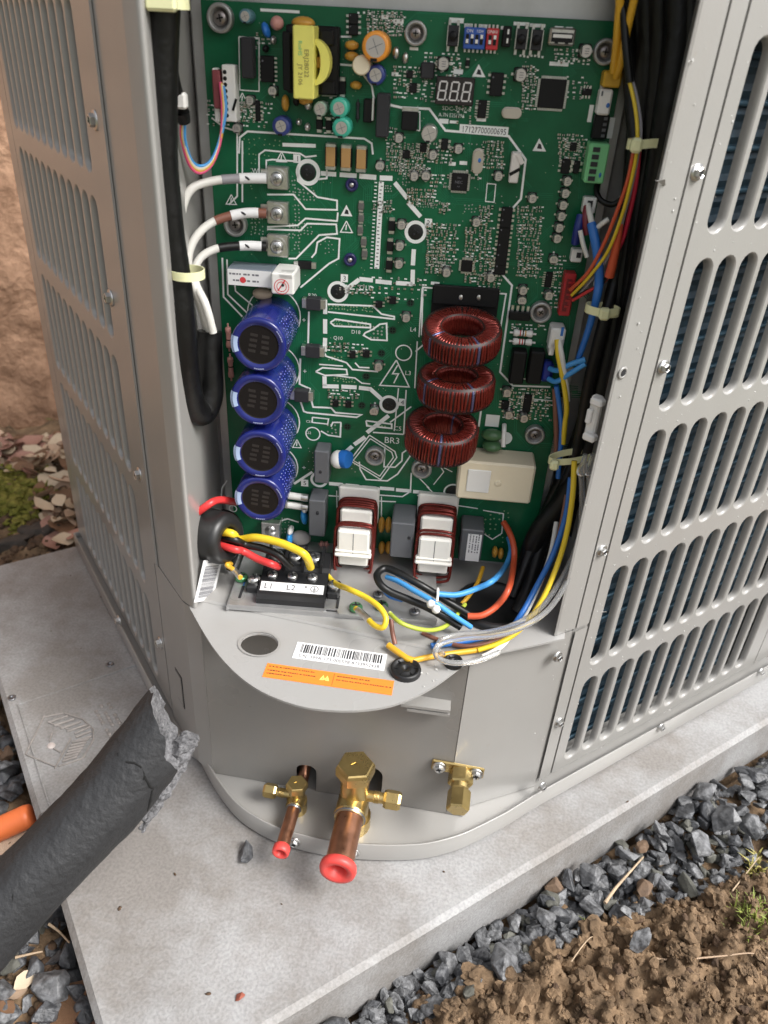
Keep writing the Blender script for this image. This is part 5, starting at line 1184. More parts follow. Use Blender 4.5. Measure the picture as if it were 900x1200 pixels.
# black sleeve on the left with its turned-up mouth
wire('cable_sleeve', 'thick black cable sleeve hanging left of the board, its end turned up', 'cable sleeve',
     [(190,-40,57),(190,60,57),(191,170,58),(199,255,58),(209,330,58),(214,395,58),(217,440,54),(224,474,47),(237,482,39),(246,462,34),(246,425,31),(246,388,28)], [7.3,7.3,6.9,6.4,6.0,6.8,7.6,8.2,8.2,7.6,7.0,6.6], rubber, n=18)
for i, (a, b, c_, lab, col, nm) in enumerate((
    ([(243,390,25),(233,352,27),(221,320,30),(214,285,30),(213,250,28),(224,222,23),(250,212,16),(285,209,10),(312,209,7)], w_grey, 'W', 'white phase wire bending to the top terminal under a grey collar', w_grey, 'W'),
    ([(246,390,30),(237,356,31),(224,325,29),(221,300,28),(231,276,23),(252,259,16),(285,250,10),(312,250,7)], w_brown, 'V', 'white phase wire bending to the middle terminal under a brown collar', w_brown, 'V'),
    ([(250,390,35),(241,357,35),(229,330,27),(232,306,22),(252,292,16),(285,288,10),(312,289,7)], w_black, 'U', 'white phase wire bending to the lowest terminal under a black collar', w_black, 'U'))):
    o, pp, off = wire('phase_wire', lab, 'wire', a, 2.15, w_white, 'white phase wires')
    s0 = (.80, .72, .70)[i]; s1 = (.86, .80, .80)[i]; s2 = (.95, .93, .93)[i]
    sleeve(o, pp, off, s0, s1, 2.35, col, 'heat_shrink'); sleeve(o, pp, off, s1+.012, s2, 2.6, paper, 'marker_sleeve')
    sleeve(o, pp, off, s2+.012, .985, 2.5, col if i else paper, 'heat_shrink')
    # letter stroke on the sleeve
    N = len(pp)-1; j = int((s1+s2)/2*N); c0 = pp[j]-off; mb = MB(); d = (pp[j+1]-pp[j-1]).normalized(); nn = Vector(bn); M = frame(c0+nn*.0024, nn, d)
    for a_ in range(2): mb.ball((0, 0, 0), (.0017, .0006, .0004), M @ T((a_-.5)*.0014, (a_-.5)*.0008, 0) @ RZ(.9-a_*1.5), 8, 0, 5)
    mb.build('marker_letter', [ink], o)
# small five-way signal harness
for i, (m, lab, d) in enumerate(((w_pink, 'pink signal wire, lowest in the hanging loop', 4.5), (w_amber, 'amber signal wire in the middle of the hanging loop', 2), (mat('pale_yellow_wire', (.80,.66,.35), .35), 'pale yellow signal wire in the hanging loop', .5), (w_white, 'white signal wire in the hanging loop', -1), (w_lblue, 'light blue signal wire, innermost in the hanging loop', -3.2))):
    wire('signal_wire', lab, 'wire', [(213+i*.9,140,36),(213+i*.9,163,34),(222+i*.4,189+d*.8,28),(234,198+d,24),(248-i*.2,190+d*.6,20),(259-.6*i-d*.2,165,15),(262.5+.2*i-d*.4,130,11),(258+.9*i,96+i*1.2,10)], .85, m, 'signal wires to the white socket', 8)
mb = MB(); q = P(213, 131, 38); e = P(216, 143, 36); mb.cyl(q-Vector(q), e-q, .0036, .0030, 12); ob = mb.build('tape_wrap', [rubber]); ob.location = q; tag(ob, 'short black tape wrap above the coloured signal wires', 'tape')
# tapered bundle going up beside the sleeve
wire('signal_cable', 'thin black cable tapering up beside the thick left sleeve', 'cable', [(203,70,50),(206,95,46),(211,118,40),(214,131,36)], [1.5,2.0,2.6,3.0], rubber)
mb = MB(); q = P(213, 118, 42); mb.box((0,0,0), (.0048, .0068, .0050), Matrix(BM).to_3x3().to_4x4(), 0, .001); ob = mb.build('cable_clip', [white]); ob.location = q; tag(ob, 'small white clip on the thin black cable at the left', 'clip')
# socket and plug at the left edge of the board (part of the board)
mb = MB(); q, k = cbox(mb, 268.5, 110, 15, 59, 8, 0, .0005)
for i in range(8): mb.ball((q.x-4*k, q.y+(22-6.4*i)*k, .008), (2.4*k, 2.4*k, .0004), None, 8, 1, 4)
mb.box((q.x+6*k, q.y-11*k, .0082), (2.6*k, 13*k, .0006), T(q.x+6*k, q.y-11*k, 0) @ RZ(-.35) @ T(-q.x-6*k, -q.y+11*k, 0), 1); part('signal_socket', mb, [white, chip], 'long white socket')
mb = MB(); cbox(mb, 253.5, 105, 9, 40, 9, 0, .0006); cbox(mb, 253, 112, 6, 56, 6, 1, .0005); part('signal_plug', mb, [mat('maroon_plug', (.25,.06,.07), .45), white])
# ---- power entry: ferrite ring with the red, black and yellow leads
fcn = P(251, 628, 46); fd = (P(272, 630, 46)-fcn).normalized()*.8+Vector(bn)*.35+Vector((0,0,.12)); fd.normalize()
mb = MB(); r0 = mpx(fcn)*31; ri = r0*.42; L = .0125
prof = [(ri, -L+.002), (ri+.002, -L), (r0-.004, -L), (r0-.001, -L+.002), (r0, -L+.005), (r0, L-.005), (r0-.001, L-.002), (r0-.004, L), (ri+.002, L), (ri, L-.002), (ri, -L+.002)]
mb.lathe(prof, frame((0,0,0), fd, (0,0,1)), 34, 0, True, False); ob = mb.build('ferrite_ring', [mat('ferrite_black', (.016,.016,.016), .38)]); ob.location = fcn; tag(ob, 'black ferrite ring threaded by the power leads at the lower left', 'ferrite ring')
c_ = fcn; fx = fd
def off_(a, b): return fcn+fd*a+Vector((0,0,1))*b
wire('power_wire', 'red power lead looping over the ferrite ring into the terminal block', 'wire', [(290,588,10),(275,588,26),(256,586,40),Vector(off_(-.004, .0225))+Vector(bn)*.004,Vector(off_(-.022, .008))+Vector(bn)*.010,Vector(off_(-.020, -.004)),off_(0, -.003)+Vector(bn)*.003,off_(.016,-.004)+Vector(bn)*.003,(285,646,52),(302,655,54),(318,661,57),(326,664,52)], 2.35, w_red)
wire('power_wire', 'black power lead from the ferrite ring to the middle clamp', 'wire', [off_(-.03,.0),off_(-.012,.0),off_(0,.0),off_(.015,.001),(287,638,48),(309,643,50),(328,652,53),(341,665,53)], 2.35, w_black)
wire('power_wire', 'thick yellow earth lead arching over to the right clamp', 'wire', [off_(-.02,.006),off_(0,.004),off_(.014,.005),(280,632,44),(300,630,48),(325,635,52),(345,643,56),(358,651,58),(364,665,52)], 2.5, w_yel)
wire('power_wire', 'black lead curving behind the ferrite ring', 'wire', [(262,600,22),(275,606,30),(281,622,30),(276,650,34),(268,668,38)], 2.0, w_black)
w1, pp, o_ = wire('earth_wire', 'short amber earth lead with a crimp screwed to the tray corner', 'wire', [off_(.012,-.012)+Vector((0,0,-.006)),(266,662,58),('z',274,668,.175),('z',282,677,.1745)], 1.5, w_amber)
sleeve(w1, pp, o_, .66, .93, 1.9, tin, 'crimp')
w1, pp, o_ = wire('earth_wire', 'long yellow earth lead curling down from the board and back to a green screw', 'wire', [(377,652,24),(380,668,40),(392,683,52),('z',408,690,.186),('z',427,699,.187),('z',444,711,.187),('z',452,724,.184),('z',449,735,.180),('z',439,733,.178),('z',428,722,.177),('z',417,713,.1745)], 1.7, w_yel)
sleeve(w1, pp, o_, .86, .97, 2.0, tin, 'crimp')
w1, pp, o_ = wire('earth_wire', 'green and yellow earth lead running right from the second green screw', 'wire', [('z',448,711,.1745),('z',457,719,.1755),('z',470,730,.176),('z',490,737,.172),('z',510,738,.168),('z',527,730,.166),('z',545,708,.166)], 1.35, w_green)
sleeve(w1, pp, o_, .03, .15, 1.9, tin, 'crimp')
# ---- black and blue leads on the tray
wire('lead_wire', 'black lead doubled back in a flat loop over the tray', 'wire', [('z',553,722,.166),('z',525,705,.172),('z',497,688,.182),('z',470,673,.186),('z',452,666,.186),('z',442,673,.185),('z',446,685,.183),('z',458,694,.180),('z',480,703,.177),('z',505,714,.174),('z',540,735,.165)], 2.3, w_black)
wire('lead_wire', 'blue lead inside the black loop on the tray', 'wire', [('z',453,676,.181),('z',466,681,.183),('z',485,692,.184),('z',508,705,.183),('z',528,719,.176),('z',552,735,.166)], 1.6, w_lblue)
wire('lead_wire', 'blue lead under the black loop at its left end', 'wire', [('z',448,688,.174),('z',456,698,.174),('z',472,703,.174)], 1.5, w_blue)
wire('lead_wire', 'upper blue lead swinging from the tray up behind the chokes', 'wire', [('z',513,696,.180),('z',535,697,.179),('z',558,690,.181),('z',578,680,.186),(592,664,24),(599,645,12),(596,630,2)], 1.8, w_lblue)
wire('lead_wire', 'orange-red lead curving beside the cable gland', 'wire', [('z',548,722,.167),('z',565,721,.168),('z',582,710,.172),('z',596,690,.182),(602,660,26),(602,640,16),(597,624,8),(590,612,1)], 2.0, w_ored)
wire('lead_wire', 'thin amber lead passing under the blue one near the gland', 'wire', [(566,665,18),('z',560,682,.168),('z',552,695,.166),('z',541,708,.163)], 1.4, w_amber)
mb = MB(); q = Q(507, 700, .182); mb.tube([Q(513,690,.186)-q, Q(513,697,.188)-q, Q(512,705,.187)-q], .0009, 6); mb.ball(Q(505,708,.187)-q, .0026, None, 10, 0, 6); mb.ball(Q(511,714,.187)-q, .0026, None, 10, 0, 6); ob = mb.build('cable_tie', [white]); ob.location = q; tag(ob, 'small white cable tie round the blue and black leads', 'cable tie')
# ---- right-hand bundle
bund = [
 ('black_cable', 'wide black sleeve closest to the post at the top right', [(800,-40,40),(795,40,42),(782,130,44),(768,220,44),(754,310,44),(738,390,42),(722,460,40),(705,525,38),(690,580,34),(676,625,30)], 6.6),
 ('black_cable', 'wide black sleeve passing under all the cable ties', [(757,-40,30),(758,60,30),(750,150,30),(742,240,30),(728,330,32),(716,400,34),(702,470,36),(690,530,36),(660,585,34),(630,625,34),(615,670,36),(608,705,50)], 6.8),
 ('black_cable', 'black sleeve between the post sleeve and the tied one', [(776,-40,34),(772,80,34),(762,190,36),(748,290,38),(735,370,38),(719,440,38),(700,510,36),(676,570,30),(650,620,28),(630,670,30),(615,712,46)], 5.8),
 ('black_cable', 'thin black cable next to the connectors of the board', [(735,-20,18),(738,80,16),(742,140,20),(744,175,24),(735,240,20),(722,320,20),(707,380,26),(690,450,26),(678,520,24),(660,570,18),(638,610,14),(620,650,18)], 3.6),
 ('black_cable', 'thin black cable hugging the dark recess on the right', [(815,-30,30),(808,60,32),(790,150,34),(775,240,36),(757,330,36),(742,400,34),(728,460,32),(712,520,30),(700,560,28)], 3.4),
 ('black_cable', 'thin black cable curving behind the green terminal', [(706,200,4),(699,222,8),(706,236,12),(722,238,14),(742,214,18),(752,170,22)], 1.5),
 ('black_cable', 'black cable falling steeply into the gland', [(690,500,22),(672,550,18),(650,600,14),(634,640,20),(618,690,40),(604,718,60)], 4.4),
 ('black_cable', 'black cable sagging past the edge of the cream relay', [(700,430,18),(684,490,14),(664,545,10),(640,600,12),(620,650,24),(600,700,50)], 4.0),
]
for i, (nm, lab, pts, r) in enumerate(bund): wire('black_cable', lab, 'cable', [(x, y, h-(20 if i < 3 else 6) if h < 45 else h-14) for x, y, h in pts], r*.93, rubber, n=14)
wire('sensor_wire', 'left amber wire dropping into the amber plug', 'wire', [(731,-40,24),(726,10,22),(723,50,18),(719,84,12)], 1.9, w_amber)
wire('sensor_wire', 'right amber wire dropping into the amber plug', 'wire', [(752,-40,28),(743,0,26),(734,40,22),(727,75,16),(722,90,12)], 1.7, w_amber)
wire('wire_sheath', 'slim black sheath above the pale yellow and grey wires', 'sheath', [(727,-40,20),(731,20,23),(734,60,26),(738,97,28)], 1.7, rubber)
wire('sensor_wire', 'pale yellow wire coming out of the black sheath above the upper tie', 'wire', [(734,84,27),(740,105,29),(745,130,32),(747,155,36),(746,180,36),(739,215,34),(728,255,30),(712,295,26),(690,325,20),(670,346,12)], .85, w_yel)
wire('sensor_wire', 'grey wire running beside the pale yellow one', 'wire', [(737,84,26),(744,105,28),(749,130,31),(751,155,35),(748,180,35),(741,215,33),(732,250,28),(722,285,24),(700,320,18),(674,350,11)], .75, w_grey)
wire('sensor_wire', 'crimson wire arching out below the upper tie', 'wire', [(749,160,34),(748,185,34),(745,215,32),(739,245,28),(730,280,24),(720,300,22),(716,318,20)], 1.1, mat('crimson_wire', (.50,.015,.05), .33))
wire('sensor_wire', 'red wire running down to the red connector', 'wire', [(744,170,34),(736,210,32),(724,245,28),(708,285,24),(690,318,20),(668,340,12)], .95, w_ored)
wire('sensor_wire', 'red wire looping low into the red connector', 'wire', [(715,320,20),(706,332,18),(690,341,16),(671,352,11)], .9, w_red)
wire('sensor_wire', 'dark wire looping low beside the red one', 'wire', [(713,322,20),(702,336,18),(688,341,15),(672,349,11)], .9, w_black)
wire('heat_shrink', 'orange-red shrink sleeve ending a wire above the lower tie', 'sleeve', [(728,262,27),(722,290,25),(717,312,23),(714,324,22)], [1.0,2.0,2.4,2.5], w_ored)
wire('blue_lead', 'thick blue sleeved lead rising to the upper white socket', 'wire', [(693,262,14),(697,280,18),(701,305,20),(702,330,20),(699,350,22),(690,385,20),(678,420,16)], [2.3,2.4,2.4,2.4,2.2,1.8,1.6], w_blue)
wire('blue_lead', 'white wire entering the upper white socket', 'wire', [(689,240,8),(691,250,12),(694,264,15)], 1.5, w_white)
wire('blue_lead', 'dark red wire entering the upper white socket', 'wire', [(688,242,8),(686,256,11),(688,275,12)], 1.8, mat('maroon_wire', (.18,.02,.03), .4))
wire('blue_lead', 'dark blue wire joining both small white sockets', 'wire', [(681,252,9),(677,268,11),(674,285,9)], 2.2, mat('navy_wire', (.012,.03,.20), .35))
wire('blue_lead', 'short white lead crossing between the small sockets', 'wire', [(680,270,14),(683,285,15),(688,301,15)], 1.2, w_white)
wire('blue_lead', 'short white stub poking out beside the blue lead', 'wire', [(701,266,16),(707,261,18),(713,257,18)], 1.3, w_white)
# plug leads of the white connector at the relay side
wire('relay_wire', 'yellow wire leaving the big white connector', 'wire', [(653,398,14),(654,415,17),(658,435,17),(662,458,16),(664,480,15),(662,496,13),(660,520,12)], 1.5, w_yel)
wire('relay_wire', 'white wire leaving the big white connector', 'wire', [(655,399,14),(658,415,18),(661,435,17),(664,455,15),(665,470,14)], 1.5, w_white)
wire('relay_wire', 'blue wire dropping behind the yellow one', 'wire', [(652,452,12),(656,480,11),(658,505,11),(656,535,12),(654,560,12)], 1.5, w_blue)
wire('relay_wire', 'brown wire dropping beside the blue one', 'wire', [(650,455,10),(651,485,10),(652,520,10),(650,550,12)], 1.5, w_brown)
wire('relay_wire', 'upper light blue jumper sticking out of the blue coil', 'wire', [(644,432,9),(654,434,14),(668,427,18),(686,421,20)], 1.5, w_lblue)
wire('relay_wire', 'lower light blue jumper sticking out of the blue coil', 'wire', [(643,444,9),(652,447,14),(666,439,18),(686,426,20)], 1.5, w_lblue)
# sweep of coloured leads from the lower tie to the shelf
wire('motor_lead', 'yellow lead sweeping down from the lowest tie on the right', 'wire', [(673,540,40),(671,580,46),(664,625,52),(652,665,58),('z',634,705,.185),('z',612,735,.172),('z',588,752,.166),('z',560,762,.162)], 1.6, w_yel)
wire('motor_lead', 'blue lead sweeping down inside the yellow one', 'wire', [(669,560,32),(663,605,36),(648,650,46),('z',630,685,.186),('z',612,718,.175),('z',596,738,.166),('z',570,746,.163),('z',543,752,.1615),('z',505,757,.161)], 1.7, w_blue)
wire('motor_lead', 'white lead sweeping down between the blue and yellow ones', 'wire', [(652,612,26),(645,650,40),('z',632,685,.184),('z',618,715,.174),('z',605,735,.168),('z',588,757,.164),('z',565,770,.163)], 1.5, w_white)
wire('motor_lead', 'brown lead sweeping down beside the white one', 'wire', [(664,580,28),(654,630,38),('z',638,675,.184),('z',622,708,.173),('z',604,738,.165),('z',575,753,.1625),('z',545,757,.1615),('z',520,752,.1610),('z',495,742,.1605)], 1.3, w_brown)
wire('motor_lead', 'amber sleeved lead lying across the front of the shelf', 'wire', [('z',588,752,.1635),('z',562,761,.1615),('z',535,765,.161),('z',508,769,.161),('z',484,774,.1605)], 1.7, w_amber)
wire('motor_lead', 'amber sleeved stub lying on the shelf beside the round grommet', 'wire', [('z',455,756,.162),('z',466,764,.162),('z',476,771,.1615),('z',484,774,.161)], 1.9, w_amber)
wire('motor_lead', 'brown lead dropping from the tray to the shelf', 'wire', [('z',458,726,.171),('z',460,742,.166),('z',463,755,.162)], 1.4, w_brown)
wire('clear_tube', 'outer clear plastic tube looping over the shelf', 'tube', [(690,552,46),(691,590,48),(686,630,54),(670,670,62),('z',645,712,.186),('z',612,735,.178),('z',580,745,.174),('z',545,748,.172),('z',520,753,.170),('z',510,763,.168),('z',516,773,.166),('z',535,777,.165),('z',560,774,.165),('z',585,764,.166)], 1.6, clear, 'clear tubes', 12)
wire('clear_tube', 'inner clear plastic tube looping over the shelf', 'tube', [(681,552,44),(682,595,46),(677,635,52),(660,675,60),('z',632,714,.182),('z',600,733,.173),('z',570,741,.168),('z',540,743,.166),('z',518,749,.165),('z',513,760,.164),('z',520,768,.163)], 1.6, clear, 'clear tubes', 12)
for px, lab in ((682, 'left clear elbow at the head of the clear tubes'), (690, 'right clear elbow at the head of the clear tubes')):
    mb = MB(); q = P(px, 551, 46); mb.lathe([(.0012, .010), (.0016, .006), (.0022, .003), (.0030, .001), (.0030, -.002), (.0022, -.003)], frame((0,0,0), Vector(bu)), 14, 0); ob = mb.build('tube_joint', [clear]); ob.location = q; tag(ob, lab, 'tube joint')
# ---- cable ties
def ctie(px, py, h, hw, rx, rz, lab, tail, ang=0, hx=0):
    """ring of nylon strap with its head facing the camera"""
    c = P(px, py, h); M = Matrix.Translation((0,0,0)) @ Matrix(BM).to_3x3().to_4x4(); mb = MB(); n = 26
    vs = []
    for i in range(n):
        a = 2*math.pi*i/n
        for dy in (-.0021, .0021):
            for rr in (1, 1.0): pass
            vs.append((rx*math.cos(a)*.001, dy+ang*rx*math.cos(a)*.001, rz*math.sin(a)*.001-rz*.001))
    mb.add(vs, [(2*i, 2*((i+1)%n), 2*((i+1)%n)+1, 2*i+1) for i in range(n)], 0, True, M)
    vs2 = [(x*1.06, y, (z+rz*.001)*1.06-rz*.001) for x, y, z in vs]; mb.add(vs2, [(2*i, 2*i+1, 2*((i+1)%n)+1, 2*((i+1)%n)) for i in range(n)], 0, True, M)
    mb.add(vs+vs2, [(2*i+e, 2*((i+1)%n)+e, 2*n+2*((i+1)%n)+e, 2*n+2*i+e) for i in range(n) for e in (0, 1)], 0, False, M)
    mb.box((hx*.001, ang*hx*.001, .0012), (hw*.001, .0062, .0046), M, 0, .0012)
    if tail: 
        tl = tail*.001; pts = [((hx*.001+tl*t), ang*hx*.001+.0012*math.sin(t*1.6)*(1 if tail > 0 else .3), .0016-.0018*t*t) for t in np.linspace(0, 1, 6)]
        for i in range(5):
            a, b = Vector(pts[i]), Vector(pts[i+1]); mb.add([(a.x, a.y-.0019, a.z), (b.x, b.y-.0019, b.z), (b.x, b.y+.0019, b.z), (a.x, a.y+.0019, a.z), (a.x, a.y-.0019, a.z-.0009), (b.x, b.y-.0019, b.z-.0009), (b.x, b.y+.0019, b.z-.0009), (a.x, a.y+.0019, a.z-.0009)], [(0,1,2,3), (4,7,6,5), (0,4,5,1), (2,6,7,3), (1,5,6,2), (0,3,7,4)], 0, False, M)
    ob = mb.build('cable_tie', [tie]); ob.location = c; tag(ob, lab, 'cable tie', 'pale yellow cable ties')
ctie(214, 325, 66, 4.2, 8.0, 7.6, 'pale yellow cable tie round the left black sleeve and white wires', 0, 0, -8.0)
ctie(190, 3, 66, 13, 8.0, 8.2, 'pale yellow cable tie at the top edge round the left black sleeve', 0)
ctie(745, 170, 39, 5.0, 3.2, 3.0, 'pale yellow cable tie round the thin coloured wires, topmost on the right', 9.5)
ctie(708, 367, 30, 5.4, 8.5, 6.0, 'pale yellow cable tie just right of the red connector', 7.0, -.06)
ctie(672, 540, 30, 5.0, 12.5, 5.5, 'pale yellow cable tie lowest on the right, beside the cream relay', 0, .28, -10.5)
ob = None
# white cable mount on the post
mb = MB(); q = onL(705, 487, LR+.012)+Vector((-.004,-.003,0)); M = frame((0,0,0), (-.55,-.83,0), (.83,-.55,0)); mb.box((0, 0, 0), (.006, .024, .004), M, 0, .001); mb.box((.002, .010, .003), (.007, .004, .005), M, 0, .0008); mb.box((.002, -.010, .003), (.007, .004, .005), M, 0, .0008); mb.box((-.001, .001, .003), (.003, .008, .003), M, 0, .0006); ob = mb.build('cable_mount', [white]); ob.location = q; tag(ob, 'white plastic cable mount stuck inside the right post', 'cable mount')
# paper barcode sticker on the inner left wall
q = (onI(237,657)+onI(260,655)+onI(250,702)+onI(229,706))/4; ex = ((onI(260,655)-onI(237,657))+(onI(250,702)-onI(229,706)))/2; ey = ((onI(237,657)-onI(229,706))+(onI(260,655)-onI(250,702)))/2
W_, H_ = ex.length, ey.length; M = frame(q, ex.cross(ey), ex); mb = MB(); mb.box((0,0,0), (W_, H_, .0003), M, 0); barcode(mb, M @ T(0,0,.0003) @ RZ(math.pi/2), H_, W_, -.36, .36, 1, -.40, .34, 9); mb.box((0, H_*.44, .0002), (W_*.5, H_*.03, .0001), M, 1); hp('barcode_label', mb, [paper, inkg])
# dark bracket plate behind the sticker
mb = MB(); a, b = Vector((-.1722, .338, 0)), Vector((-.168, .41, 0)); 
# ================================================================== ground, gravel, soil, leaves, wall
GZ = -.050
def fbm(X, Y, sc, oc=4, seed=0):
    r = np.random.RandomState(seed); out = np.zeros_like(X); amp = 1; tot = 0
    for o in range(oc):
        n = 256; g = r.rand(n, n); u = X*sc*2**o+seed*7.3+500; v = Y*sc*2**o+500; iu = np.floor(u).astype(int); iv = np.floor(v).astype(int); fu = u-iu; fv = v-iv
        fu = fu*fu*(3-2*fu); fv = fv*fv*(3-2*fv); a = g[iu % n, iv % n]; b = g[(iu+1) % n, iv % n]; c = g[iu % n, (iv+1) % n]; d = g[(iu+1) % n, (iv+1) % n]
        out += amp*((a*(1-fu)+b*fu)*(1-fv)+(c*(1-fu)+d*fu)*fv); tot += amp; amp *= .55
    return out/tot-.5
def gw(R): return np.interp(R, [.12, .17, .22, .29, .36, .44, .52, .7], [.008, .010, .015, .024, .034, .056, .072, .09])
def soilmask(R, L):
    """1 on the bare soil in front of the gravel strip on the right, 0 on the gravel"""
    w = gw(R)
    return np.clip((PL0-.002-w-L)/.02, 0, 1)
def height(X, Y):
    X = np.asarray(X, float); Y = np.asarray(Y, float); R = (X+Y)/S2; L = (Y-X)/S2
    n1 = fbm(X, Y, 9, 4, 1); n2 = fbm(X, Y, 60, 4, 2); n3 = fbm(X, Y, 150, 4, 3); n4 = np.abs(fbm(X, Y, 45, 3, 4))
    s_ = soilmask(R, L)*np.clip((R-.02)/.08, 0, 1)
    z = GZ+.004*n1+.004*n2+s_*(.018+.034*n1+.022*n2+.020*n3-.034*n4)
    bk = np.clip((L-PL1)/.02, 0, 1); z = z+bk*(.022+.05*n1+.02*n2+.012*n3)
    lf = np.clip((-.006-R)/.03, 0, 1)*(1-bk); z = z+lf*(.008+.022*n1+.016*n2+.012*n3)
    return np.where((R > PR0-.004) & (R < PR1+.004) & (L > PL0-.004) & (L < PL1+.004), GZ-.008, z)
def hgt(x, y): return float(height(np.array([x]), np.array([y]))[0])
def grid(name, x0, x1, y0, y1, st, mats):
    xs = np.concatenate([np.arange(x0, -.47, .012), np.arange(-.47, -.1, .004), np.arange(-.1, .5, .0022), np.arange(.5, x1+.006, .012)]); ys = np.concatenate([np.arange(y0, .05, .008), np.arange(.05, .55, .0022), np.arange(.55, .85, .004), np.arange(.85, y1+.006, .012)]); X, Y = np.meshgrid(xs, ys); Z = height(X, Y); nx, ny = len(xs), len(ys)
    me = bpy.data.meshes.new(name); co_ = np.stack([X, Y, Z], -1).reshape(-1, 3); i = np.arange((ny-1)*nx).reshape(ny-1, nx)[:, :-1].ravel(); f = np.stack([i, i+1, i+nx+1, i+nx], 1)
    me.vertices.add(len(co_)); me.vertices.foreach_set('co', co_.ravel()); me.loops.add(f.size); me.loops.foreach_set('vertex_index', f.ravel()); me.polygons.add(len(f)); me.polygons.foreach_set('loop_start', np.arange(len(f))*4); me.polygons.foreach_set('loop_total', np.full(len(f), 4)); me.update(calc_edges=True); me.validate()
    me.polygons.foreach_set('use_smooth', np.ones(len(f), bool))
    for m in mats: me.materials.append(m)
    return me
soil = mat('brown_soil', (.115,.071,.037), .95, var=.6, vs=60, bump=1, bs=420, col2=(.28,.185,.107), det=9)
me = grid('ground', -1.05, .75, -.25, 1.35, .0045, [soil]); G = link('ground', me, kind='structure')
mb = MB(); x0, x1, y0, y1 = -1.04, .74, -.24, 1.34; B = 70
for k in range(8):
    q = [((x0 if i in (0, 3) else x1), (y0 if i < 2 else y1)) for i in range(4)]
mb.add([(x0, y0, GZ-.006), (x1, y0, GZ-.006), (x1, y1, GZ-.006), (x0, y1, GZ-.006), (-B, -B, GZ-.006), (B, -B, GZ-.006), (B, B, GZ-.006), (-B, B, GZ-.006)], [(4,5,1,0), (5,6,2,1), (6,7,3,2), (7,4,0,3)])
o = mb.build('far_ground', [mat('garden_ground', (.13,.10,.065), .9, var=.4, vs=3, col2=(.12,.14,.07))]); o['kind'] = 'structure'
# ---- crushed stones: hulls of random points
rockm = [mat('blue_grey_stone', (.050,.051,.053), .45, var=.5, vs=170, bump=1, bs=300, col2=(.24,.245,.255)), mat('dark_stone', (.031,.032,.035), .45, var=.4, vs=170, bump=1, bs=300, col2=(.12,.125,.135)), mat('olive_stone', (.10,.10,.085), .6, var=.4, vs=90, bump=.6, bs=420), mat('rusty_stone', (.17,.11,.07), .75, var=.5, vs=90, bump=.6, bs=420)]
def rockgeo(rnd, n=15, el=(1, .75, .6)):
    bm = bmesh.new()
    for i in range(n):
        v = Vector((rnd.gauss(0,1), rnd.gauss(0,1), rnd.gauss(0,1))).normalized()*rnd.uniform(.8, 1.05); bm.verts.new((v.x*el[0], v.y*el[1], v.z*el[2]))
    bmesh.ops.convex_hull(bm, input=bm.verts[:]); bmesh.ops.delete(bm, geom=[v for v in bm.verts if not v.link_faces], context='VERTS')
    bmesh.ops.bevel(bm, geom=bm.edges[:], offset=.045, segments=1, affect='EDGES', clamp_overlap=True)
    bmesh.ops.triangulate(bm, faces=[f for f in bm.faces if len(f.verts) > 4])
    bm.verts.ensure_lookup_table(); bm.verts.index_update(); vs = [tuple(v.co) for v in bm.verts]; fs = [[v.index for v in f.verts] for f in bm.faces]; bm.free(); return vs, fs
rr_ = random.Random(21); RG = [rockgeo(rr_, rr_.choice((11, 13, 16)), (1, rr_.uniform(.6, .95), rr_.uniform(.5, .8))) for i in range(14)]
RM = []
for i, (vs, fs) in enumerate(RG):
    for j, m in enumerate(rockm):
        b = MB(); b.add([(x*.01, y*.01, z*.01) for x, y, z in vs], fs); RM.append(b.mesh('stone', [m]))
def inframe(p):
    q = CW.T @ (np.array(p)-np.array([0, 0, CH])); 
    if q[2] < .05: return None
    return CX+CF*q[0]/q[2], CY+CF*q[1]/q[2], q[2]
cand = []
rnd = random.Random(31)
# right strip, three overlapping layers
for layer, (n, r0, r1) in enumerate(((1200, .0045, .0075), (700, .005, .009), (170, .007, .0115))):
    for k in range(n):
        R = rnd.uniform(.08, .86); w = float(gw(R)); L = PL0-.004-abs(rnd.random())*(w+.014)
        r = rnd.uniform(r0, r1)*(1 if rnd.random() > .2 else .7); p = RLp(R, L); z = GZ+.001+layer*.0065+rnd.uniform(-.002, .003)
        if L < PL0-.004-w: 
            if layer > 0 and rnd.random() < .7: continue
            z = max(z, hgt(p.x, p.y)+r*.2)
        if R < .3 and layer == 2 and rnd.random() < .6: continue
        cand.append((p.x, p.y, z, r, rnd.choices((0, 1, 2, 3), (.56, .36, .06, .02))[0]))
for k in range(520):                                             # left strip beside the pad
    R = PR0-.003-abs(rnd.gauss(0, .03)); L = rnd.uniform(.16, .80); r = rnd.uniform(.005, .0125); p = RLp(R, L); cand.append((p.x, p.y, hgt(p.x, p.y)+r*rnd.uniform(-.1, .5), r, rnd.choices((0, 1, 2, 3), (.22, .66, .1, .02))[0]))
for x, y, r in ((62,1158,.0135),(88,1170,.010),(40,1140,.010),(20,925,.009),(8,900,.009),(25,878,.007),(82,1120,.011),(100,1185,.010),(55,1190,.009)): 
    p = Q(x, y, GZ+.012); cand.append((p.x, p.y, GZ+.014, r, 0 if x in (62, 8) else 1))
for x, y, r in ((595,1125,.0125),(545,1160,.010),(560,1120,.010),(640,1075,.010),(690,1025,.012),(820,990,.013),(850,960,.014),(880,970,.011),(780,975,.012),(735,995,.012),(870,915,.012),(825,930,.012)):
    p = Q(x, y, GZ+.020); cand.append((p.x, p.y, GZ+.021 if x > 600 else hgt(p.x, p.y)+.006, r, 2 if x in (545,) else 0))
vis = []; rest = []
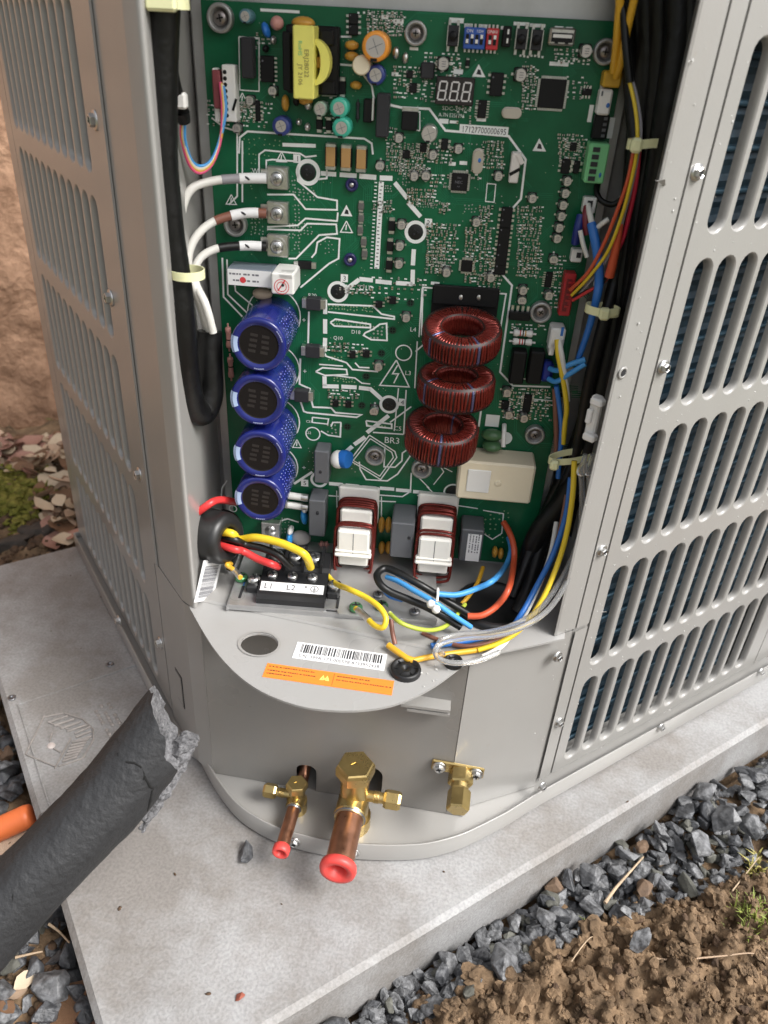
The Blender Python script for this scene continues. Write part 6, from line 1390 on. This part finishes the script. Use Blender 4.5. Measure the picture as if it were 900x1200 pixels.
for c in cand:
    f = inframe(c[:3])
    if f and -15 < f[0] < 915 and -15 < f[1] < 1215: vis.append((c[3]/f[2], c))
    else: rest.append(c)
vis.sort(key=lambda t: -t[0]); solo = [c for _, c in vis[:295]]; rest += [c for _, c in vis[295:]]
def rot3(rnd): return Matrix.Rotation(rnd.uniform(0, 6.3), 4, 'Z') @ Matrix.Rotation(rnd.uniform(-.6, .6), 4, 'X') @ Matrix.Rotation(rnd.uniform(-.6, .6), 4, 'Y')
for c in solo:
    o = link('stone', RM[rnd.randrange(14)*4+c[4]], G); o.matrix_world = T(*c[:3]) @ rot3(rnd) @ Matrix.Scale(c[3]*100, 4)
b = MB()
for c in rest:
    vs, fs = RG[rnd.randrange(14)]; b.add(vs, fs, c[4], False, T(*c[:3]) @ rot3(rnd) @ Matrix.Scale(c[3], 4))
o = b.build('gravel', rockm); o['kind'] = 'stuff'
# ---- lumps of soil
def lump(rnd, sub=2):
    bm = bmesh.new(); bmesh.ops.create_icosphere(bm, subdivisions=sub, radius=1); s0 = Vector((rnd.uniform(0, 50), rnd.uniform(0, 50), rnd.uniform(0, 50)))
    el = (rnd.uniform(.8, 1.2), rnd.uniform(.7, 1.1), rnd.uniform(.55, .9))
    for v in bm.verts:
        d = 1+.42*noise.noise(v.co*1.3+s0)+.40*noise.noise(v.co*3.1+s0)+.30*noise.noise(v.co*7+s0); v.co = Vector((v.co.x*el[0], v.co.y*el[1], v.co.z*el[2]))*d
    bm.verts.index_update(); vs = [tuple(v.co) for v in bm.verts]; fs = [[v.index for v in f.verts] for f in bm.faces]; bm.free(); return vs, fs
LG = [lump(rnd, 3) for i in range(8)]; LS = [lump(rnd, 2) for i in range(8)]; L1G = [lump(rnd, 1) for i in range(8)]
clod = [mat('clod_brown', (.15,.09,.048), .92, var=.5, vs=110, bump=1, bs=500, col2=(.26,.165,.095)), mat('clod_dark', (.075,.045,.026), .92, var=.5, vs=110, bump=1, bs=500, col2=(.14,.085,.05))]
b = MB(); big = []
rs = np.random.RandomState(5); NC = 26000; cR = rs.uniform(.03, .75, NC); cL = PL0-.01-rs.rand(NC)**1.1*.36
keep = soilmask(cR, cL) >= rs.rand(NC)*.9; cR, cL = cR[keep], cL[keep]; cX, cY = (cR-cL)/S2, (cR+cL)/S2
cam_ = np.stack([cX, cY, np.full_like(cX, GZ+.02-CH)], 1) @ CW; fx, fy = CX+CF*cam_[:, 0]/cam_[:, 2], CY+CF*cam_[:, 1]/cam_[:, 2]
keep = (fx > -30) & (fx < 930) & (fy < 1240) & (cam_[:, 2] > .05); cX, cY = cX[keep], cY[keep]; cZ = height(cX, cY)
for x, y, z in zip(cX.tolist(), cY.tolist(), cZ.tolist()):
    r = .0007+.0034*rnd.random()**3.4
    if r > .0036 and len(big) < 50: big.append((x, y, z+r*.35, r*1.25)); continue
    vs, fs = (L1G if r < .0016 else LS)[rnd.randrange(8)]; b.add(vs, fs, rnd.random() < .12, False, T(x, y, z+r*rnd.uniform(.1, .7)) @ rot3(rnd) @ Matrix.Scale(r, 4))
for k in range(1500):
    R = PR0-.004-abs(rnd.gauss(0, .09)); L = rnd.uniform(.12, .8); p = RLp(R, L); r = .0015+.005*rnd.random()**3; vs, fs = LS[rnd.randrange(8)]; b.add(vs, fs, rnd.random() < .6, True, T(p.x, p.y, hgt(p.x, p.y)+r*.3) @ rot3(rnd) @ Matrix.Scale(r, 4))
for k in range(2600):
    R = rnd.uniform(-.15, .30); L = rnd.uniform(PL1+.004, PL1+.26); p = RLp(R, L); r = .0015+.006*rnd.random()**3; vs, fs = LS[rnd.randrange(8)]; b.add(vs, fs, rnd.random() < .7, True, T(p.x, p.y, hgt(p.x, p.y)+r*.3) @ rot3(rnd) @ Matrix.Scale(r, 4))
o = b.build('soil_crumbs', [soil, clod[1]]); o['kind'] = 'stuff'
CMh = []
for vs, fs in LG:
    q = MB(); q.add([(x*.01, y*.01, z*.01) for x, y, z in vs], fs, 0, False); CMh.append(q.mesh('soil_clod', [soil]))
for x, y, r in ((655,1055,.013),(700,1090,.012),(640,1110,.014),(560,1150,.011),(610,1170,.013),(760,1040,.010),(840,1050,.011),(690,1150,.012),(500,1170,.010)):
    p = Q(x, y, GZ+.02); big.append((p.x, p.y, hgt(p.x, p.y)+.002, r))
for c in big:
    o = link('soil_clod', CMh[rnd.randrange(8)], G); o.matrix_world = T(*c[:3]) @ rot3(rnd) @ Matrix.Scale(c[3]*80, 4)
# ---- loose stones, twigs, shoots that stand apart
def loose(px, py, z, r, m, label, el=None):
    p = Q(px, py, z); vs, fs = rockgeo(random.Random(int(px*7+py)), 13, el or (1.2, .8, .6)); q = MB(); q.add([(a*r, b_*r, c*r) for a, b_, c in vs], fs); o = q.build('loose_stone', [m]); o.location = (p.x, p.y, z if z > -.01 else max(z, hgt(p.x, p.y)+r*.3)); o.rotation_euler = (.2, -.1, rnd.uniform(0, 6)); tag(o, label, 'stone')
loose(752, 1103, GZ+.03, .0105, rockm[0], 'flat blue-grey stone lying alone on the brown soil'); loose(591, 1127, GZ+.026, .0135, rockm[0], 'pale blue-grey stone largest at the edge of the soil')
loose(288, 997, .004, .0075, rockm[1], 'small dark stone chip lying on the pad by the valves'); loose(281, 1168, .0015, .0030, mat('red_crumb', (.28,.08,.05), .7), 'tiny red crumb lying on the front of the pad')
for px, py, r, lab in ((520,1022,.0012,'dark speck of grit just in front of the rounded base rim'),(735,940,.0015,'dark speck of grit on the pad strip below the right louvres'),(330,1060,.0010,'dark speck of grit on the pad in front of the red-capped stubs'),
        (140,1065,.0022,'dark flake of grit on the pad close beside the foam pipe'),(205,1025,.002,'dark flake of grit between the foam pipe and the stone chip'),(244,1165,.0022,'dark flake of grit next to the tiny red crumb'),
        (60,740,.001,'dark speck of grit at the left, above the embossed plaque'),(83,675,.0013,'dark speck of grit nearest the rear edge of the pad'),(118,700,.001,'dark speck of grit beside the foot of the left louvres'),(95,760,.0008,'dark speck of grit just above the top border of the plaque')):
    p = Q(px, py, 0); vs, fs = LS[rnd.randrange(8)]; q = MB(); q.add([(a*r*.8, b_*r*.45, c*r*.35) for a, b_, c in vs], fs, 0, True); o = q.build('grit', [clod[1]]); o.location = (p.x, p.y, .0005); o.rotation_euler = (0, 0, rnd.uniform(0, 3)); tag(o, lab, 'grit', 'specks of grit on the pad')
straw = mat('dry_straw', (.48,.36,.24), .7, var=.3, vs=80)
def twig(pts, r, m, label, lift=.004, cat='twig'):
    pp = []
    for x, y in pts: p = Q(x, y, GZ+.02); pp.append(Vector((p.x, p.y, max(hgt(p.x, p.y), GZ+.012)+lift)))
    pp = spline(pp, 5); o_ = pp[0].copy(); q = MB(); N = len(pp); q.tube([p-o_ for p in pp], [r*(1-.6*i/N) for i in range(N)], 7); o = q.build('twig', [m]); o.location = o_; tag(o, label, cat)
twig([(709,1058),(722,1040),(738,1022),(754,1004)], .0013, straw, 'short dry straw leaning over the gravel', .008); twig([(740,1116),(780,1121),(840,1119),(880,1117),(905,1120)], .0008, mat('pale_root', (.42,.30,.20), .7), 'thin pale root running across the soil', .003)
twig([(860,1040),(880,1015),(892,1000)], .0006, straw, 'thin dry stalk by the right edge', .004)
twig([(670,1125),(690,1100),(705,1096)], .0005, straw, 'hair-thin root on the soil clods', .006)
twig([(58,1085),(70,1094),(82,1107)], .0010, straw, 'pale straw beside the left corner of the pad', .010); twig([(18,1122),(40,1117),(50,1115)], .0009, straw, 'short pale straw on the soil at the lower left', .008)
gm = mat('grass_green', (.17,.24,.035), .6, var=.4, vs=60, col2=(.30,.34,.07))
def tuft(name, label, spots, n, hgt_, spread, m, kind='stuff', cat=None):
    q = MB()
    for px, py in spots:
        c = Q(px, py, GZ+.02); 
        for k in range(n):
            a = rnd.uniform(0, 6.3); d = abs(rnd.gauss(0, spread)); x, y = c.x+d*math.cos(a), c.y+d*math.sin(a); z = hgt(x, y)-.001; h = hgt_*rnd.uniform(.4, 1.1); l = rnd.uniform(0, 6.3); t = rnd.uniform(.2, 1.0)*h; w = h*.07
            e = Vector((math.cos(l), math.sin(l), 0)); s_ = Vector((-e.y, e.x, 0))*w; b0 = Vector((x, y, z)); m1 = b0+e*t*.35+Vector((0,0,h*.65)); t1 = b0+e*t+Vector((0,0,h*.85))
            q.add([b0-s_, b0+s_, m1+s_*.7, m1-s_*.7, t1], [(0,1,2,3), (3,2,4)], 0, False)
    o = q.build(name, [m]); o['kind'] = kind; return o
tuft('grass', None, [(885,1075),(893,1085),(880,1065),(892,1055),(872,1062)], 34, .010, .008, gm)
tuft('grass', None, [(895,1000),(890,1010)], 22, .016, .007, mat('yellow_grass', (.38,.34,.10), .6)); tuft('grass', None, [(690,1062)], 14, .006, .003, gm)
# clover sprout
q = MB(); c = Q(37, 1135, GZ+.02); c.z = hgt(c.x, c.y)+.008
for k in range(6):
    a = k*1.05; q.ball((.0032*math.cos(a), .0032*math.sin(a), .001*(k % 2)), (.0026, .0022, .0006), RZ(.1*k), 10, 0, 5)
q.tube([(0,0,0), (0,0,-.010)], .0005, 5); o = q.build('clover_sprout', [mat('clover_green', (.13,.28,.05), .5)]); o.location = c; tag(o, 'tiny green clover sprout at the lower left', 'plant')
# ---- leaf litter behind the pad
lm = [mat('tan_leaf', (.52,.38,.27), .7, var=.35, vs=70), mat('pink_leaf', (.40,.22,.17), .7, var=.35, vs=70), mat('brown_leaf', (.20,.11,.06), .7, var=.4, vs=70), mat('straw_leaf', (.60,.49,.35), .7, var=.3, vs=70)]
def leafgeo(rnd):
    n = 7; vs = []; cu = rnd.uniform(-.35, .45); tw = rnd.uniform(-.5, .5)
    for i in range(n):
        t = i/(n-1); w = .36*math.sin(math.pi*min(1, t*1.02+.02))**.75*(1+.12*rnd.uniform(-1, 1)); x = t-.5; z = cu*(t-.5)**2
        vs += [(x, -w, z+.12*w+tw*.2*t+rnd.uniform(-.03, .03)), (x, 0, z-.03), (x, w, z+.12*w-tw*.2*t+rnd.uniform(-.03, .03))]
    fs = []
    for i in range(n-1):
        for j in range(2): fs.append((3*i+j, 3*i+j+1, 3*i+4+j, 3*i+3+j))
    return vs, fs
LFG = [leafgeo(rnd) for i in range(10)]; LFM = []
for vs, fs in LFG:
    for m in lm: q = MB(); q.add(vs, fs, 0, True); LFM.append(q.mesh('leaf', [m]))
nl = 0
for k in range(1500):
    R = rnd.uniform(-.14, .20); L = PL1+.02+rnd.random()*.30; p = RLp(R, L); f = inframe((p.x, p.y, -.02))
    if not f or not (-40 < f[0] < 110 and 478 < f[1] < 640): continue
    if f[1] > 556 and (f[0] < 48 or rnd.random() < .6): continue
    s_ = rnd.uniform(.018, .040); z = hgt(p.x, p.y)+rnd.uniform(.003, .012)
    o = link('leaf', LFM[rnd.randrange(40)], G); o.matrix_world = T(p.x, p.y, z) @ rot3(rnd) @ Matrix.Scale(s_, 4); nl += 1
    if nl > 230: break
for px, py, s_, m in ((70,1183,.040,2),(98,1195,.03,1),(12,985,.03,0),(30,1150,.014,3),(20,1165,.012,0),(8,1180,.012,2)):
    p = Q(px, py, GZ+.015); o = link('leaf', LFM[rnd.randrange(10)*4+m], G); o.matrix_world = T(p.x, p.y, hgt(p.x, p.y)+.008) @ Matrix.Rotation(rnd.uniform(0, 6), 4, 'Z') @ Matrix.Rotation(.3, 4, 'X') @ Matrix.Scale(s_, 4)
# moss cushions
q = MB(); 
for k in range(900):
    px, py = rnd.gauss(18, 17), rnd.gauss(580, 15)
    p = Q(px, py, -.024); r = rnd.uniform(.0015, .0045); vs, fs = LS[rnd.randrange(8)]; q.add(vs, fs, rnd.random() < .4, True, T(p.x, p.y, hgt(p.x, p.y)+.004+r*.2) @ rot3(rnd) @ Matrix.Diagonal((r*1.3, r*1.3, r*.8, 1)))
o = q.build('moss', [mat('moss_green', (.13,.135,.014), .85, var=.4, vs=200), mat('moss_olive', (.19,.18,.03), .85, var=.4, vs=200)]); o['kind'] = 'stuff'
tuft('ground_cover', None, [(55,475),(66,484),(48,478)], 26, .013, .010, mat('weed_green', (.15,.30,.05), .6))
# dark edging stones at the back corner of the pad
for px, py, d, lab in ((12, 634, (.055,.030,.030), 'dark mossy edging stone at the left edge behind the pad'), (46, 622, (.040,.032,.034), 'dark edging stone between the moss and the pad corner')):
    p = Q(px, py, -.020); vs, fs = lump(random.Random(int(px)), 3); q = MB(); q.add([(a*d[0]*.5, b_*d[1]*.5, max(-.5, min(.45, c))*d[2]) for a, b_, c in vs], fs, 0, True); o = q.build('edging_stone', [mat('edging_dark', (.06,.05,.042), .85, var=.4, vs=60, bump=.8, bs=200) if 'edging_dark' not in MAT else MAT['edging_dark']]); o.location = (p.x, p.y, -.030); o.rotation_euler = (0, 0, math.radians(40)); tag(o, lab, 'edging stone')
# ---- wall behind
WP = Q(30, 488, -.022); WL = (WP.y-WP.x)/S2
xs = np.arange(-1.2, 1.6, .012); zs = np.arange(-.08, 1.0, .012); Xw, Zw = np.meshgrid(xs, zs); D = .030*fbm(Xw, Zw, 6, 3, 5)+.012*fbm(Xw, Zw, 30, 3, 6)+.010*fbm(Xw, Zw, 80, 2, 8)
R_ = Xw; Lw = WL-D; co_ = np.stack([(R_-Lw)/S2, (R_+Lw)/S2, Zw], -1).reshape(-1, 3); nx, ny = len(xs), len(zs)
i = np.arange((ny-1)*nx).reshape(ny-1, nx)[:, :-1].ravel(); f = np.stack([i, i+1, i+nx+1, i+nx], 1).tolist()
q = MB(); q.v = [tuple(c) for c in co_]; q.f = f; q.m = [0]*len(f); q.s = [True]*len(f)
def wbox(x0, x1, l0, l1, z0, z1): q.box((0,0,0), (x1-x0, l1-l0, z1-z0), MPAD @ T((x0+x1)/2, (l0+l1)/2, (z0+z1)/2), 0)
wbox(-1.2, 1.59, WL+.035, WL+.16, -.08, .99)
wallm = mat('rough_brown_wall', (.30,.165,.095), .9, var=.4, vs=30, bump=1, bs=120, col2=(.50,.31,.20), det=9); WALL = q.build('wall', [wallm]); tag(WALL, 'rough brown masonry wall behind the heat pump at the left', 'wall')
# ================================================================== torn insulated pipe in the foreground
foam = mat('black_foam', (.025,.026,.028), .62, var=.25, vs=40, bump=.7, bs=260); foami = mat('torn_foam', (.10,.10,.105), .95, var=.5, vs=500, bump=1, bs=900, col2=(.23,.23,.24), det=8)
def FP(x, y, d): r = rayv(x, y); return Vector(np.array([0, 0, CH])+r*d)
axis = [FP(-270, 1500, .405), FP(-190, 1330, .40), FP(-120, 1210, .40), FP(-40, 1115, .410), FP(60, 1008, .420), FP(130, 935, .428), FP(170, 882, .432), FP(198, 845, .434)]
pp = spline(axis, 9); N = len(pp); rp = .0208; nseg = 40; q = MB(); rn = random.Random(3)
ring0 = []; nv = Vector((0,0,1)); vs = []; tip = []
for k in range(nseg):
    a = 2*math.pi*k/nseg; tip.append(.5+.5*noise.noise(Vector((math.cos(a)*1.7, math.sin(a)*1.7, 4.2)))+.25*noise.noise(Vector((math.cos(a)*5, math.sin(a)*5, 1.2))))
T_ = (pp[-1]-pp[-2]).normalized(); toc = (Vector((0,0,CH))-pp[-1]).normalized(); toc = (toc-T_*toc.dot(T_)).normalized(); side = T_.cross(toc)   # toc faces the camera, side points down-right in the picture
def prof_pt(i, k, r):
    t = (pp[min(i+1, N-1)]-pp[max(i-1, 0)]).normalized(); u = (toc-t*toc.dot(t)).normalized(); s_ = t.cross(u); a = 2*math.pi*k/nseg
    c = pp[i]; d = u*math.cos(a)+s_*math.sin(a); nz = .0011*noise.noise(c*38+d*2.5)+.0005*noise.noise(c*160+d*6); fl = 1-.05*max(0, (i/N-.75))*4*abs(math.cos(a))
    return c+d*(r*fl+nz), t
cut = N-14
for i in range(cut): 
    for k in range(nseg): vs.append(prof_pt(i, k, rp)[0])
fs = [(i*nseg+k, i*nseg+(k+1) % nseg, (i+1)*nseg+(k+1) % nseg, (i+1)*nseg+k) for i in range(cut-1) for k in range(nseg)]
q.add(vs, fs, 0, True)
# ragged mouth: each strip of the skin ends at its own length; the side towards the unit is torn away to the core
outer = vs[-nseg:]; lens = []
for k in range(nseg):
    a = 2*math.pi*k/nseg; ca, sa = math.cos(a), math.sin(a)
    L = .034+.010*tip[k]
    lens.append(L)
M_ = 7; rows = [outer]
for j in range(1, M_+1):
    row = []
    for k in range(nseg):
        a = 2*math.pi*k/nseg; u = toc; s_ = T_.cross(u); d = u*math.cos(a)+s_*math.sin(a); sh = math.sin(a)
        L = (.028+.010*tip[k])*(1+.45*max(0, -sh)-.55*max(0, sh-.2)) ; c = pp[cut-1]+T_*L*j/M_
        row.append(c+d*(rp*(1-.03*j/M_)+.0012*noise.noise(d*3+Vector((j*.4, 0, 0)))))
    rows.append(row)
va = sum(rows, []); q.add(va, [(j*nseg+k, j*nseg+(k+1) % nseg, (j+1)*nseg+(k+1) % nseg, (j+1)*nseg+k) for j in range(M_) for k in range(nseg)], 0, True)
end = rows[-1]; inn = []
c = pp[cut-1]
for k in range(nseg):
    a = 2*math.pi*k/nseg; d = toc*math.cos(a)+T_.cross(toc)*math.sin(a); L = (end[k]-c).dot(T_); inn.append(c+T_*(L-.003+.004*noise.noise(d*4))+d*rp*.55)
deep = [c+(toc*math.cos(2*math.pi*k/nseg)+T_.cross(toc)*math.sin(2*math.pi*k/nseg))*rp*.5-T_*.02 for k in range(nseg)]
q.add(end+inn+deep, [(k, (k+1) % nseg, nseg+(k+1) % nseg, nseg+k) for k in range(nseg)], 1, True); q.add(inn+deep, [(k, (k+1) % nseg, nseg+(k+1) % nseg, nseg+k) for k in range(nseg)], 1, True)
PIPE = tag(q.build('insulated_pipe', [foam, foami]), 'thick black foam pipe insulation with a torn cracked end reaching over the pad', 'pipe insulation')
# exposed lighter foam on the lower right of the mouth
q = MB(); sdir = T_.cross(toc); 
sg = 1 if (CW.T @ np.array(sdir))[1] > 0 else -1; sd_ = sdir*sg
Mx = Matrix([[T_[0], sd_[0], toc[0], 0], [T_[1], sd_[1], toc[1], 0], [T_[2], sd_[2], toc[2], 0], [0,0,0,1]])
path = spline([FP(224,862,.446), FP(214,878,.447), FP(202,900,.447), FP(189,926,.446), FP(176,952,.445), FP(166,974,.444)], 6); NP_ = len(path); q = MB(); vs = []; ns = 18
for i, c in enumerate(path):
    t = (path[min(i+1, NP_-1)]-path[max(i-1, 0)]).normalized(); u = (toc-t*toc.dot(t)).normalized(); s_ = t.cross(u); f_ = i/(NP_-1); r0 = .0074*math.sin(math.pi*min(.93, .16+f_*.84))**.7*(1-.35*f_)
    for k in range(ns):
        a = 2*math.pi*k/ns; d = u*math.cos(a)+s_*math.sin(a); p_ = c+d*r0; vs.append(p_+d*(.0022*noise.noise(p_*260)+.0016*noise.noise(p_*620)+.0008*noise.noise(p_*1500))+t*.0015*noise.noise(p_*400+d))
q.add(vs, [(i*ns+k, i*ns+(k+1) % ns, (i+1)*ns+(k+1) % ns, (i+1)*ns+k) for i in range(NP_-1) for k in range(ns)], 0, False); q.add(vs[:ns], [list(range(ns))[::-1]]); q.add(vs[-ns:], [list(range(ns))]); q.build('torn_core', [foami], PIPE)
# cracks in the skin: narrow dark grooves laid as thin recessed slits with raised lips
def crack(pts, w):
    q = MB(); ps = []
    for x, y in pts:
        d = .43; best = None
        r = rayv(x, y)
        # meet the skin: march along the ray until within the pipe radius
        for s_ in np.arange(.36, .46, .0004):
            p = Vector(np.array([0, 0, CH])+r*s_); dm = min((p-c).length for c in pp)
            if dm < rp*1.0: best = p; break
        if best is not None: ps.append(best)
    if len(ps) < 2: return
    N = len(ps); q.tube(ps, [w*(.4+.6*math.sin(math.pi*(i+.4)/N)) for i in range(N)], 5, 0); q.build('crack', [mat('crack_black', (.004,.004,.004), .9) if 'crack_black' not in MAT else MAT['crack_black']], PIPE)
crack([(138,878),(139,886),(143,891),(150,893),(158,894),(165,898),(169,906),(168,914)], .0009); crack([(168,898),(170,912),(176,922),(180,924)], .0009); crack([(178,926),(176,938),(172,950),(168,962),(162,975),(154,985),(146,996)], .0010); crack([(24,1010),(18,1030),(15,1050),(14,1070)], .0004)
# orange tube end on the left
q = MB(); a, b_ = FP(-70, 1003, .540), FP(38, 954, .545); d = b_-a; q.lathe([(.0085, 0), (.0085, d.length-.004), (.0078, d.length-.001), (.006, d.length), (0, d.length)], frame((0,0,0), d), 24, 0); q.lathe([(.0087, d.length*.50), (.0088, d.length*.52), (.0088, d.length*.60), (.0087, d.length*.62)], frame((0,0,0), d), 24, 1, True, False)
o = q.build('orange_tube', [mat('orange_plastic', (.85,.20,.06), .4), mat('peach_band', (.80,.48,.34), .5)]); o.location = a; tag(o, 'bright orange plastic tube end with a paler band at the left edge', 'tube')
